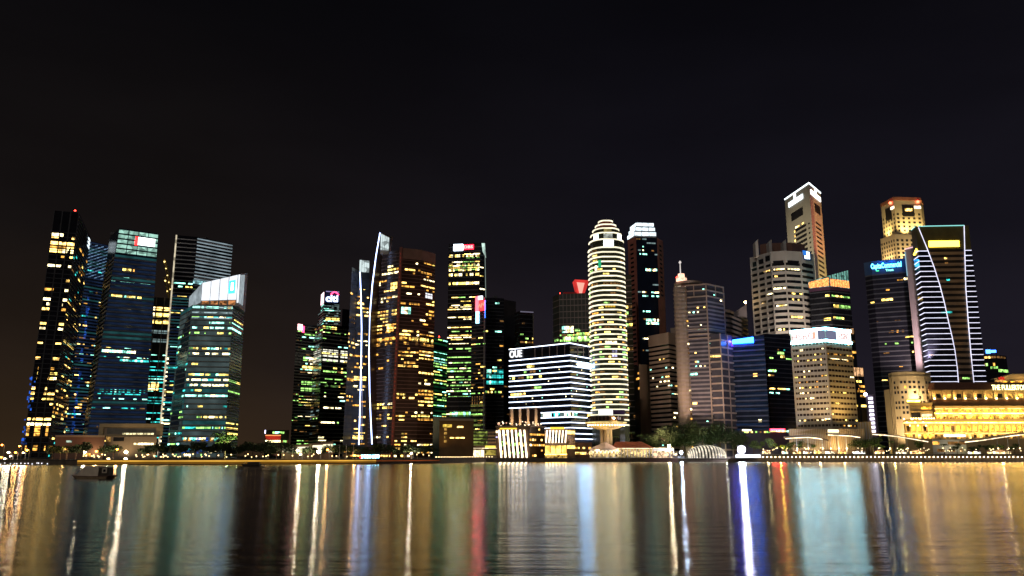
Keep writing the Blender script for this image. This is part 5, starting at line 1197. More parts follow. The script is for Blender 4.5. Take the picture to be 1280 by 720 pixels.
# hotel with slanting lit columns
HB = zplan([(620, 555, 584), (662, 555, 578), (681, 555, 596)])
t = Tower('bayfront_hotel', 'waterfront hotel fronted by bright white slanting columns, a lit terrace on its roof', 'hotel', xy=HB, ztop=Zv(533, 580), zbase=GROUND, mat=mat_surface('brown hotel wall', (.10, .065, .05), .6, .3), depth=18)
colm = mat_emit('white column light', (1, .80, .52), 6, .6, 1.3, .4)
for k in range(7):
    a = .14 + k * .125; b = a - .05
    p0, p1 = t.pt(0, a + .035, GROUND + .4, 1.1), t.pt(0, b + .015, Zv(537.5, 580), 1.1)
    mb = MB(); mb.tube([p0, p1], .55, 6); mb.build('lit_column', colm, t.root)
    if k < 6:
        t.panel(0, a + .03, a + .08, GROUND + 1, Zv(539, 580), glass_black, .5, 'dark_bay')
        for j in range(3): t.pane(0, a + R.uniform(.02, .05), a + .075, GROUND + 2 + j * 6 + R.uniform(0, 2), GROUND + 3.6 + j * 6 + R.uniform(0, 2), R.choice([Wm2, Wy, Wg, Wd]), .6)
t.windows(1, 6, 7, [Wy, Wm2, Wm1, Ww, Wd], prow=1, pcell=.55, run=(1, 1), hf=.45, seed=411); t.panel(0, .12, .62, Zv(536.6, 580), Zv(534.9, 580), mat_emit('gold sign strip', (1, .62, .06), 1.6), .9, 'sign_panel')
mb = MB(); t.strip(mb, 0, 2, t.z1 - .5, t.z1 + .5, 1.4); mb.build('roof_terrace', conc_beige, t.root)
for k in range(34):
    s_ = R.random(); i = 0 if R.random() < .65 else 1; p = t.pt(i, s_, t.z1 + R.uniform(.6, 3.4), -R.uniform(.5, 5)); mb = MB(); mb.ball(p, R.uniform(.25, .6), n=6, m=4); mb.build('terrace_lamp', R.choice([led_warm, mat_emit('peach lamp', (1, .5, .3), 2), led_warm]), t.root)
for k in range(8): p = t.pt(0, .05 + k * .125, t.z1 + 2, -2); mb = MB(); mb.tube([(p.x, p.y, t.z1), (p.x, p.y, t.z1 + 3)], .12, 5); mb.tube([(p.x - 1.5, p.y, t.z1 + 3), (p.x + 1.5, p.y, t.z1 + 3)], .15, 5); mb.build('terrace_frame', conc_beige, t.root)
t.panel(0, .0, .05, Zv(541, 580), Zv(538, 580), led_warm, .6, 'side_lamp'); t.panel(0, .0, .05, Zv(547, 580), Zv(545.5, 580), mat_emit('lilac side lamp', (.7, .6, 1), 1.5), .6, 'side_lamp'); t.done()
t = Tower('waterside_hall', 'small hall with white slanting bars above a glowing golden ground floor, beside the hotel', 'hall', xy=zplan([(681, 555, 582), (708.5, 555, 581), (719, 555, 592)]), ztop=Zv(536, 582), zbase=GROUND, mat=mat_surface('pinkish hall wall', (.30, .22, .18), .7, .2), depth=14)
for k in range(7):
    a = .06 + k * .145; mb = MB(); mb.tube([t.pt(0, a, Zv(553.5, 582), .7), t.pt(0, a + .05, Zv(538, 582), .7)], .42, 5); mb.build('lit_bar', colm, t.root)
    if k < 6: t.panel(0, a + .04, a + .12, Zv(553, 582), Zv(539, 582), glass_black, .3, 'dark_bay')
gold = win('golden hall light', (1, .62, .12), 2.6, .5, 1.4, .35)
for k in range(4): t.panel(0, .02 + k * .25, .23 + k * .25, Zv(567, 582), Zv(557, 582), gold, .3, 'hall_window')
t.panel(0, 0, 1, Zv(568.5, 582), Zv(567.4, 582), led_gold, .8, 'ledge_light'); t.panel(0, 0, 1, Zv(572.5, 582), Zv(569, 582), win('amber base', (1, .6, .15), .6, .1, 1.6, .8), .3, 'base_window')
t.panel(0, .25, .9, Zv(536.5, 582), Zv(534, 582), mat_emit('gold sign strip', (1, .62, .06), 1.6), .6, 'sign_panel'); wash(t, 1, .5, 6, 8, 4000); wash(t, 0, .5, 8, 8, 3000); t.windows(1, 4, 3, [Wm1, Wy], prow=.8, pcell=.6, seed=412); t.done()
t = block('pier_terrace_block', 'dim brown terrace block behind the hall with white bars', 'building', 716, 740, 600, 553, conc_brown, depth=14); row(t, 0, Zv(561, 600), 1.2, .05, .95, 6, [Wm1, Wy], .7); row(t, 0, Zv(568, 600), 1.6, .05, .95, 7, [Wm2, Wy], .8); t.done()

# mushroom shaped control tower
c = Vector((Xu(758, 540, 586), 588)); z0_, zA_ = GROUND, 0
def zz(v): return Zv(v, 586)
rt = empty('mushroom_tower', (c.x, c.y, GROUND)); tag(rt, 'mushroom shaped tower with a golden lit brim, before the round ringed tower', 'tower')
for dx, dy in ((-2.6, 0), (2.6, 0), (0, -2.2), (0, 2.2)): mb = MB(); mb.lathe([(1.7, 0), (1.7, zz(536) - GROUND)], (c.x + dx, c.y + dy, GROUND), 12); mb.build('stem_pier', stone, rt)
mb = MB(); mb.lathe([(5.5, zz(537)), (11, zz(534)), (11.5, zz(532.5)), (5, zz(532.4))], (c.x, c.y, 0), 36); mb.build('lower_bowl', stone, rt)
mb = MB(); mb.lathe([(9.5, zz(532.4)), (12.8, zz(531)), (14.6, zz(529)), (14.6, zz(527.6)), (12, zz(526.4))], (c.x, c.y, 0), 40); mb.build('brim', stone, rt)
mb = MB(); mb.lathe([(14.63, zz(529)), (14.63, zz(527.9))], (c.x, c.y, 0), 40); mb.build('brim_light', mat_emit('gold brim light', (1, .74, .26), 1.3, .5, 1.4, .35), rt)
for k in range(20):
    a = math.pi * (1.0 + (k + .5) / 20); mb = MB(); mb.ball((c.x + 12.9 * math.cos(a), c.y + 12.9 * math.sin(a), zz(531.8)), .42, n=6, m=4); mb.build('brim_lamp', bulb_small, rt)
mb = MB(); mb.lathe([(12.2, zz(526.4)), (12.8, zz(520.5)), (10, zz(519.5)), (.01, zz(519.2))], (c.x, c.y, 0), 30); mb.build('window_drum', glass_brown, rt)
mb = MB()
for k in range(30):
    a = 2 * math.pi * k / 30; mb.box((c.x + 12.75 * math.cos(a), c.y + 12.75 * math.sin(a), (zz(526.4) + zz(520.5)) / 2), (.16, .16, (zz(520.5) - zz(526.4)) / 2))
mb.build('drum_mullions', conc_brown, rt)
mb = MB(); p0 = Xu(748, 516, 584); p1 = Xu(766, 516, 584); p2 = Xu(781, 516, 584); mb.box(((p0 + p1) / 2, 584, (zz(519) + zz(512)) / 2), ((p1 - p0) / 2, .5, (zz(512) - zz(519)) / 2)); mb.build('screen', mat_emit('cream roof screen', (1, .96, .82), 1.5), rt)
mb = MB(); mb.box(((p1 + p2) / 2, 584.2, (zz(518.5) + zz(512.5)) / 2), ((p2 - p1) / 2 - .1, .5, (zz(512.5) - zz(518.5)) / 2)); mb.build('dark_screen', mat_surface('violet sign board', (.10, .05, .16)), rt)
for dx in (-9, 9): lamp('stem_floodlight', 'SPOT', (c.x + dx, c.y - 14, 6), 16000, (1, .66, .22), rt, target=(c.x, c.y, 26), spot=70)
mb = MB(); mb.ball((Xu(767.5, 523.5, 574), 574.5, zz(523.8)), .7); mb.build('drum_lamp', bulb_warm, rt)

# red roofed pavilion and its white gabled front
PV = 578
t = block('red_roofed_pavilion', 'long red tiled pavilion with a cream lit open front, next to the white gabled pavilion', 'pavilion', 768, 815, PV + 3, 560, stone, zbase=2.6, depth=14)
a, b = t.xy; zr = Zv(552.2, PV + 8); ze = t.z1
mb = MB(); mb.add([(a.x - .5, a.y - 1.5, ze), (b.x + 1.5, b.y - 1.5, ze), (b.x + 1.5, b.y + 15, ze), (a.x - .5, a.y + 15, ze), (a.x + 1.5, a.y + 7, zr), (b.x - 6, b.y + 7, zr)],
       [(0, 1, 5, 4), (1, 2, 5), (2, 3, 4, 5), (3, 0, 4), (3, 2, 1, 0)]); mb.build('roof', roof_tile, t.root)
creamlit = win('cream hall light', (1, .72, .30), .75, .1, 1.8, .6)
for k in range(12): t.panel(0, k / 12 + .012, (k + 1) / 12 - .012, 3.2, ze - 1.0, creamlit, .25, 'arch_window')
for k in range(13): t.panel(0, max(0, k / 12 - .012), min(1, k / 12 + .012), 2.7, ze - .5, white_paint, .5, 'post')
mb = MB(); mb.tube([t.pt(0, s_ / 10, ze - .25, 1.55) for s_ in range(11)], .14, 5); mb.build('eave_light', led_warm, t.root); wash(t, 0, .3, 6, 9, 1800, (1, .62, .34), 8, 130); wash(t, 0, .8, 6, 9, 1800, (1, .62, .34), 8, 130); t.done()
t = Tower('white_gabled_pavilion', 'white gabled pavilion with round lit arches, adjoining the red tiled roof', 'pavilion', xy=zplan([(737, 560, 580), (756, 560, 572), (773, 560, 578)]), ztop=Zv(562, 576), zbase=2.6, mat=white_paint, depth=8)
ap = Vector((Xu(757, 555, 580), 581, Zv(552, 580))); A_, B_, C_ = t.xy; ze = t.z1
mb = MB(); mb.add([(A_.x - 1.5, A_.y - .8, ze), (B_.x, B_.y - 1.6, ze), (C_.x + .6, C_.y - .8, ze), (C_.x, C_.y + 8, ze), (A_.x, A_.y + 8, ze), tuple(ap)], [(0, 1, 5), (1, 2, 5), (2, 3, 5), (3, 4, 5), (4, 0, 5), (4, 3, 2, 1, 0)])
mb.build('roof', mat_surface('pinkish white roof', (.62, .52, .46), .7), t.root)
for i in (0, 1):
    for k in range(4): t.panel(i, k / 4 + .04, (k + 1) / 4 - .04, 3.3, ze - 1.1, creamlit, .25, 'arch_window')
    mb = MB()
    for k in range(4):
        mb.tube([t.pt(i, k / 4 + .125 + .11 * math.cos(math.pi * j / 8), ze - 2.4 + 1.7 * math.sin(math.pi * j / 8), .4) for j in range(9)], .14, 5)
    mb.build('arch_trim', led_warm, t.root)
for x_ in (A_.x - 9, C_.x + 3): lamp('roof_floodlight', 'SPOT', (x_, B_.y - .5, 14.5), 4200, (1, .62, .42), t.root, target=(B_.x, B_.y + 4, 10.5), spot=100)
t.done()
t = block('open_canopy', 'low flat canopy over bright tables beside the red tiled pavilion', 'canopy', 816, 842, PV, 563.5, white_paint, zbase=9.0, depth=9) 
for k in range(6): q = t.pt(0, k / 5, 9.1, -.4); mb = MB(); mb.tube([(q.x, q.y, 2.6), (q.x, q.y, 9.1)], .15, 6); mb.build('post', white_paint, t.root)
t.panel(0, .02, .98, 9.0, 9.5, led_warm, .3, 'edge_light'); bk = t.xy[0] + Vector((0, 7)); bk2 = t.xy[1] + Vector((0, 7)); mb = MB(); mb.quad((*bk, 2.7), (*bk2, 2.7), (*bk2, 8.5), (*bk, 8.5)); mb.build('lit_bar_wall', win('peach bar wall', (1, .68, .40), 1.2, .2, 1.6, .6), t.root)
t = block('timber_jetty', 'brown timber jetty with a rail under the canopy by the red tiled pavilion', 'jetty', 806, 846, 571, 572.3, conc_brown, zbase=-.6, depth=4)
mb = MB()
for k in range(14): q = t.pt(0, k / 13, t.z1, -.3); mb.box((q.x, q.y, t.z1 + .55), (.08, .08, .55))
mb.tube([t.pt(0, 0, t.z1 + 1.1, -.3), t.pt(0, 1, t.z1 + 1.1, -.3)], .08, 5); mb.build('railing', conc_brown, t.root)

# striped shell dome
dc = Vector((Xu(883, 565, 588), 588)); ra, rb_, rh = 13.4, 11.0, Zv(556.5, 586) - 2.6
rt = empty('striped_dome', (dc.x, dc.y, 2.6)); tag(rt, 'striped dome of lit white ribs standing on the quay below the big dark trees', 'dome')
def dome_pt(t_, f, k=1.0):
    """t_ runs from one end of the long axis to the other, f from the front foot over the top to the back"""
    x = -math.cos(t_); s_ = max(.02, math.sin(t_)) ** .75
    return Vector((dc.x + ra * x * k, dc.y - rb_ * s_ * math.cos(f) * k, 2.6 + rh * s_ ** .8 * math.sin(f) * k))
mb = MB(); G = [[dome_pt(math.pi * (i + .3) / 20.6, math.pi * j / 14, .97) for j in range(15)] for i in range(21)]
mb.add([p for r_ in G for p in r_], [(i * 15 + j, i * 15 + j + 1, (i + 1) * 15 + j + 1, (i + 1) * 15 + j) for i in range(20) for j in range(14)]); mb.build('shell', mat_surface('dark shell', (.03, .025, .02), .5), rt)
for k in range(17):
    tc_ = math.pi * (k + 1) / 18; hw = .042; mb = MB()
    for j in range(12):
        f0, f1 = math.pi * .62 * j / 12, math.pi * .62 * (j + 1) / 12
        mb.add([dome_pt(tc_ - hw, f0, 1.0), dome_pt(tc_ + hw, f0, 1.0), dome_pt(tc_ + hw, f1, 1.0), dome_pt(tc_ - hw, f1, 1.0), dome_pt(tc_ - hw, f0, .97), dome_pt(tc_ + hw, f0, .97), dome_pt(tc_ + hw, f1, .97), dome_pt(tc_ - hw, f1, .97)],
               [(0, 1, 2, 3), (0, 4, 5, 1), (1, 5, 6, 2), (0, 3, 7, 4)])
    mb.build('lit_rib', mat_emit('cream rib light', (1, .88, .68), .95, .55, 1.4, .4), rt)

# low buildings behind the eastern trees
t = block('red_signed_shops', 'dark shop block with a glowing red sign, under the blue black office block', 'shops', 924, 990, 625, 537, mat_surface('dark navy wall', (.04, .04, .08)), depth=14)
t.panel(0, .60, .87, Zv(538.5, 625), Zv(535.8, 625), mat_emit('red shop sign', (1, .015, .03), 26), .6, 'sign_panel'); row(t, 0, Zv(539.8, 625), .9, .58, .9, 8, [Ww, Wm2], .9); t.panel(0, .07, .24, Zv(538.6, 625), Zv(536.8, 625), Ww, .3, 'lit_opening'); row(t, 0, Zv(541, 625), 1.2, .1, .6, 12, [Wg, Wy, Wd], .7)
t.panel(0, .91, .96, Zv(540, 625), Zv(538, 625), Wc, .3, 'lit_opening'); t.done()

# the grand classical hotel
FB = mat_surface('warm hotel stone', (.52, .39, .20), .85, .2, var=.14, streak=.25)
DF = 668
t = Tower('classical_hotel', 'long classical stone hotel floodlit in gold, its name in lights above the cornice', 'hotel', xy=zplan([(1131, 545, 656), (1440, 545, 650)]), ztop=Zv(524, 656), mat=FB, depth=20)
Lf = t.seglen(0); nb = 44
def vband(t, v0, v1, out, mat, name, i1=1): mb = MB(); t.strip(mb, 0, i1, Zv(v0, t.xy[0].y), Zv(v1, t.xy[0].y), out); return mb.build(name, mat, t.root)
vband(t, 527.2, 524, 1.3, FB, 'cornice'); vband(t, 541.5, 540.4, .8, FB, 'string_course'); vband(t, 530.4, 529.6, .9, FB, 'string_course')
goldwin = win('gold gallery window', (1, .48, .045), 2.8, .3, 1.5, .5)
for k in range(nb):
    t.panel(0, (k + .12) / nb, (k + .36) / nb, Zv(540.2, 656), Zv(530.6, 656), FB, .8, 'pilaster')
    t.pane(0, (k + .45) / nb, (k + 1.0) / nb, Zv(538.8, 656), Zv(532.2, 656), goldwin if R.random() < .75 else Wd); t.pane(0, (k + .4) / nb, (k + .9) / nb, Zv(548, 656), Zv(543, 656), R.choice([goldwin, Wd, Wd, Wm2]))
mb = MB(); mb.tube([t.pt(0, s_ / 30, Zv(528.6, 656), 1.0) for s_ in range(31)], .48, 5); mb.build('cornice_light', led_gold, t.root)
mb = MB(); mb.tube([t.pt(0, s_ / 30, Zv(541.9, 656), 1.0) for s_ in range(31)], .22, 5); mb.build('course_light', mat_emit('dim gold strip', (1, .62, .16), 3.0, .2, 1.7, .4), t.root)
m = clone(t, zplan([(1171, 545, 672), (1440, 545, 666)]), Zv(524.5, 656) - 1, Zv(507.5, 672)); t.volume([tuple(p) for p in m.xy], m.z0, m.z1, FB, 'upper_storey', 24); m.wins = t.wins
vband(m, 510.5, 507.5, 1.5, FB, 'cornice'); vband(m, 519.0, 517.6, 1.1, FB, 'balcony')
mb = MB(); m.strip(mb, 0, 1, Zv(517.5, 672), Zv(516.1, 672), 1.0); mb.build('balcony_light', led_gold, t.root)
mb = MB(); mb.tube([m.pt(0, s_ / 30, Zv(511, 672), 1.2) for s_ in range(31)], .25, 5); mb.build('cornice_light', mat_emit('dim gold strip', (1, .62, .16), 3.0), t.root)
nm = 36
for k in range(nm):
    m.panel(0, (k + .1) / nm, (k + .32) / nm, Zv(516, 672), Zv(510.5, 672), FB, .8, 'pilaster'); m.pane(0, (k + .42) / nm, (k + .98) / nm, Zv(515.5, 672), Zv(511.6, 672), goldwin); m.pane(0, (k + .3) / nm, (k + .9) / nm, Zv(523.4, 672), Zv(519.8, 672), R.choice([goldwin, goldwin, Wm1]))
# tiled skirt roof, attic with uplit piers and the flat brown roof
at = clone(t, zplan([(1166, 545, 682), (1440, 545, 676)]), m.z1 - .5, Zv(487.5, 682)); t.volume([tuple(p) for p in at.xy], at.z0, at.z1, FB, 'attic_storey', 22)
a0, a1, b0, b1 = m.pt(0, 0, m.z1 + .05, 1.2), m.pt(0, 1, m.z1 + .05, 1.2), at.pt(0, 0, Zv(499.5, 682), .02), at.pt(0, 1, Zv(499.5, 682), .02); mb = MB(); mb.quad(a0, a1, b1, b0); mb.quad(a0, b0, b0 + Vector((0, 2, -6)), a0 + Vector((0, 2, 0))); mb.build('skirt_roof', tile_dark, t.root)
na = 21; at.wins = t.wins
for k in range(na):
    at.panel(0, (k + .30) / na, (k + .58) / na, Zv(499, 682), Zv(488, 682), FB, .9, 'attic_pier'); at.pane(0, (k + .72) / na, (k + 1.16) / na if k < na - 1 else 1, Zv(497.5, 682), Zv(492.5, 682), R.choice([Wd, Wm1, dk]), .08)
    p = at.pt(0, (k + .44) / na, Zv(498.3, 682), 1.9); mb = MB(); mb.ball(p, .75, n=6, m=4); mb.build('pier_lamp', mat_emit('gold pier lamp', (1, .66, .22), 16), t.root)
    if k < 11: lamp('pier_uplight', 'SPOT', (p.x, p.y - .6, p.z + .4), 3200, (1, .62, .20), t.root, target=(p.x, p.y + 3, p.z + 9), spot=120, blend=1)
vband(at, 489, 487.5, 1.3, FB, 'cornice'); rf = MB(); r0, r1 = at.pt(0, .03, at.z1 + .05, 1), at.pt(0, 1, at.z1 + .05, 1); k0, k1 = r0 + Vector((4, 9, 6.8)), r1 + Vector((-4, 9, 6.8)); rf.quad(r0, r1, k1, k0); rf.add([r0, k0, (k0.x, k0.y + 12, k0.z), (r0.x, r0.y + 18, r0.z)], [(0, 1, 2, 3)]); rf.build('roof', tile_dark, t.root)
vs, fs = text_quads('THE FULLERTON HOTEL'); mb = MB(); xa, xb = Xu(1240, 487, 676), Xu(1304, 487, 676); zc = Zv(487.3, 676)
mb.add([((xa + xb) / 2 + x * (xb - xa), 676 - z * 4, zc + 2.0 + y * 4.2) for x, y, z in vs], fs); mb.build('sign_lettering', mat_emit('yellow white letters', (1, .92, .42), 3.2), t.root)
# corner pavilion
cp = clone(t, zplan([(1140, 545, 660), (1169, 545, 658)]), Zv(524.5, 656) - 1, Zv(503.5, 660)); t.volume([tuple(p) for p in cp.xy], cp.z0, cp.z1, FB, 'corner_pavilion', 12)
vband(cp, 506, 503.5, 1.2, FB, 'cornice'); vband(cp, 514.8, 513.6, .9, FB, 'string_course'); cp.panel(0, .52, .95, Zv(511.5, 660), Zv(508.5, 660), goldwin, .3, 'lit_opening'); cp.panel(0, .5, .95, Zv(521, 660), Zv(517.5, 660), mat_emit('pale gold loggia', (1, .82, .45), 1.5, .4, 1.3, .4), .3, 'lit_opening'); cp.panel(0, .05, .45, Zv(522, 660), Zv(516, 660), dk, .12, 'dark_opening')
tp = clone(t, zplan([(1137, 545, 664), (1155, 545, 663)]), cp.z1, Zv(499, 664)); t.volume([tuple(p) for p in tp.xy], cp.z1, tp.z1, FB, 'corner_turret', 6); tp.panel(0, .05, .95, Zv(502.5, 664), Zv(500, 664), led_gold, .3, 'lit_opening')
for k in range(10): p = cp.pt(0, k / 9, Zv(523.2, 660), 1.4); mb = MB(); mb.ball(p, .42, n=6, m=4); mb.build('ledge_lamp', bulb_small, t.root)
for k in range(9): p = t.pt(0, k * .011, Zv(524 + (k % 3) * 4, 656), 1.4); mb = MB(); mb.ball(p, .45, n=6, m=4); mb.build('ledge_lamp', bulb_small, t.root)
# upper temple front
u_ = clone(t, zplan([(1251, 545, 694), (1330, 545, 690)]), at.z1 - 1, Zv(473.5, 694)); t.volume([tuple(p) for p in u_.xy], u_.z0, u_.z1, FB, 'upper_block', 14)
pk = [u_.pt(0, .03, u_.z1, .5), u_.pt(0, .97, u_.z1, .5), u_.pt(0, .62, Zv(467.5, 694), .5), u_.pt(0, .30, Zv(467.5, 694), .5)]; mb = MB(); mb.add(pk + [p + Vector((0, 10, 0)) for p in pk], [(0, 1, 2, 3), (3, 2, 6, 7), (0, 3, 7, 4), (1, 5, 6, 2)]); mb.build('pediment', FB, t.root)
vband(u_, 476.5, 475, .8, FB, 'cornice'); u_.panel(0, .06, .16, Zv(474.8, 694), Zv(471, 694), red_paint, .9, 'red_panel'); 
for k in range(7): u_.panel(0, .14 + k * .12, .20 + k * .12, Zv(481.5, 694), Zv(477, 694), goldwin, .3, 'lit_opening')
for s_ in (.1, .4): wash(u_, 0, s_, Zv(482, 694), 7, 5500, (1, .62, .25), 12)
for k in range(9): wash(t, 0, .04 + k * .065, Zv(549, 650), 7, 24000, (1, .64, .20), 16, 130)
for k in range(8): wash(m, 0, .03 + k * .07, Zv(524, 668), 5, 16000, (1, .64, .20), 10, 140)
for s_ in (.2, .8): wash(cp, 0, s_, Zv(523, 656), 5, 2600, (1, .66, .24), 10, 140)
t.done()
t = block('pale_annex', 'pale low annex with a bright sign on top, in front of the classical hotel', 'building', 1165, 1207, 612, 549.5, conc_white, zbase=5.3, depth=12)
t.windows(0, 2, 9, [Wd, Wm1], prow=1, pcell=.3, seed=431); t.panel(0, .36, 1.0, Zv(546, 612), Zv(543, 612), mat_emit('cream annex sign', (1, .95, .70), 2.0), .6, 'sign_panel'); t.panel(0, .7, .72, t.z1, Zv(543, 612), metal_dark, .3, 'sign_post'); wash(t, 0, .4, 5.6, 9, 2600, (.95, .85, .55), 8, 130); wash(t, 0, .85, 5.6, 9, 2200, (.9, .85, .45), 8, 130); t.done()

# curved roofs of the elevated walkways
def canopy(label, pts, D, mats, posts, name='curved_canopy', light=(0, 1), lw=led_warm, thick=1.1, width=7):
    P = []
    for k in range(len(pts) - 1):
        for j in range(6):
            a = j / 6; P.append((pts[k][0] + (pts[k + 1][0] - pts[k][0]) * a, pts[k][1] + (pts[k + 1][1] - pts[k][1]) * a))
    P.append(pts[-1]); V = [PT(u, v, D) for u, v in P]; n = len(V)
    rt = empty(name, (V[0].x, D, 5.3)); tag(rt, label, 'canopy')
    mb = MB(); up = Vector((0, 0, thick)); bk_ = Vector((0, width, .6))
    vs = [p for q in V for p in (q, q + up, q + up + bk_, q + bk_)]
    mb.add(vs, [(i * 4 + a, (i + 1) * 4 + a, (i + 1) * 4 + (a + 1) % 4, i * 4 + (a + 1) % 4) for i in range(n - 1) for a in range(4)] + [(0, 1, 2, 3), (n * 4 - 1, n * 4 - 2, n * 4 - 3, n * 4 - 4)]); mb.build('roof', mats, rt)
    i0, i1 = int(light[0] * (n - 1)), int(light[1] * (n - 1)) + 1
    mb = MB(); mb.tube([p + Vector((0, -.25, .12)) for p in V[i0:i1]], .30, 5); mb.build('edge_light', lw, rt)
    for u in posts:
        vv = [q for (pu, pv), q in zip(P, V) if abs(pu - u) <= abs(pts[-1][0] - pts[0][0]) / n + .01]; q = vv[0] if vv else V[0]; x = Xu(u, 556, D + 2)
        mb = MB(); mb.tube([(x, D + 2, 5.2), (x, D + 2, q.z + .3)], .22, 6); mb.build('post', metal_pale, rt)
        mb = MB(); mb.ball((x, D + 1.6, Zv(560.5, D)), .36, n=6, m=4); mb.build('post_lamp', bulb_small, rt)
cr = mat_surface('brownish canopy metal', (.25, .18, .14), .5, .4)
canopy('long shallow curved canopy over the trees below the cream bank block', [(982, 548.6), (995, 547.5), (1010, 547), (1024, 548.5), (1036, 551.5)], 582, cr, (996, 1010, 1028), light=(0, .85), width=4)
canopy('short curved canopy with a bright white edge, beside the podium of the cream bank block', [(1035, 544), (1050, 544.6), (1064, 545.4), (1075, 547.2)], 582, cr, (1038, 1048, 1058), lw=led_warm, width=4)
canopy('sweeping canopy descending in front of the cream stone building', [(1088, 543), (1105, 544.2), (1122, 546), (1140, 549), (1160, 552.5)], 604, cr, (1112, 1134), light=(0, 1), width=9)
canopy('rising canopy edge lit white, in front of the far end of the classical hotel', [(1206, 553), (1225, 551), (1245, 548), (1262, 545.4), (1300, 541)], 600, cr, (1247, 1260, 1274), light=(0, 1))

# ================================================================== trees
def crown_mesh(r, rx, rz, lobes, leaves, leaf):
    """leaf sized faces spread through overlapping clumps"""
    mb = MB(); cl = []
    for k in range(lobes):
        a = r.uniform(0, 2 * math.pi); q = r.uniform(.25, .75)
        cl.append((Vector((math.cos(a) * rx * q, math.sin(a) * rx * q, r.uniform(-.45, .6) * rz)), r.uniform(.32, .55) * rx, r.uniform(.30, .50) * rz))
    cl.append((Vector((0, 0, .1 * rz)), rx * .5, rz * .6))
    for k in range(leaves):
        c, ax, az = r.choice(cl)
        d = Vector((r.gauss(0, 1), r.gauss(0, 1), r.gauss(0, 1))).normalized() * (r.random() ** .4)
        p = c + Vector((d.x * ax, d.y * ax, d.z * az)); n = Vector((r.gauss(0, 1), r.gauss(0, 1), r.gauss(.4, 1))).normalized()
        a = n.orthogonal().normalized(); b = n.cross(a); s_ = leaf * r.uniform(.6, 1.4); w = s_ * r.uniform(.35, .6)
        mb.add([p - a * s_, p + b * w, p + a * s_, p - b * w], [(0, 1, 2, 3)])
    return mb
TREES = {}
def tree_kind(key, h, rx, rz, lobes, leaves, leaf, lm, seed, trunk=.3):
    r = random.Random(seed); rt = empty('tree', (0, 0, 0))
    hc = h - rz * .85; mb = MB(); top = Vector((r.uniform(-.4, .4), r.uniform(-.4, .4), hc))
    mb.tube([(0, 0, -.2), (top.x * .3, top.y * .3, hc * .5), tuple(top)], [trunk, trunk * .75, trunk * .5], 7)
    for k in range(5):
        a = 2 * math.pi * k / 5 + r.uniform(-.4, .4); s0 = top * r.uniform(.55, .9); e = Vector((math.cos(a) * rx * .6, math.sin(a) * rx * .6, hc + r.uniform(-.1, .4) * rz)); mb.tube([s0, (s0 + e) / 2 + Vector((0, 0, -.2)), e], [trunk * .4, trunk * .3, trunk * .12], 5)
    tr = mb.build('trunk', bark, rt, origin=(0, 0, 0)); cm = crown_mesh(r, rx, rz, lobes, leaves, leaf)
    cm.v = [(x + top.x, y + top.y, z + hc) for x, y, z in cm.v]; cr_ = cm.build('crown', lm, rt, origin=(0, 0, 0)); TREES[key] = [rt, False]
def put_tree(key, loc, s, rz, label, group, cat='tree'):
    rt, used = TREES[key][:2]
    if used:
        n = rt.copy(); COL.objects.link(n)
        for ch_ in TREES[key][2]: c_ = ch_.copy(); COL.objects.link(c_); c_.parent = n
        rt = n
    else:
        TREES[key] = [rt, True, list(rt.children)]
    rt.location = loc; rt.rotation_euler = (0, 0, rz); rt.scale = (s, s, s); tag(rt, label, cat, group); return rt
for k in range(3): tree_kind('low%d' % k, 7.2, 4.2, 2.6, 8, 620, .42, leaf_dark, 500 + k, .24)
for k in range(2): tree_kind('big%d' % k, 25, 12.5, 11, 14, 3000, .72, leaf_dark, 520 + k, .75)
for k in range(2): tree_kind('mid%d' % k, 9, 4.0, 3.4, 8, 620, .42, leaf_mid, 540 + k, .26)
for o_ in [o for o in bpy.data.objects if o.name.startswith('tree') and o.type == 'EMPTY']: pass
r_ = random.Random(77)
low_us = [66, 76, 84, 95, 104, 128, 134, 142, 180, 189, 198, 207, 216, 226, 235, 244, 253, 262, 271, 280, 289, 298, 306, 316, 326, 336, 346, 356, 366, 386, 392, 404, 416, 424, 432, 441, 450, 459, 468, 476, 486, 496, 506, 514, 522, 530, 538]
for k, u in enumerate(low_us):
    s0 = shore_at(u); D = s0.y + r_.uniform(14, 34); sc = r_.uniform(.85, 1.2) * (1.15 if 300 < u < 345 else 1)
    put_tree('low%d' % (k % 3), (Xu(u, 565, D), D, 2.2), sc, r_.uniform(0, 6.3), 'low dark round crowned tree in the long row behind the yellow washed quay wall', 'dark trees along the promenade')
for k, (u, D, sc, lb) in enumerate(((812, 624, .72, 'smaller rounded tree at the end of the big trees beside the red tiled pavilion'), (834, 622, .92, 'big dark spreading tree lit from below, behind the warm floodlight'), (856, 628, 1.08, 'tallest big dark tree, in front of the spired tower'),
        (878, 620, 1.0, 'big dark tree directly behind the striped dome'), (900, 626, 1.06, 'big dark tree with a wide crown, under the lower wing of the spired tower'), (918, 622, .8, 'big dark tree beside the stadium bright floodlight'))):
    put_tree('big%d' % (k % 2), (Xu(u, 550, D), D, 2.2), sc, r_.uniform(0, 6.3), lb, 'big trees behind the striped dome')
for k, u in enumerate((942, 950, 978, 986, 996, 1006, 1014, 1022, 1030, 1060, 1072, 1080, 1086, 1094, 1102, 1126, 1150, 1196, 1214, 1222, 1232, 1240, 1252, 1268)):
    D = r_.uniform(592, 599) if u < 1160 else r_.uniform(588, 594)
    put_tree('mid%d' % (k % 2), (Xu(u, 560, D), D, 5.25), r_.uniform(.75, 1.15) * (1.15 if 1055 < u < 1100 else .8 if u > 1160 else 1), r_.uniform(0, 6.3), 'small leafy tree on the eastern promenade above the row of quay lamps', 'small trees on the eastern promenade')
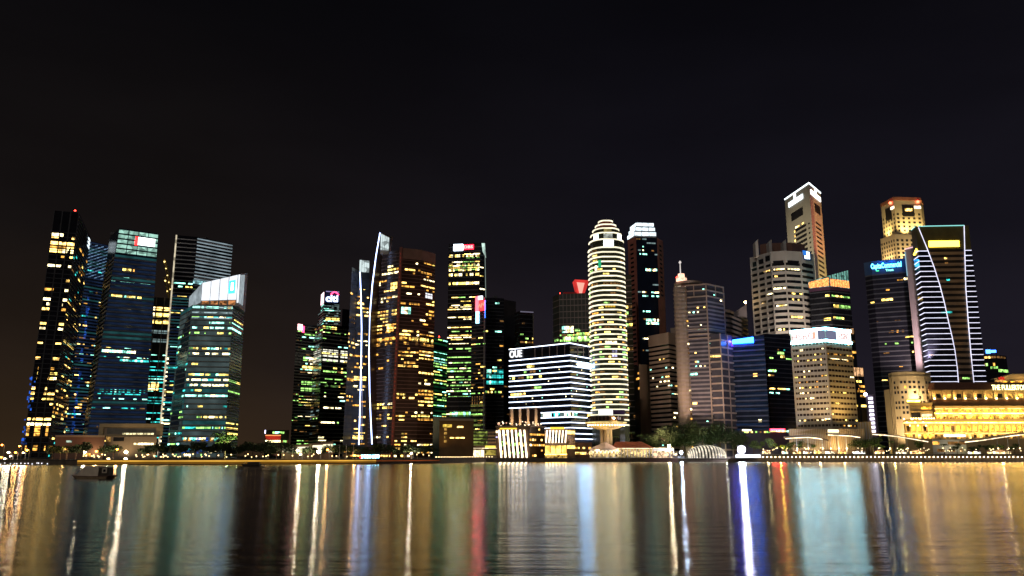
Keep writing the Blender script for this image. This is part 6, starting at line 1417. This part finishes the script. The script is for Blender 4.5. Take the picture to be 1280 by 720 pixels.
yl = put_tree('mid1', (Xu(965, 560, 590), 590, 5.25), 1.2, 2.0, 'small tree lit bright yellow, between the stadium bright floodlight and the red shop sign', None)
p = Vector(yl.location); lamp('tree_uplight', 'POINT', (p.x - 1, p.y - 6, 8.5), 5500, (1, .62, .06), yl); 
for o in list(yl.children):
    if o.type == 'LIGHT': o.location = (-1.5, -5.0, 3.0)
gt = put_tree('mid0', (Xu(282, 552, 470), 470, 2.2), 1.75, 1.0, 'tall pale green tree lit from below against the corner of the teal glass tower', None)
for j in range(2):
    l = lamp('tree_uplight', 'POINT', (0, 0, 0), 9000, (.85, 1, .42), gt); l.location = (-2.0 + 4 * j, -3.8, 3.6)

# palms
def palm(u, D, h, label, light=None, z=5.25, seed=1):
    r = random.Random(seed); x = Xu(u, 560, D); rt = empty('palm_tree', (x, D, z)); tag(rt, label, 'palm', 'slender palms on the waterfront')
    mb = MB(); mb.tube([(x, D, z), (x + .2, D, z + h * .5), (x + .1, D, z + h)], [.24, .18, .14], 6); mb.build('trunk', bark, rt)
    for k in range(11):
        a = 2 * math.pi * k / 11 + r.uniform(-.2, .2); l = r.uniform(2.4, 3.2); P = []
        for j in range(6):
            s_ = j / 5; P.append(Vector((x + .1 + math.cos(a) * l * s_, D + math.sin(a) * l * s_, z + h + 1.0 * math.sin(s_ * 2.4) - 1.4 * s_ * s_)))
        mb = MB(); sd = Vector((-math.sin(a), math.cos(a), 0))
        for j in range(5):
            w0, w1 = .42 * math.sin(math.pi * (j / 5 * .8 + .2)), .42 * math.sin(math.pi * ((j + 1) / 5 * .8 + .2)) 
            for sg in (-1, 1): mb.quad(P[j], P[j + 1], P[j + 1] + sd * sg * w1 + Vector((0, 0, -.25)), P[j] + sd * sg * w0 + Vector((0, 0, -.25)))
        mb.build('frond', leaf_mid, rt)
    if light: lamp('palm_uplight', 'POINT', (x + .6, D - 2.5, z + 2.5), light, (1, .78, .22), rt)
for k, (u, D, h, lt_) in enumerate(((770, 596, 15, 0), (790, 598, 18, 2500), (800, 597, 16, 2500), (808, 600, 14, 0), (826, 590, 11, 0))): palm(u, D, h, ['palm rising behind the white gabled pavilion', 'tall palm behind the middle of the red tiled roof', 'palm lit gold behind the red tiled roof', 'dark palm at the far end of the red tiled roof', 'short palm behind the low flat canopy'][k], lt_, 2.2, k)
palm(1114, 594, 8.5, 'palm lit bright yellow under the sweeping canopy', 4200, seed=31); palm(1010, 592, 7, 'small palm lit yellow below the long shallow canopy', 2200, seed=32); palm(1180, 590, 6.5, 'dark low palm in front of the pale annex', 0, seed=33)

# ================================================================== lamps
def street_lamp(u, v, D, bulb, label, group=None, r=.42, power=0, col=(1, .7, .4), zb=2.2, arm=0, name='street_lamp'):
    p = PT(u, v, D); rt = empty(name, (p.x, D, zb)); tag(rt, label, 'lamp', group)
    mb = MB(); mb.tube([(p.x + arm, D + .6, zb), (p.x + arm, D + .6, p.z - .2), (p.x + arm * .6, D + .4, p.z + .5), (p.x, D + .1, p.z + r + .1)], [.14, .10, .07, .06], 6); mb.build('pole', metal_dark, rt)
    mb = MB(); mb.lathe([(r * .4, r * .95), (r * 1.15, r * .55), (r * 1.2, r * .45)], (p.x, D, p.z), 10); mb.build('lamp_shade', metal_dark, rt)
    mb = MB(); mb.ball((p.x, D, p.z), r, n=8, m=6); mb.build('bulb', bulb, rt)
    if power: lamp('lamp_light', 'POINT', (p.x, D - r - .3, p.z), power, col, rt)
    return rt
LW = [(2.5, 556, 430, bulb_orange, .4, 'orange street lamp at the very edge of the view, highest of its cluster'), (24.5, 557.5, 432, bulb_orange, .42, 'lone orange street lamp left of the dark apartment tower'), (10.5, 565.6, 400, bulb_white, .42, 'blazing white lamp in the cluster at the western edge'),
      (19.5, 565.5, 402, bulb_orange, .42, 'orange lamp close beside the blazing white lamp at the western edge'), (34, 562.5, 420, bulb_orange, .5, 'orange lamp in front of the foot of the dark apartment tower'), (6, 573.5, 394, bulb_white, .34, 'low white lamp near the water at the western edge'), (1.5, 571.5, 396, bulb_orange, .34, 'low orange lamp near the water at the western edge'),
      (13, 570, 398, bulb_white, .3, 'small white lamp above the low white lamp at the western edge'), (29, 565.8, 410, bulb_warm, .35, 'small pale lamp beside the foot of the dark apartment tower'), (80.5, 562, 412, bulb_orange, .5, 'orange street lamp in front of the long brown podium'), (106, 565, 410, bulb_white, .5, 'white street lamp in front of the long brown podium'),
      (120.5, 564, 412, bulb_orange, .5, 'orange street lamp where the brown podium meets the cream gallery'), (146.5, 561.5, 415, bulb_orange, .45, 'small orange lamp in front of the cream gallery'), (157.5, 565, 404, bulb_white, .72, 'big white street lamp in front of the cream gallery'), (157, 573.5, 398, bulb_white, .6, 'low white lamp directly below the big white street lamp'), (135.5, 573.5, 398, bulb_warm, .5, 'low warm lamp near the start of the yellow washed wall'),
      (371.5, 563.5, 425, bulb_white, .75, 'big white street lamp before the west end of the white wedge hall'), (375.5, 567.5, 422, bulb_warm, .55, 'warm lamp just below the big white lamp of the white wedge hall'), (398.5, 564.5, 424, bulb_white, .95, 'biggest white street lamp, before the east end of the white wedge hall'), (409.5, 562, 426, bulb_orange, .5, 'orange street lamp on a tall pole beside the white wedge hall'),
      (514, 566.5, 470, bulb_warm, .55, 'warm lamp glowing among the trees under the curved apartment tower'), (443, 569, 440, bulb_orange, .42, 'orange lamp among trees at the foot of the slender apartment tower')]
for u, v, D, b, r, lb in LW: street_lamp(u, v, D, b, lb, 'street lamps on the western promenade', r, power=5000 if r > .5 else 2200, col=(1, .55, .2) if b is bulb_orange else (1, .85, .62), arm=.9)
# flag poles by the trees
for u, lb in ((424.5, 'thin flag pole beside the white wedge hall'), (433, 'thin flag pole between two others under the slender apartment tower'), (442, 'thin flag pole nearest the white light line')):
    D = 428; x = Xu(u, 560, D); rt = empty('flag_pole', (x, D, 2.2)); tag(rt, lb, 'flag pole', 'flag poles'); mb = MB(); mb.tube([(x, D, 2.2), (x, D, Zv(556, D))], [.10, .06], 6); mb.build('pole', metal_pale, rt); mb = MB(); mb.ball((x, D, Zv(556, D)), .14, n=6, m=4); mb.build('finial', metal_pale, rt); mb = MB(); mb.lathe([(.35, 0), (.35, .2), (.15, .3)], (x, D, 2.2), 8); mb.build('base', conc_grey, rt)

def copies(root, spots, labels, group):
    kids = list(root.children)
    for k, loc in enumerate(spots):
        if k == 0: n = root
        else:
            n = root.copy(); COL.objects.link(n)
            for c_ in kids: d = c_.copy(); COL.objects.link(d); d.parent = n
        n.location = loc; n['label'] = labels if isinstance(labels, str) else labels[k]; n['group'] = group
# quay lamps under the deck edge
rt = empty('quay_lamp', (0, 0, 0)); tag(rt, '-', 'lamp')
mb = MB(); mb.box((0, .5, .34), (.28, .55, .06)); mb.box((0, 1.0, .1), (.2, .06, .3)); mb.build('bracket', metal_dark, rt, origin=(0, 0, 0))
mb = MB(); mb.ball((0, 0, 0), .34, n=8, m=6); mb.build('bulb', mat_emit('quay bulb', (1, .78, .48), 16), rt, origin=(0, 0, 0))
us = [948 + 5.15 * k + .0009 * (k ** 2) for k in range(70)]
copies(rt, [Vector((*(shore_at(u) + Vector((0, -1.6))), Zv(571.2, 576))) for u in us], 'small warm lamp in the even row under the deck edge of the tall quay wall', 'quay lamps in an even row')
# jetty lamps in the middle
rt = empty('bollard_lamp', (0, 0, 0)); tag(rt, '-', 'lamp'); mb = MB(); mb.tube([(0, 0, 0), (0, 0, .9)], .12, 6); mb.build('post', metal_dark, rt, origin=(0, 0, 0)); mb = MB(); mb.ball((0, 0, 1.1), .2, n=6, m=4); mb.build('bulb', bulb_small, rt, origin=(0, 0, 0))
us = [545 + 3.5 * k for k in range(21)]
copies(rt, [Vector((*(shore_at(u) + Vector((0, .6))), 2.35)) for u in us], 'tiny warm bollard lamp in the row beside the low waterside restaurant', 'bollard lamps by the restaurant')
# little lights among the trees of the western promenade
r_ = random.Random(9); us = [96, 99, 103, 106, 108, 110, 112, 114, 117, 119, 122, 163, 166, 169, 172, 175, 178, 180, 183, 186, 189, 191, 194, 196, 199, 203, 206, 209, 212, 215, 218, 223, 227, 230, 236, 243, 249, 253, 258, 266, 276, 284, 301, 305, 309, 314, 324, 328, 332, 345, 352, 360, 380, 385, 389, 412, 416, 430, 452, 520, 528, 534]
rt = empty('garden_lamp', (0, 0, 0)); tag(rt, '-', 'lamp'); mb = MB(); mb.tube([(0, 0, 0), (0, 0, 1.0)], .09, 6); mb.build('post', metal_dark, rt, origin=(0, 0, 0)); mb = MB(); mb.ball((0, 0, 1.25), .30, n=6, m=4); mb.build('bulb', mat_emit('garden bulb', (1, .66, .26), 5), rt, origin=(0, 0, 0))
copies(rt, [Vector((*(shore_at(u) + Vector((0, r_.uniform(3, 9)))), r_.uniform(2.2, 3.6))) for u in us], 'little warm garden lamp at the foot of the dark promenade trees', 'garden lamps under the dark trees')
for u in (110, 170, 192, 215, 310, 330, 385, 525): # their glow on the trunks and leaves
    pass
# cool shop lights by the slender tower
t = block('glowing_kiosk', 'small kiosk glowing icy blue among the trees, under the two white light lines', 'kiosk', 452, 475, 446, 567, glass_black, depth=4)
for k in range(7): t.panel(0, k / 7 + .02, k / 7 + .12, 2.8, Zv(568.5, 446), mat_emit('icy kiosk light', (.30, .74, 1), 12, .3, 1.5, .8), .2, 'lit_window')
t.panel(0, -.06, .0, 2.8, 4, sign_red, .3, 'sign_panel'); t.done()

# floodlights on the quay
def floodlight(u, v, D, bulb, r, label, power, col, zb=2.6):
    p = PT(u, v, D); rt = empty('floodlight', (p.x, D, zb)); tag(rt, label, 'floodlight')
    mb = MB(); mb.tube([(p.x, D + 1, zb), (p.x, D + 1, p.z)], [.22, .16], 6); mb.build('mast', metal_dark, rt)
    mb = MB(); mb.box((p.x, D + .7, p.z), (r * 1.15, .3, r * 1.1)); mb.build('housing', metal_dark, rt)
    mb = MB(); mb.ball((p.x, D - .05, p.z), r, n=12, m=8); mb.build('lens', bulb, rt)
    lamp('beam', 'POINT', (p.x, D - r - .8, p.z), power, col, rt)
floodlight(927, 562, 574, bulb_flood, 2.3, 'stadium bright white floodlight on the quay, brightest light in view', 60000, (.80, .78, 1))
floodlight(851.5, 565.5, 575, bulb_blue, 1.0, 'blue white floodlight between the canopy and the striped dome', 16000, (.6, .75, 1)); floodlight(836.5, 557.5, 580, bulb_white, .95, 'warm white floodlight on a mast above the low flat canopy', 16000, (1, .82, .52))
lamp('podium_floodlight', 'SPOT', (Xu(1050, 560, 578), 578, 7.5), 16000, (1, .66, .26), bpy.data.objects['cream_bank_block'], target=(Xu(1052, 545, 592), 592, 18), spot=130, blend=1)
# light that spills up into the big trees from shops below
for k, (u, D, e, c_) in enumerate(((822, 604, 7000, (1, .8, .3)), (862, 606, 7000, (.75, 1, .4)), (893, 606, 6000, (.75, 1, .4)), (908, 606, 6000, (.9, .9, .6)))):
    o_ = [o for o in bpy.data.objects if o.name.startswith('tree') and o.get('group') == 'big trees behind the striped dome'][min(k + (k > 0), 5)]; l_ = lamp('tree_uplight', 'POINT', (Xu(u, 560, D), D, 6.0), e * .35, c_); l_.location -= o_.location; l_.location = Matrix.Rotation(-o_.rotation_euler.z, 3, 'Z') @ l_.location / o_.scale[0]; l_.parent = o_
t = block('stage_deck', 'low white lit stage at the foot of the stadium bright floodlight', 'stage', 918, 950, 571.5, 568.5, white_paint, zbase=2.61, depth=3)
t.panel(0, .02, .98, t.z1 - .5, t.z1 - .1, led_white, .3, 'edge_light'); t.panel(0, .02, .98, 3.2, 3.6, led_white, .3, 'edge_light')

# kiosks and cafe fronts along the eastern promenade
KI = [(952, 962, Ww, 'white lit cafe front nearest the stage'), (976, 984, Wc, 'cool white lit cafe front below the yellow tree'), (990, 1000, Wm1, 'amber cafe front below the long shallow canopy'), (1003, 1013, Wm2, 'warm cafe front with a narrow sign, third along the promenade'), (1016, 1026, Wy, 'yellow cafe front in the middle of the long shallow canopy'), (1030, 1042, Wm2, 'warm cafe front at the foot of the bank podium'),
      (1046, 1056, Wy, 'yellow cafe front under the short curved canopy'), (1064, 1080, Ww, 'broad bright cafe front between the two canopies'), (1092, 1104, Wm2, 'warm cafe front under the start of the sweeping canopy'), (1118, 1132, Wy, 'yellow cafe front beside the brightly lit palm'), (1136, 1154, Ww, 'long white cafe front below the cream stone building'), (1208, 1224, Wy, 'yellow cafe front beside the pale annex'), (1232, 1262, Ww, 'long white cafe front under the rising canopy')]
for k, (a, b, m_, lb) in enumerate(KI):
    t = block('cafe_front', lb, 'cafe', a, b, 586, 562.5, conc_brown, zbase=5.3, depth=5, group='cafe fronts along the eastern promenade'); n = max(3, int((b - a) / 2.4))
    mm_ = win('cafe light %d' % (k % 4), [(1, .72, .34), (1, .86, .55), (1, .62, .22), (.95, .95, .8)][k % 4], 3.4, .02, 1.9, .75)
    for j in range(n): t.pane(0, (j + .08) / n, (j + .92) / n, 5.6, t.z1 - .9 - R.uniform(0, .5), mm_ if R.random() < .8 else m_)
    t.panel(0, 0, 1, t.z1 - .5, t.z1 - .1, conc_brown, 1.5, 'awning'); t.done()
    if k % 2 == 0: lamp('cafe_light', 'POINT', (*((t.xy[0] + t.xy[1]) / 2 + Vector((0, -4))), 8.2), 2000, (1, .75, .35), t.root)
rt = empty('festoon_lamp', (0, 0, 0)); tag(rt, '-', 'lamp'); mb = MB(); mb.tube([(0, .1, -3.2), (0, .1, 0)], .05, 5); mb.build('post', metal_dark, rt, origin=(0, 0, 0)); mb = MB(); mb.ball((0, 0, .15), .26, n=6, m=4); mb.build('bulb', mat_emit('festoon bulb', (1, .78, .42), 5), rt, origin=(0, 0, 0))
us = sorted([r_.uniform(950, 1278) for k in range(70)]); copies(rt, [Vector((Xu(u, 560, D), D, r_.uniform(7.0, 9.6))) for u, D in ((u, r_.uniform(580, 590)) for u in us)], 'little warm lamp on a thin post among the cafe fronts of the eastern promenade', 'little lamps along the eastern promenade')
rt = empty('terrace_lamp', (0, 0, 0)); tag(rt, '-', 'lamp'); mb = MB(); mb.tube([(0, .1, -2.6), (0, .1, 0)], .05, 5); mb.build('post', metal_dark, rt, origin=(0, 0, 0)); mb = MB(); mb.ball((0, 0, .12), .22, n=6, m=4); mb.build('bulb', mat_emit('terrace bulb', (1, .74, .40), 3), rt, origin=(0, 0, 0))
us = sorted([r_.uniform(722, 846) for k in range(44)]); copies(rt, [Vector((Xu(u, 565, D), D, r_.uniform(5.0, 6.6))) for u, D in ((u, r_.uniform(573, 576)) for u in us)], 'tiny warm lamp on the terrace in front of the red tiled and white gabled pavilions', 'tiny lamps on the pavilion terrace')
rt = empty('mooring_lamp', (0, 0, 0)); tag(rt, '-', 'lamp'); mb = MB(); mb.box((0, .2, 0), (.12, .2, .12)); mb.build('bracket', metal_dark, rt, origin=(0, 0, 0)); mb = MB(); mb.ball((0, 0, 0), .2, n=6, m=4); mb.build('bulb', mat_emit('mooring bulb', (.9, .9, 1), 3), rt, origin=(0, 0, 0))
us = [4, 9, 16, 21, 24, 29, 34, 38, 43, 49, 51, 55, 62]; copies(rt, [Vector((*(shore_at(u) + Vector((0, -1.5))), r_.uniform(.4, .9))) for u in us], 'tiny white mooring lamp low on the dark western quay wall', 'mooring lamps at the western edge')

# ================================================================== crane above the unfinished tower
zr_ = Zv(371, 735); rt = empty('tower_crane', (Xu(213, 372, 736), 736, zr_)); tag(rt, 'thin luffing crane with amber lamps on its jibs, on top of the unfinished tower', 'crane')
def lattice(a, b, w, name, lamps):
    a, b = Vector(a), Vector(b); d = b - a; L = d.length; d.normalize(); s_ = d.cross(Vector((0, 1, 0))).normalized() * w; f = Vector((0, w, 0)); mb = MB(); cor = [s_ + f, s_ - f, -s_ - f, -s_ + f]
    for c_ in cor: mb.tube([a + c_, b + c_], .13, 4)
    n = max(3, int(L / (w * 2.4)))
    for k in range(n):
        p, q = a + d * L * k / n, a + d * L * (k + 1) / n
        for j in range(4): mb.tube([p + cor[j], q + cor[(j + 1) % 4]], .08, 3)
    o = mb.build(name, mat_surface('yellow crane steel', (.42, .30, .06), .6, .4), rt)
    for k in range(lamps): mb = MB(); mb.ball(a + d * L * (k + .6) / lamps + Vector((0, -w - .4, 0)), .55 if k < lamps - 1 else .8, n=6, m=4); mb.build('jib_lamp', mat_emit('amber jib lamp', (1, .72, .25), 3), rt)
lattice(PT(213, 376, 736), PT(214.5, 366, 736), .9, 'mast', 0); lattice(PT(214.5, 367, 735), PT(205.5, 324, 733), .7, 'jib', 5); lattice(PT(211, 372, 733), PT(206, 346, 732), .5, 'second_jib', 2)
mb = MB(); mb.box(tuple(PT(215, 368, 736)), (1.3, 1.2, 1.2)); mb.build('cab', metal_dark, rt)

# ================================================================== boats
def hull(mb, pts, z0, z1, flare=.25):
    n = len(pts); c = base_of(pts); bot = [(c[0] + (p[0] - c[0]) * (1 - flare), c[1] + (p[1] - c[1]) * (1 - flare)) for p in pts]
    mb.add([(x, y, z0) for x, y in bot] + [(p[0], p[1], z) for p, z in zip(pts, z1)], [(i, (i + 1) % n, n + (i + 1) % n, n + i) for i in range(n)] + [tuple(range(n, 2 * n)), tuple(range(n - 1, -1, -1))])
D = 152; x0, x1 = Xu(89, 597, D), Xu(146, 597, D); L = x1 - x0
rt = empty('covered_boat', ((x0 + x1) / 2, D, 0)); tag(rt, 'small covered boat with a sloping canvas and a square window, moored on the dark water', 'boat')
out = [(x0, D), (x0 + L * .12, D - .9), (x0 + L * .5, D - 1.25), (x0 + L * .85, D - 1.1), (x1, D - .3), (x1, D + .5), (x0 + L * .85, D + 1.3), (x0 + L * .5, D + 1.4), (x0 + L * .12, D + 1)]
mb = MB(); hull(mb, out, -.35, [.62, .50, .42, .46, .62, .62, .46, .42, .50]); mb.build('hull', hull_paint, rt)
mb = MB(); mb.tube([(p[0], p[1] - .02, z + .02) for p, z in zip(out[:5], [.62, .50, .42, .46, .62])], .05, 5); mb.build('rubbing_strake', conc_brown, rt)
za = Zv(582.5, D); a0, a1, a2 = x0 + L * .14, x0 + L * .32, x0 + L * .64
mb = MB(); mb.add([(a0, D - .85, .5), (a2, D - 1.05, .46), (a2, D + 1.05, .46), (a0, D + .85, .5), (a1, D - .75, za - .05), (a2, D - .8, za), (a2, D + .8, za), (a1, D + .75, za - .05)], [(0, 1, 5, 4), (4, 5, 6, 7), (1, 2, 6, 5), (0, 4, 7, 3), (3, 7, 6, 2)]); mb.build('canvas_cover', canvas, rt)
mb = MB(); mb.box((x0 + L * .76, D, .46 + (za - .7) / 2), (L * .10, .85, (za - .7) / 2)); mb.build('wheelhouse', mat_surface('dark boat wood', (.06, .045, .03), .7), rt)
o = MB(); wx = x0 + L * .77; o.box((wx, D - .90, .46 + (za - .6) * .6), (.42, .06, .42)); w_ = o.build('window_frame', canvas, rt); o = MB(); o.box((wx, D - .97, .46 + (za - .6) * .6), (.22, .02, .22)); g_ = o.build('pane', glass_black, w_)
mb = MB(); mb.box((x0 + L * .77, D, za - .18), (L * .14, 1.0, .05)); mb.build('roof', canvas, rt)
mb = MB(); mb.tube([(x1 - .5, D - .3, .5), (x1 - .3, D - .3, 1.0), (x1 + .1, D - .1, 1.05)], .05, 5); mb.build('stern_rail', metal_dark, rt)
D = 330; x0, x1 = Xu(301, 583, D), Xu(327, 583, D); L = x1 - x0
rt = empty('dark_boat', ((x0 + x1) / 2, D, 0)); tag(rt, 'dark low boat with a raked bow, moored just off the yellow washed quay wall', 'boat')
out = [(x0, D), (x0 + L * .2, D - 1), (x0 + L * .7, D - 1.2), (x1, D - .8), (x1, D + .8), (x0 + L * .7, D + 1.2), (x0 + L * .2, D + 1)]; mb = MB(); hull(mb, out, -.3, [1.1, .7, .6, .7, .7, .6, .7]); mb.build('hull', mat_surface('dark hull', (.05, .04, .03), .6), rt)
mb = MB(); mb.box((x0 + L * .62, D, 1.15), (L * .28, .9, .55)); mb.build('cabin', mat_surface('dark boat wood', (.06, .045, .03)), rt); mb = MB(); mb.tube([(x0 + L * .12, D, .9), (x0 + L * .26, D, 2.0)], .07, 5); mb.build('bow_spar', canvas, rt)
mb = MB()
for k, (u, v, D, lb) in enumerate(((451.5, 582, 250, 'small dark buoy floating off the slender apartment tower'), (18.2, 581, 290, 'small orange buoy floating at the western edge'))):
    x = Xu(u, v, D); rt = empty('buoy', (x, D, 0)); tag(rt, lb, 'buoy'); mb = MB(); mb.lathe([(.01, -.3), (.35, -.15), (.42, .15), (.2, .5), (.01, .6)], (x, D, 0), 10); mb.build('float', metal_dark if k == 0 else mat_surface('orange paint', (.6, .2, .04)), rt); mb = MB(); mb.tube([(x, D, .5), (x, D, 1.1)], .05, 5); mb.build('staff', metal_dark, rt)
for key in list(TREES):
    if not TREES[key][1]:
        for c_ in list(TREES[key][0].children): bpy.data.objects.remove(c_)
        bpy.data.objects.remove(TREES[key][0])
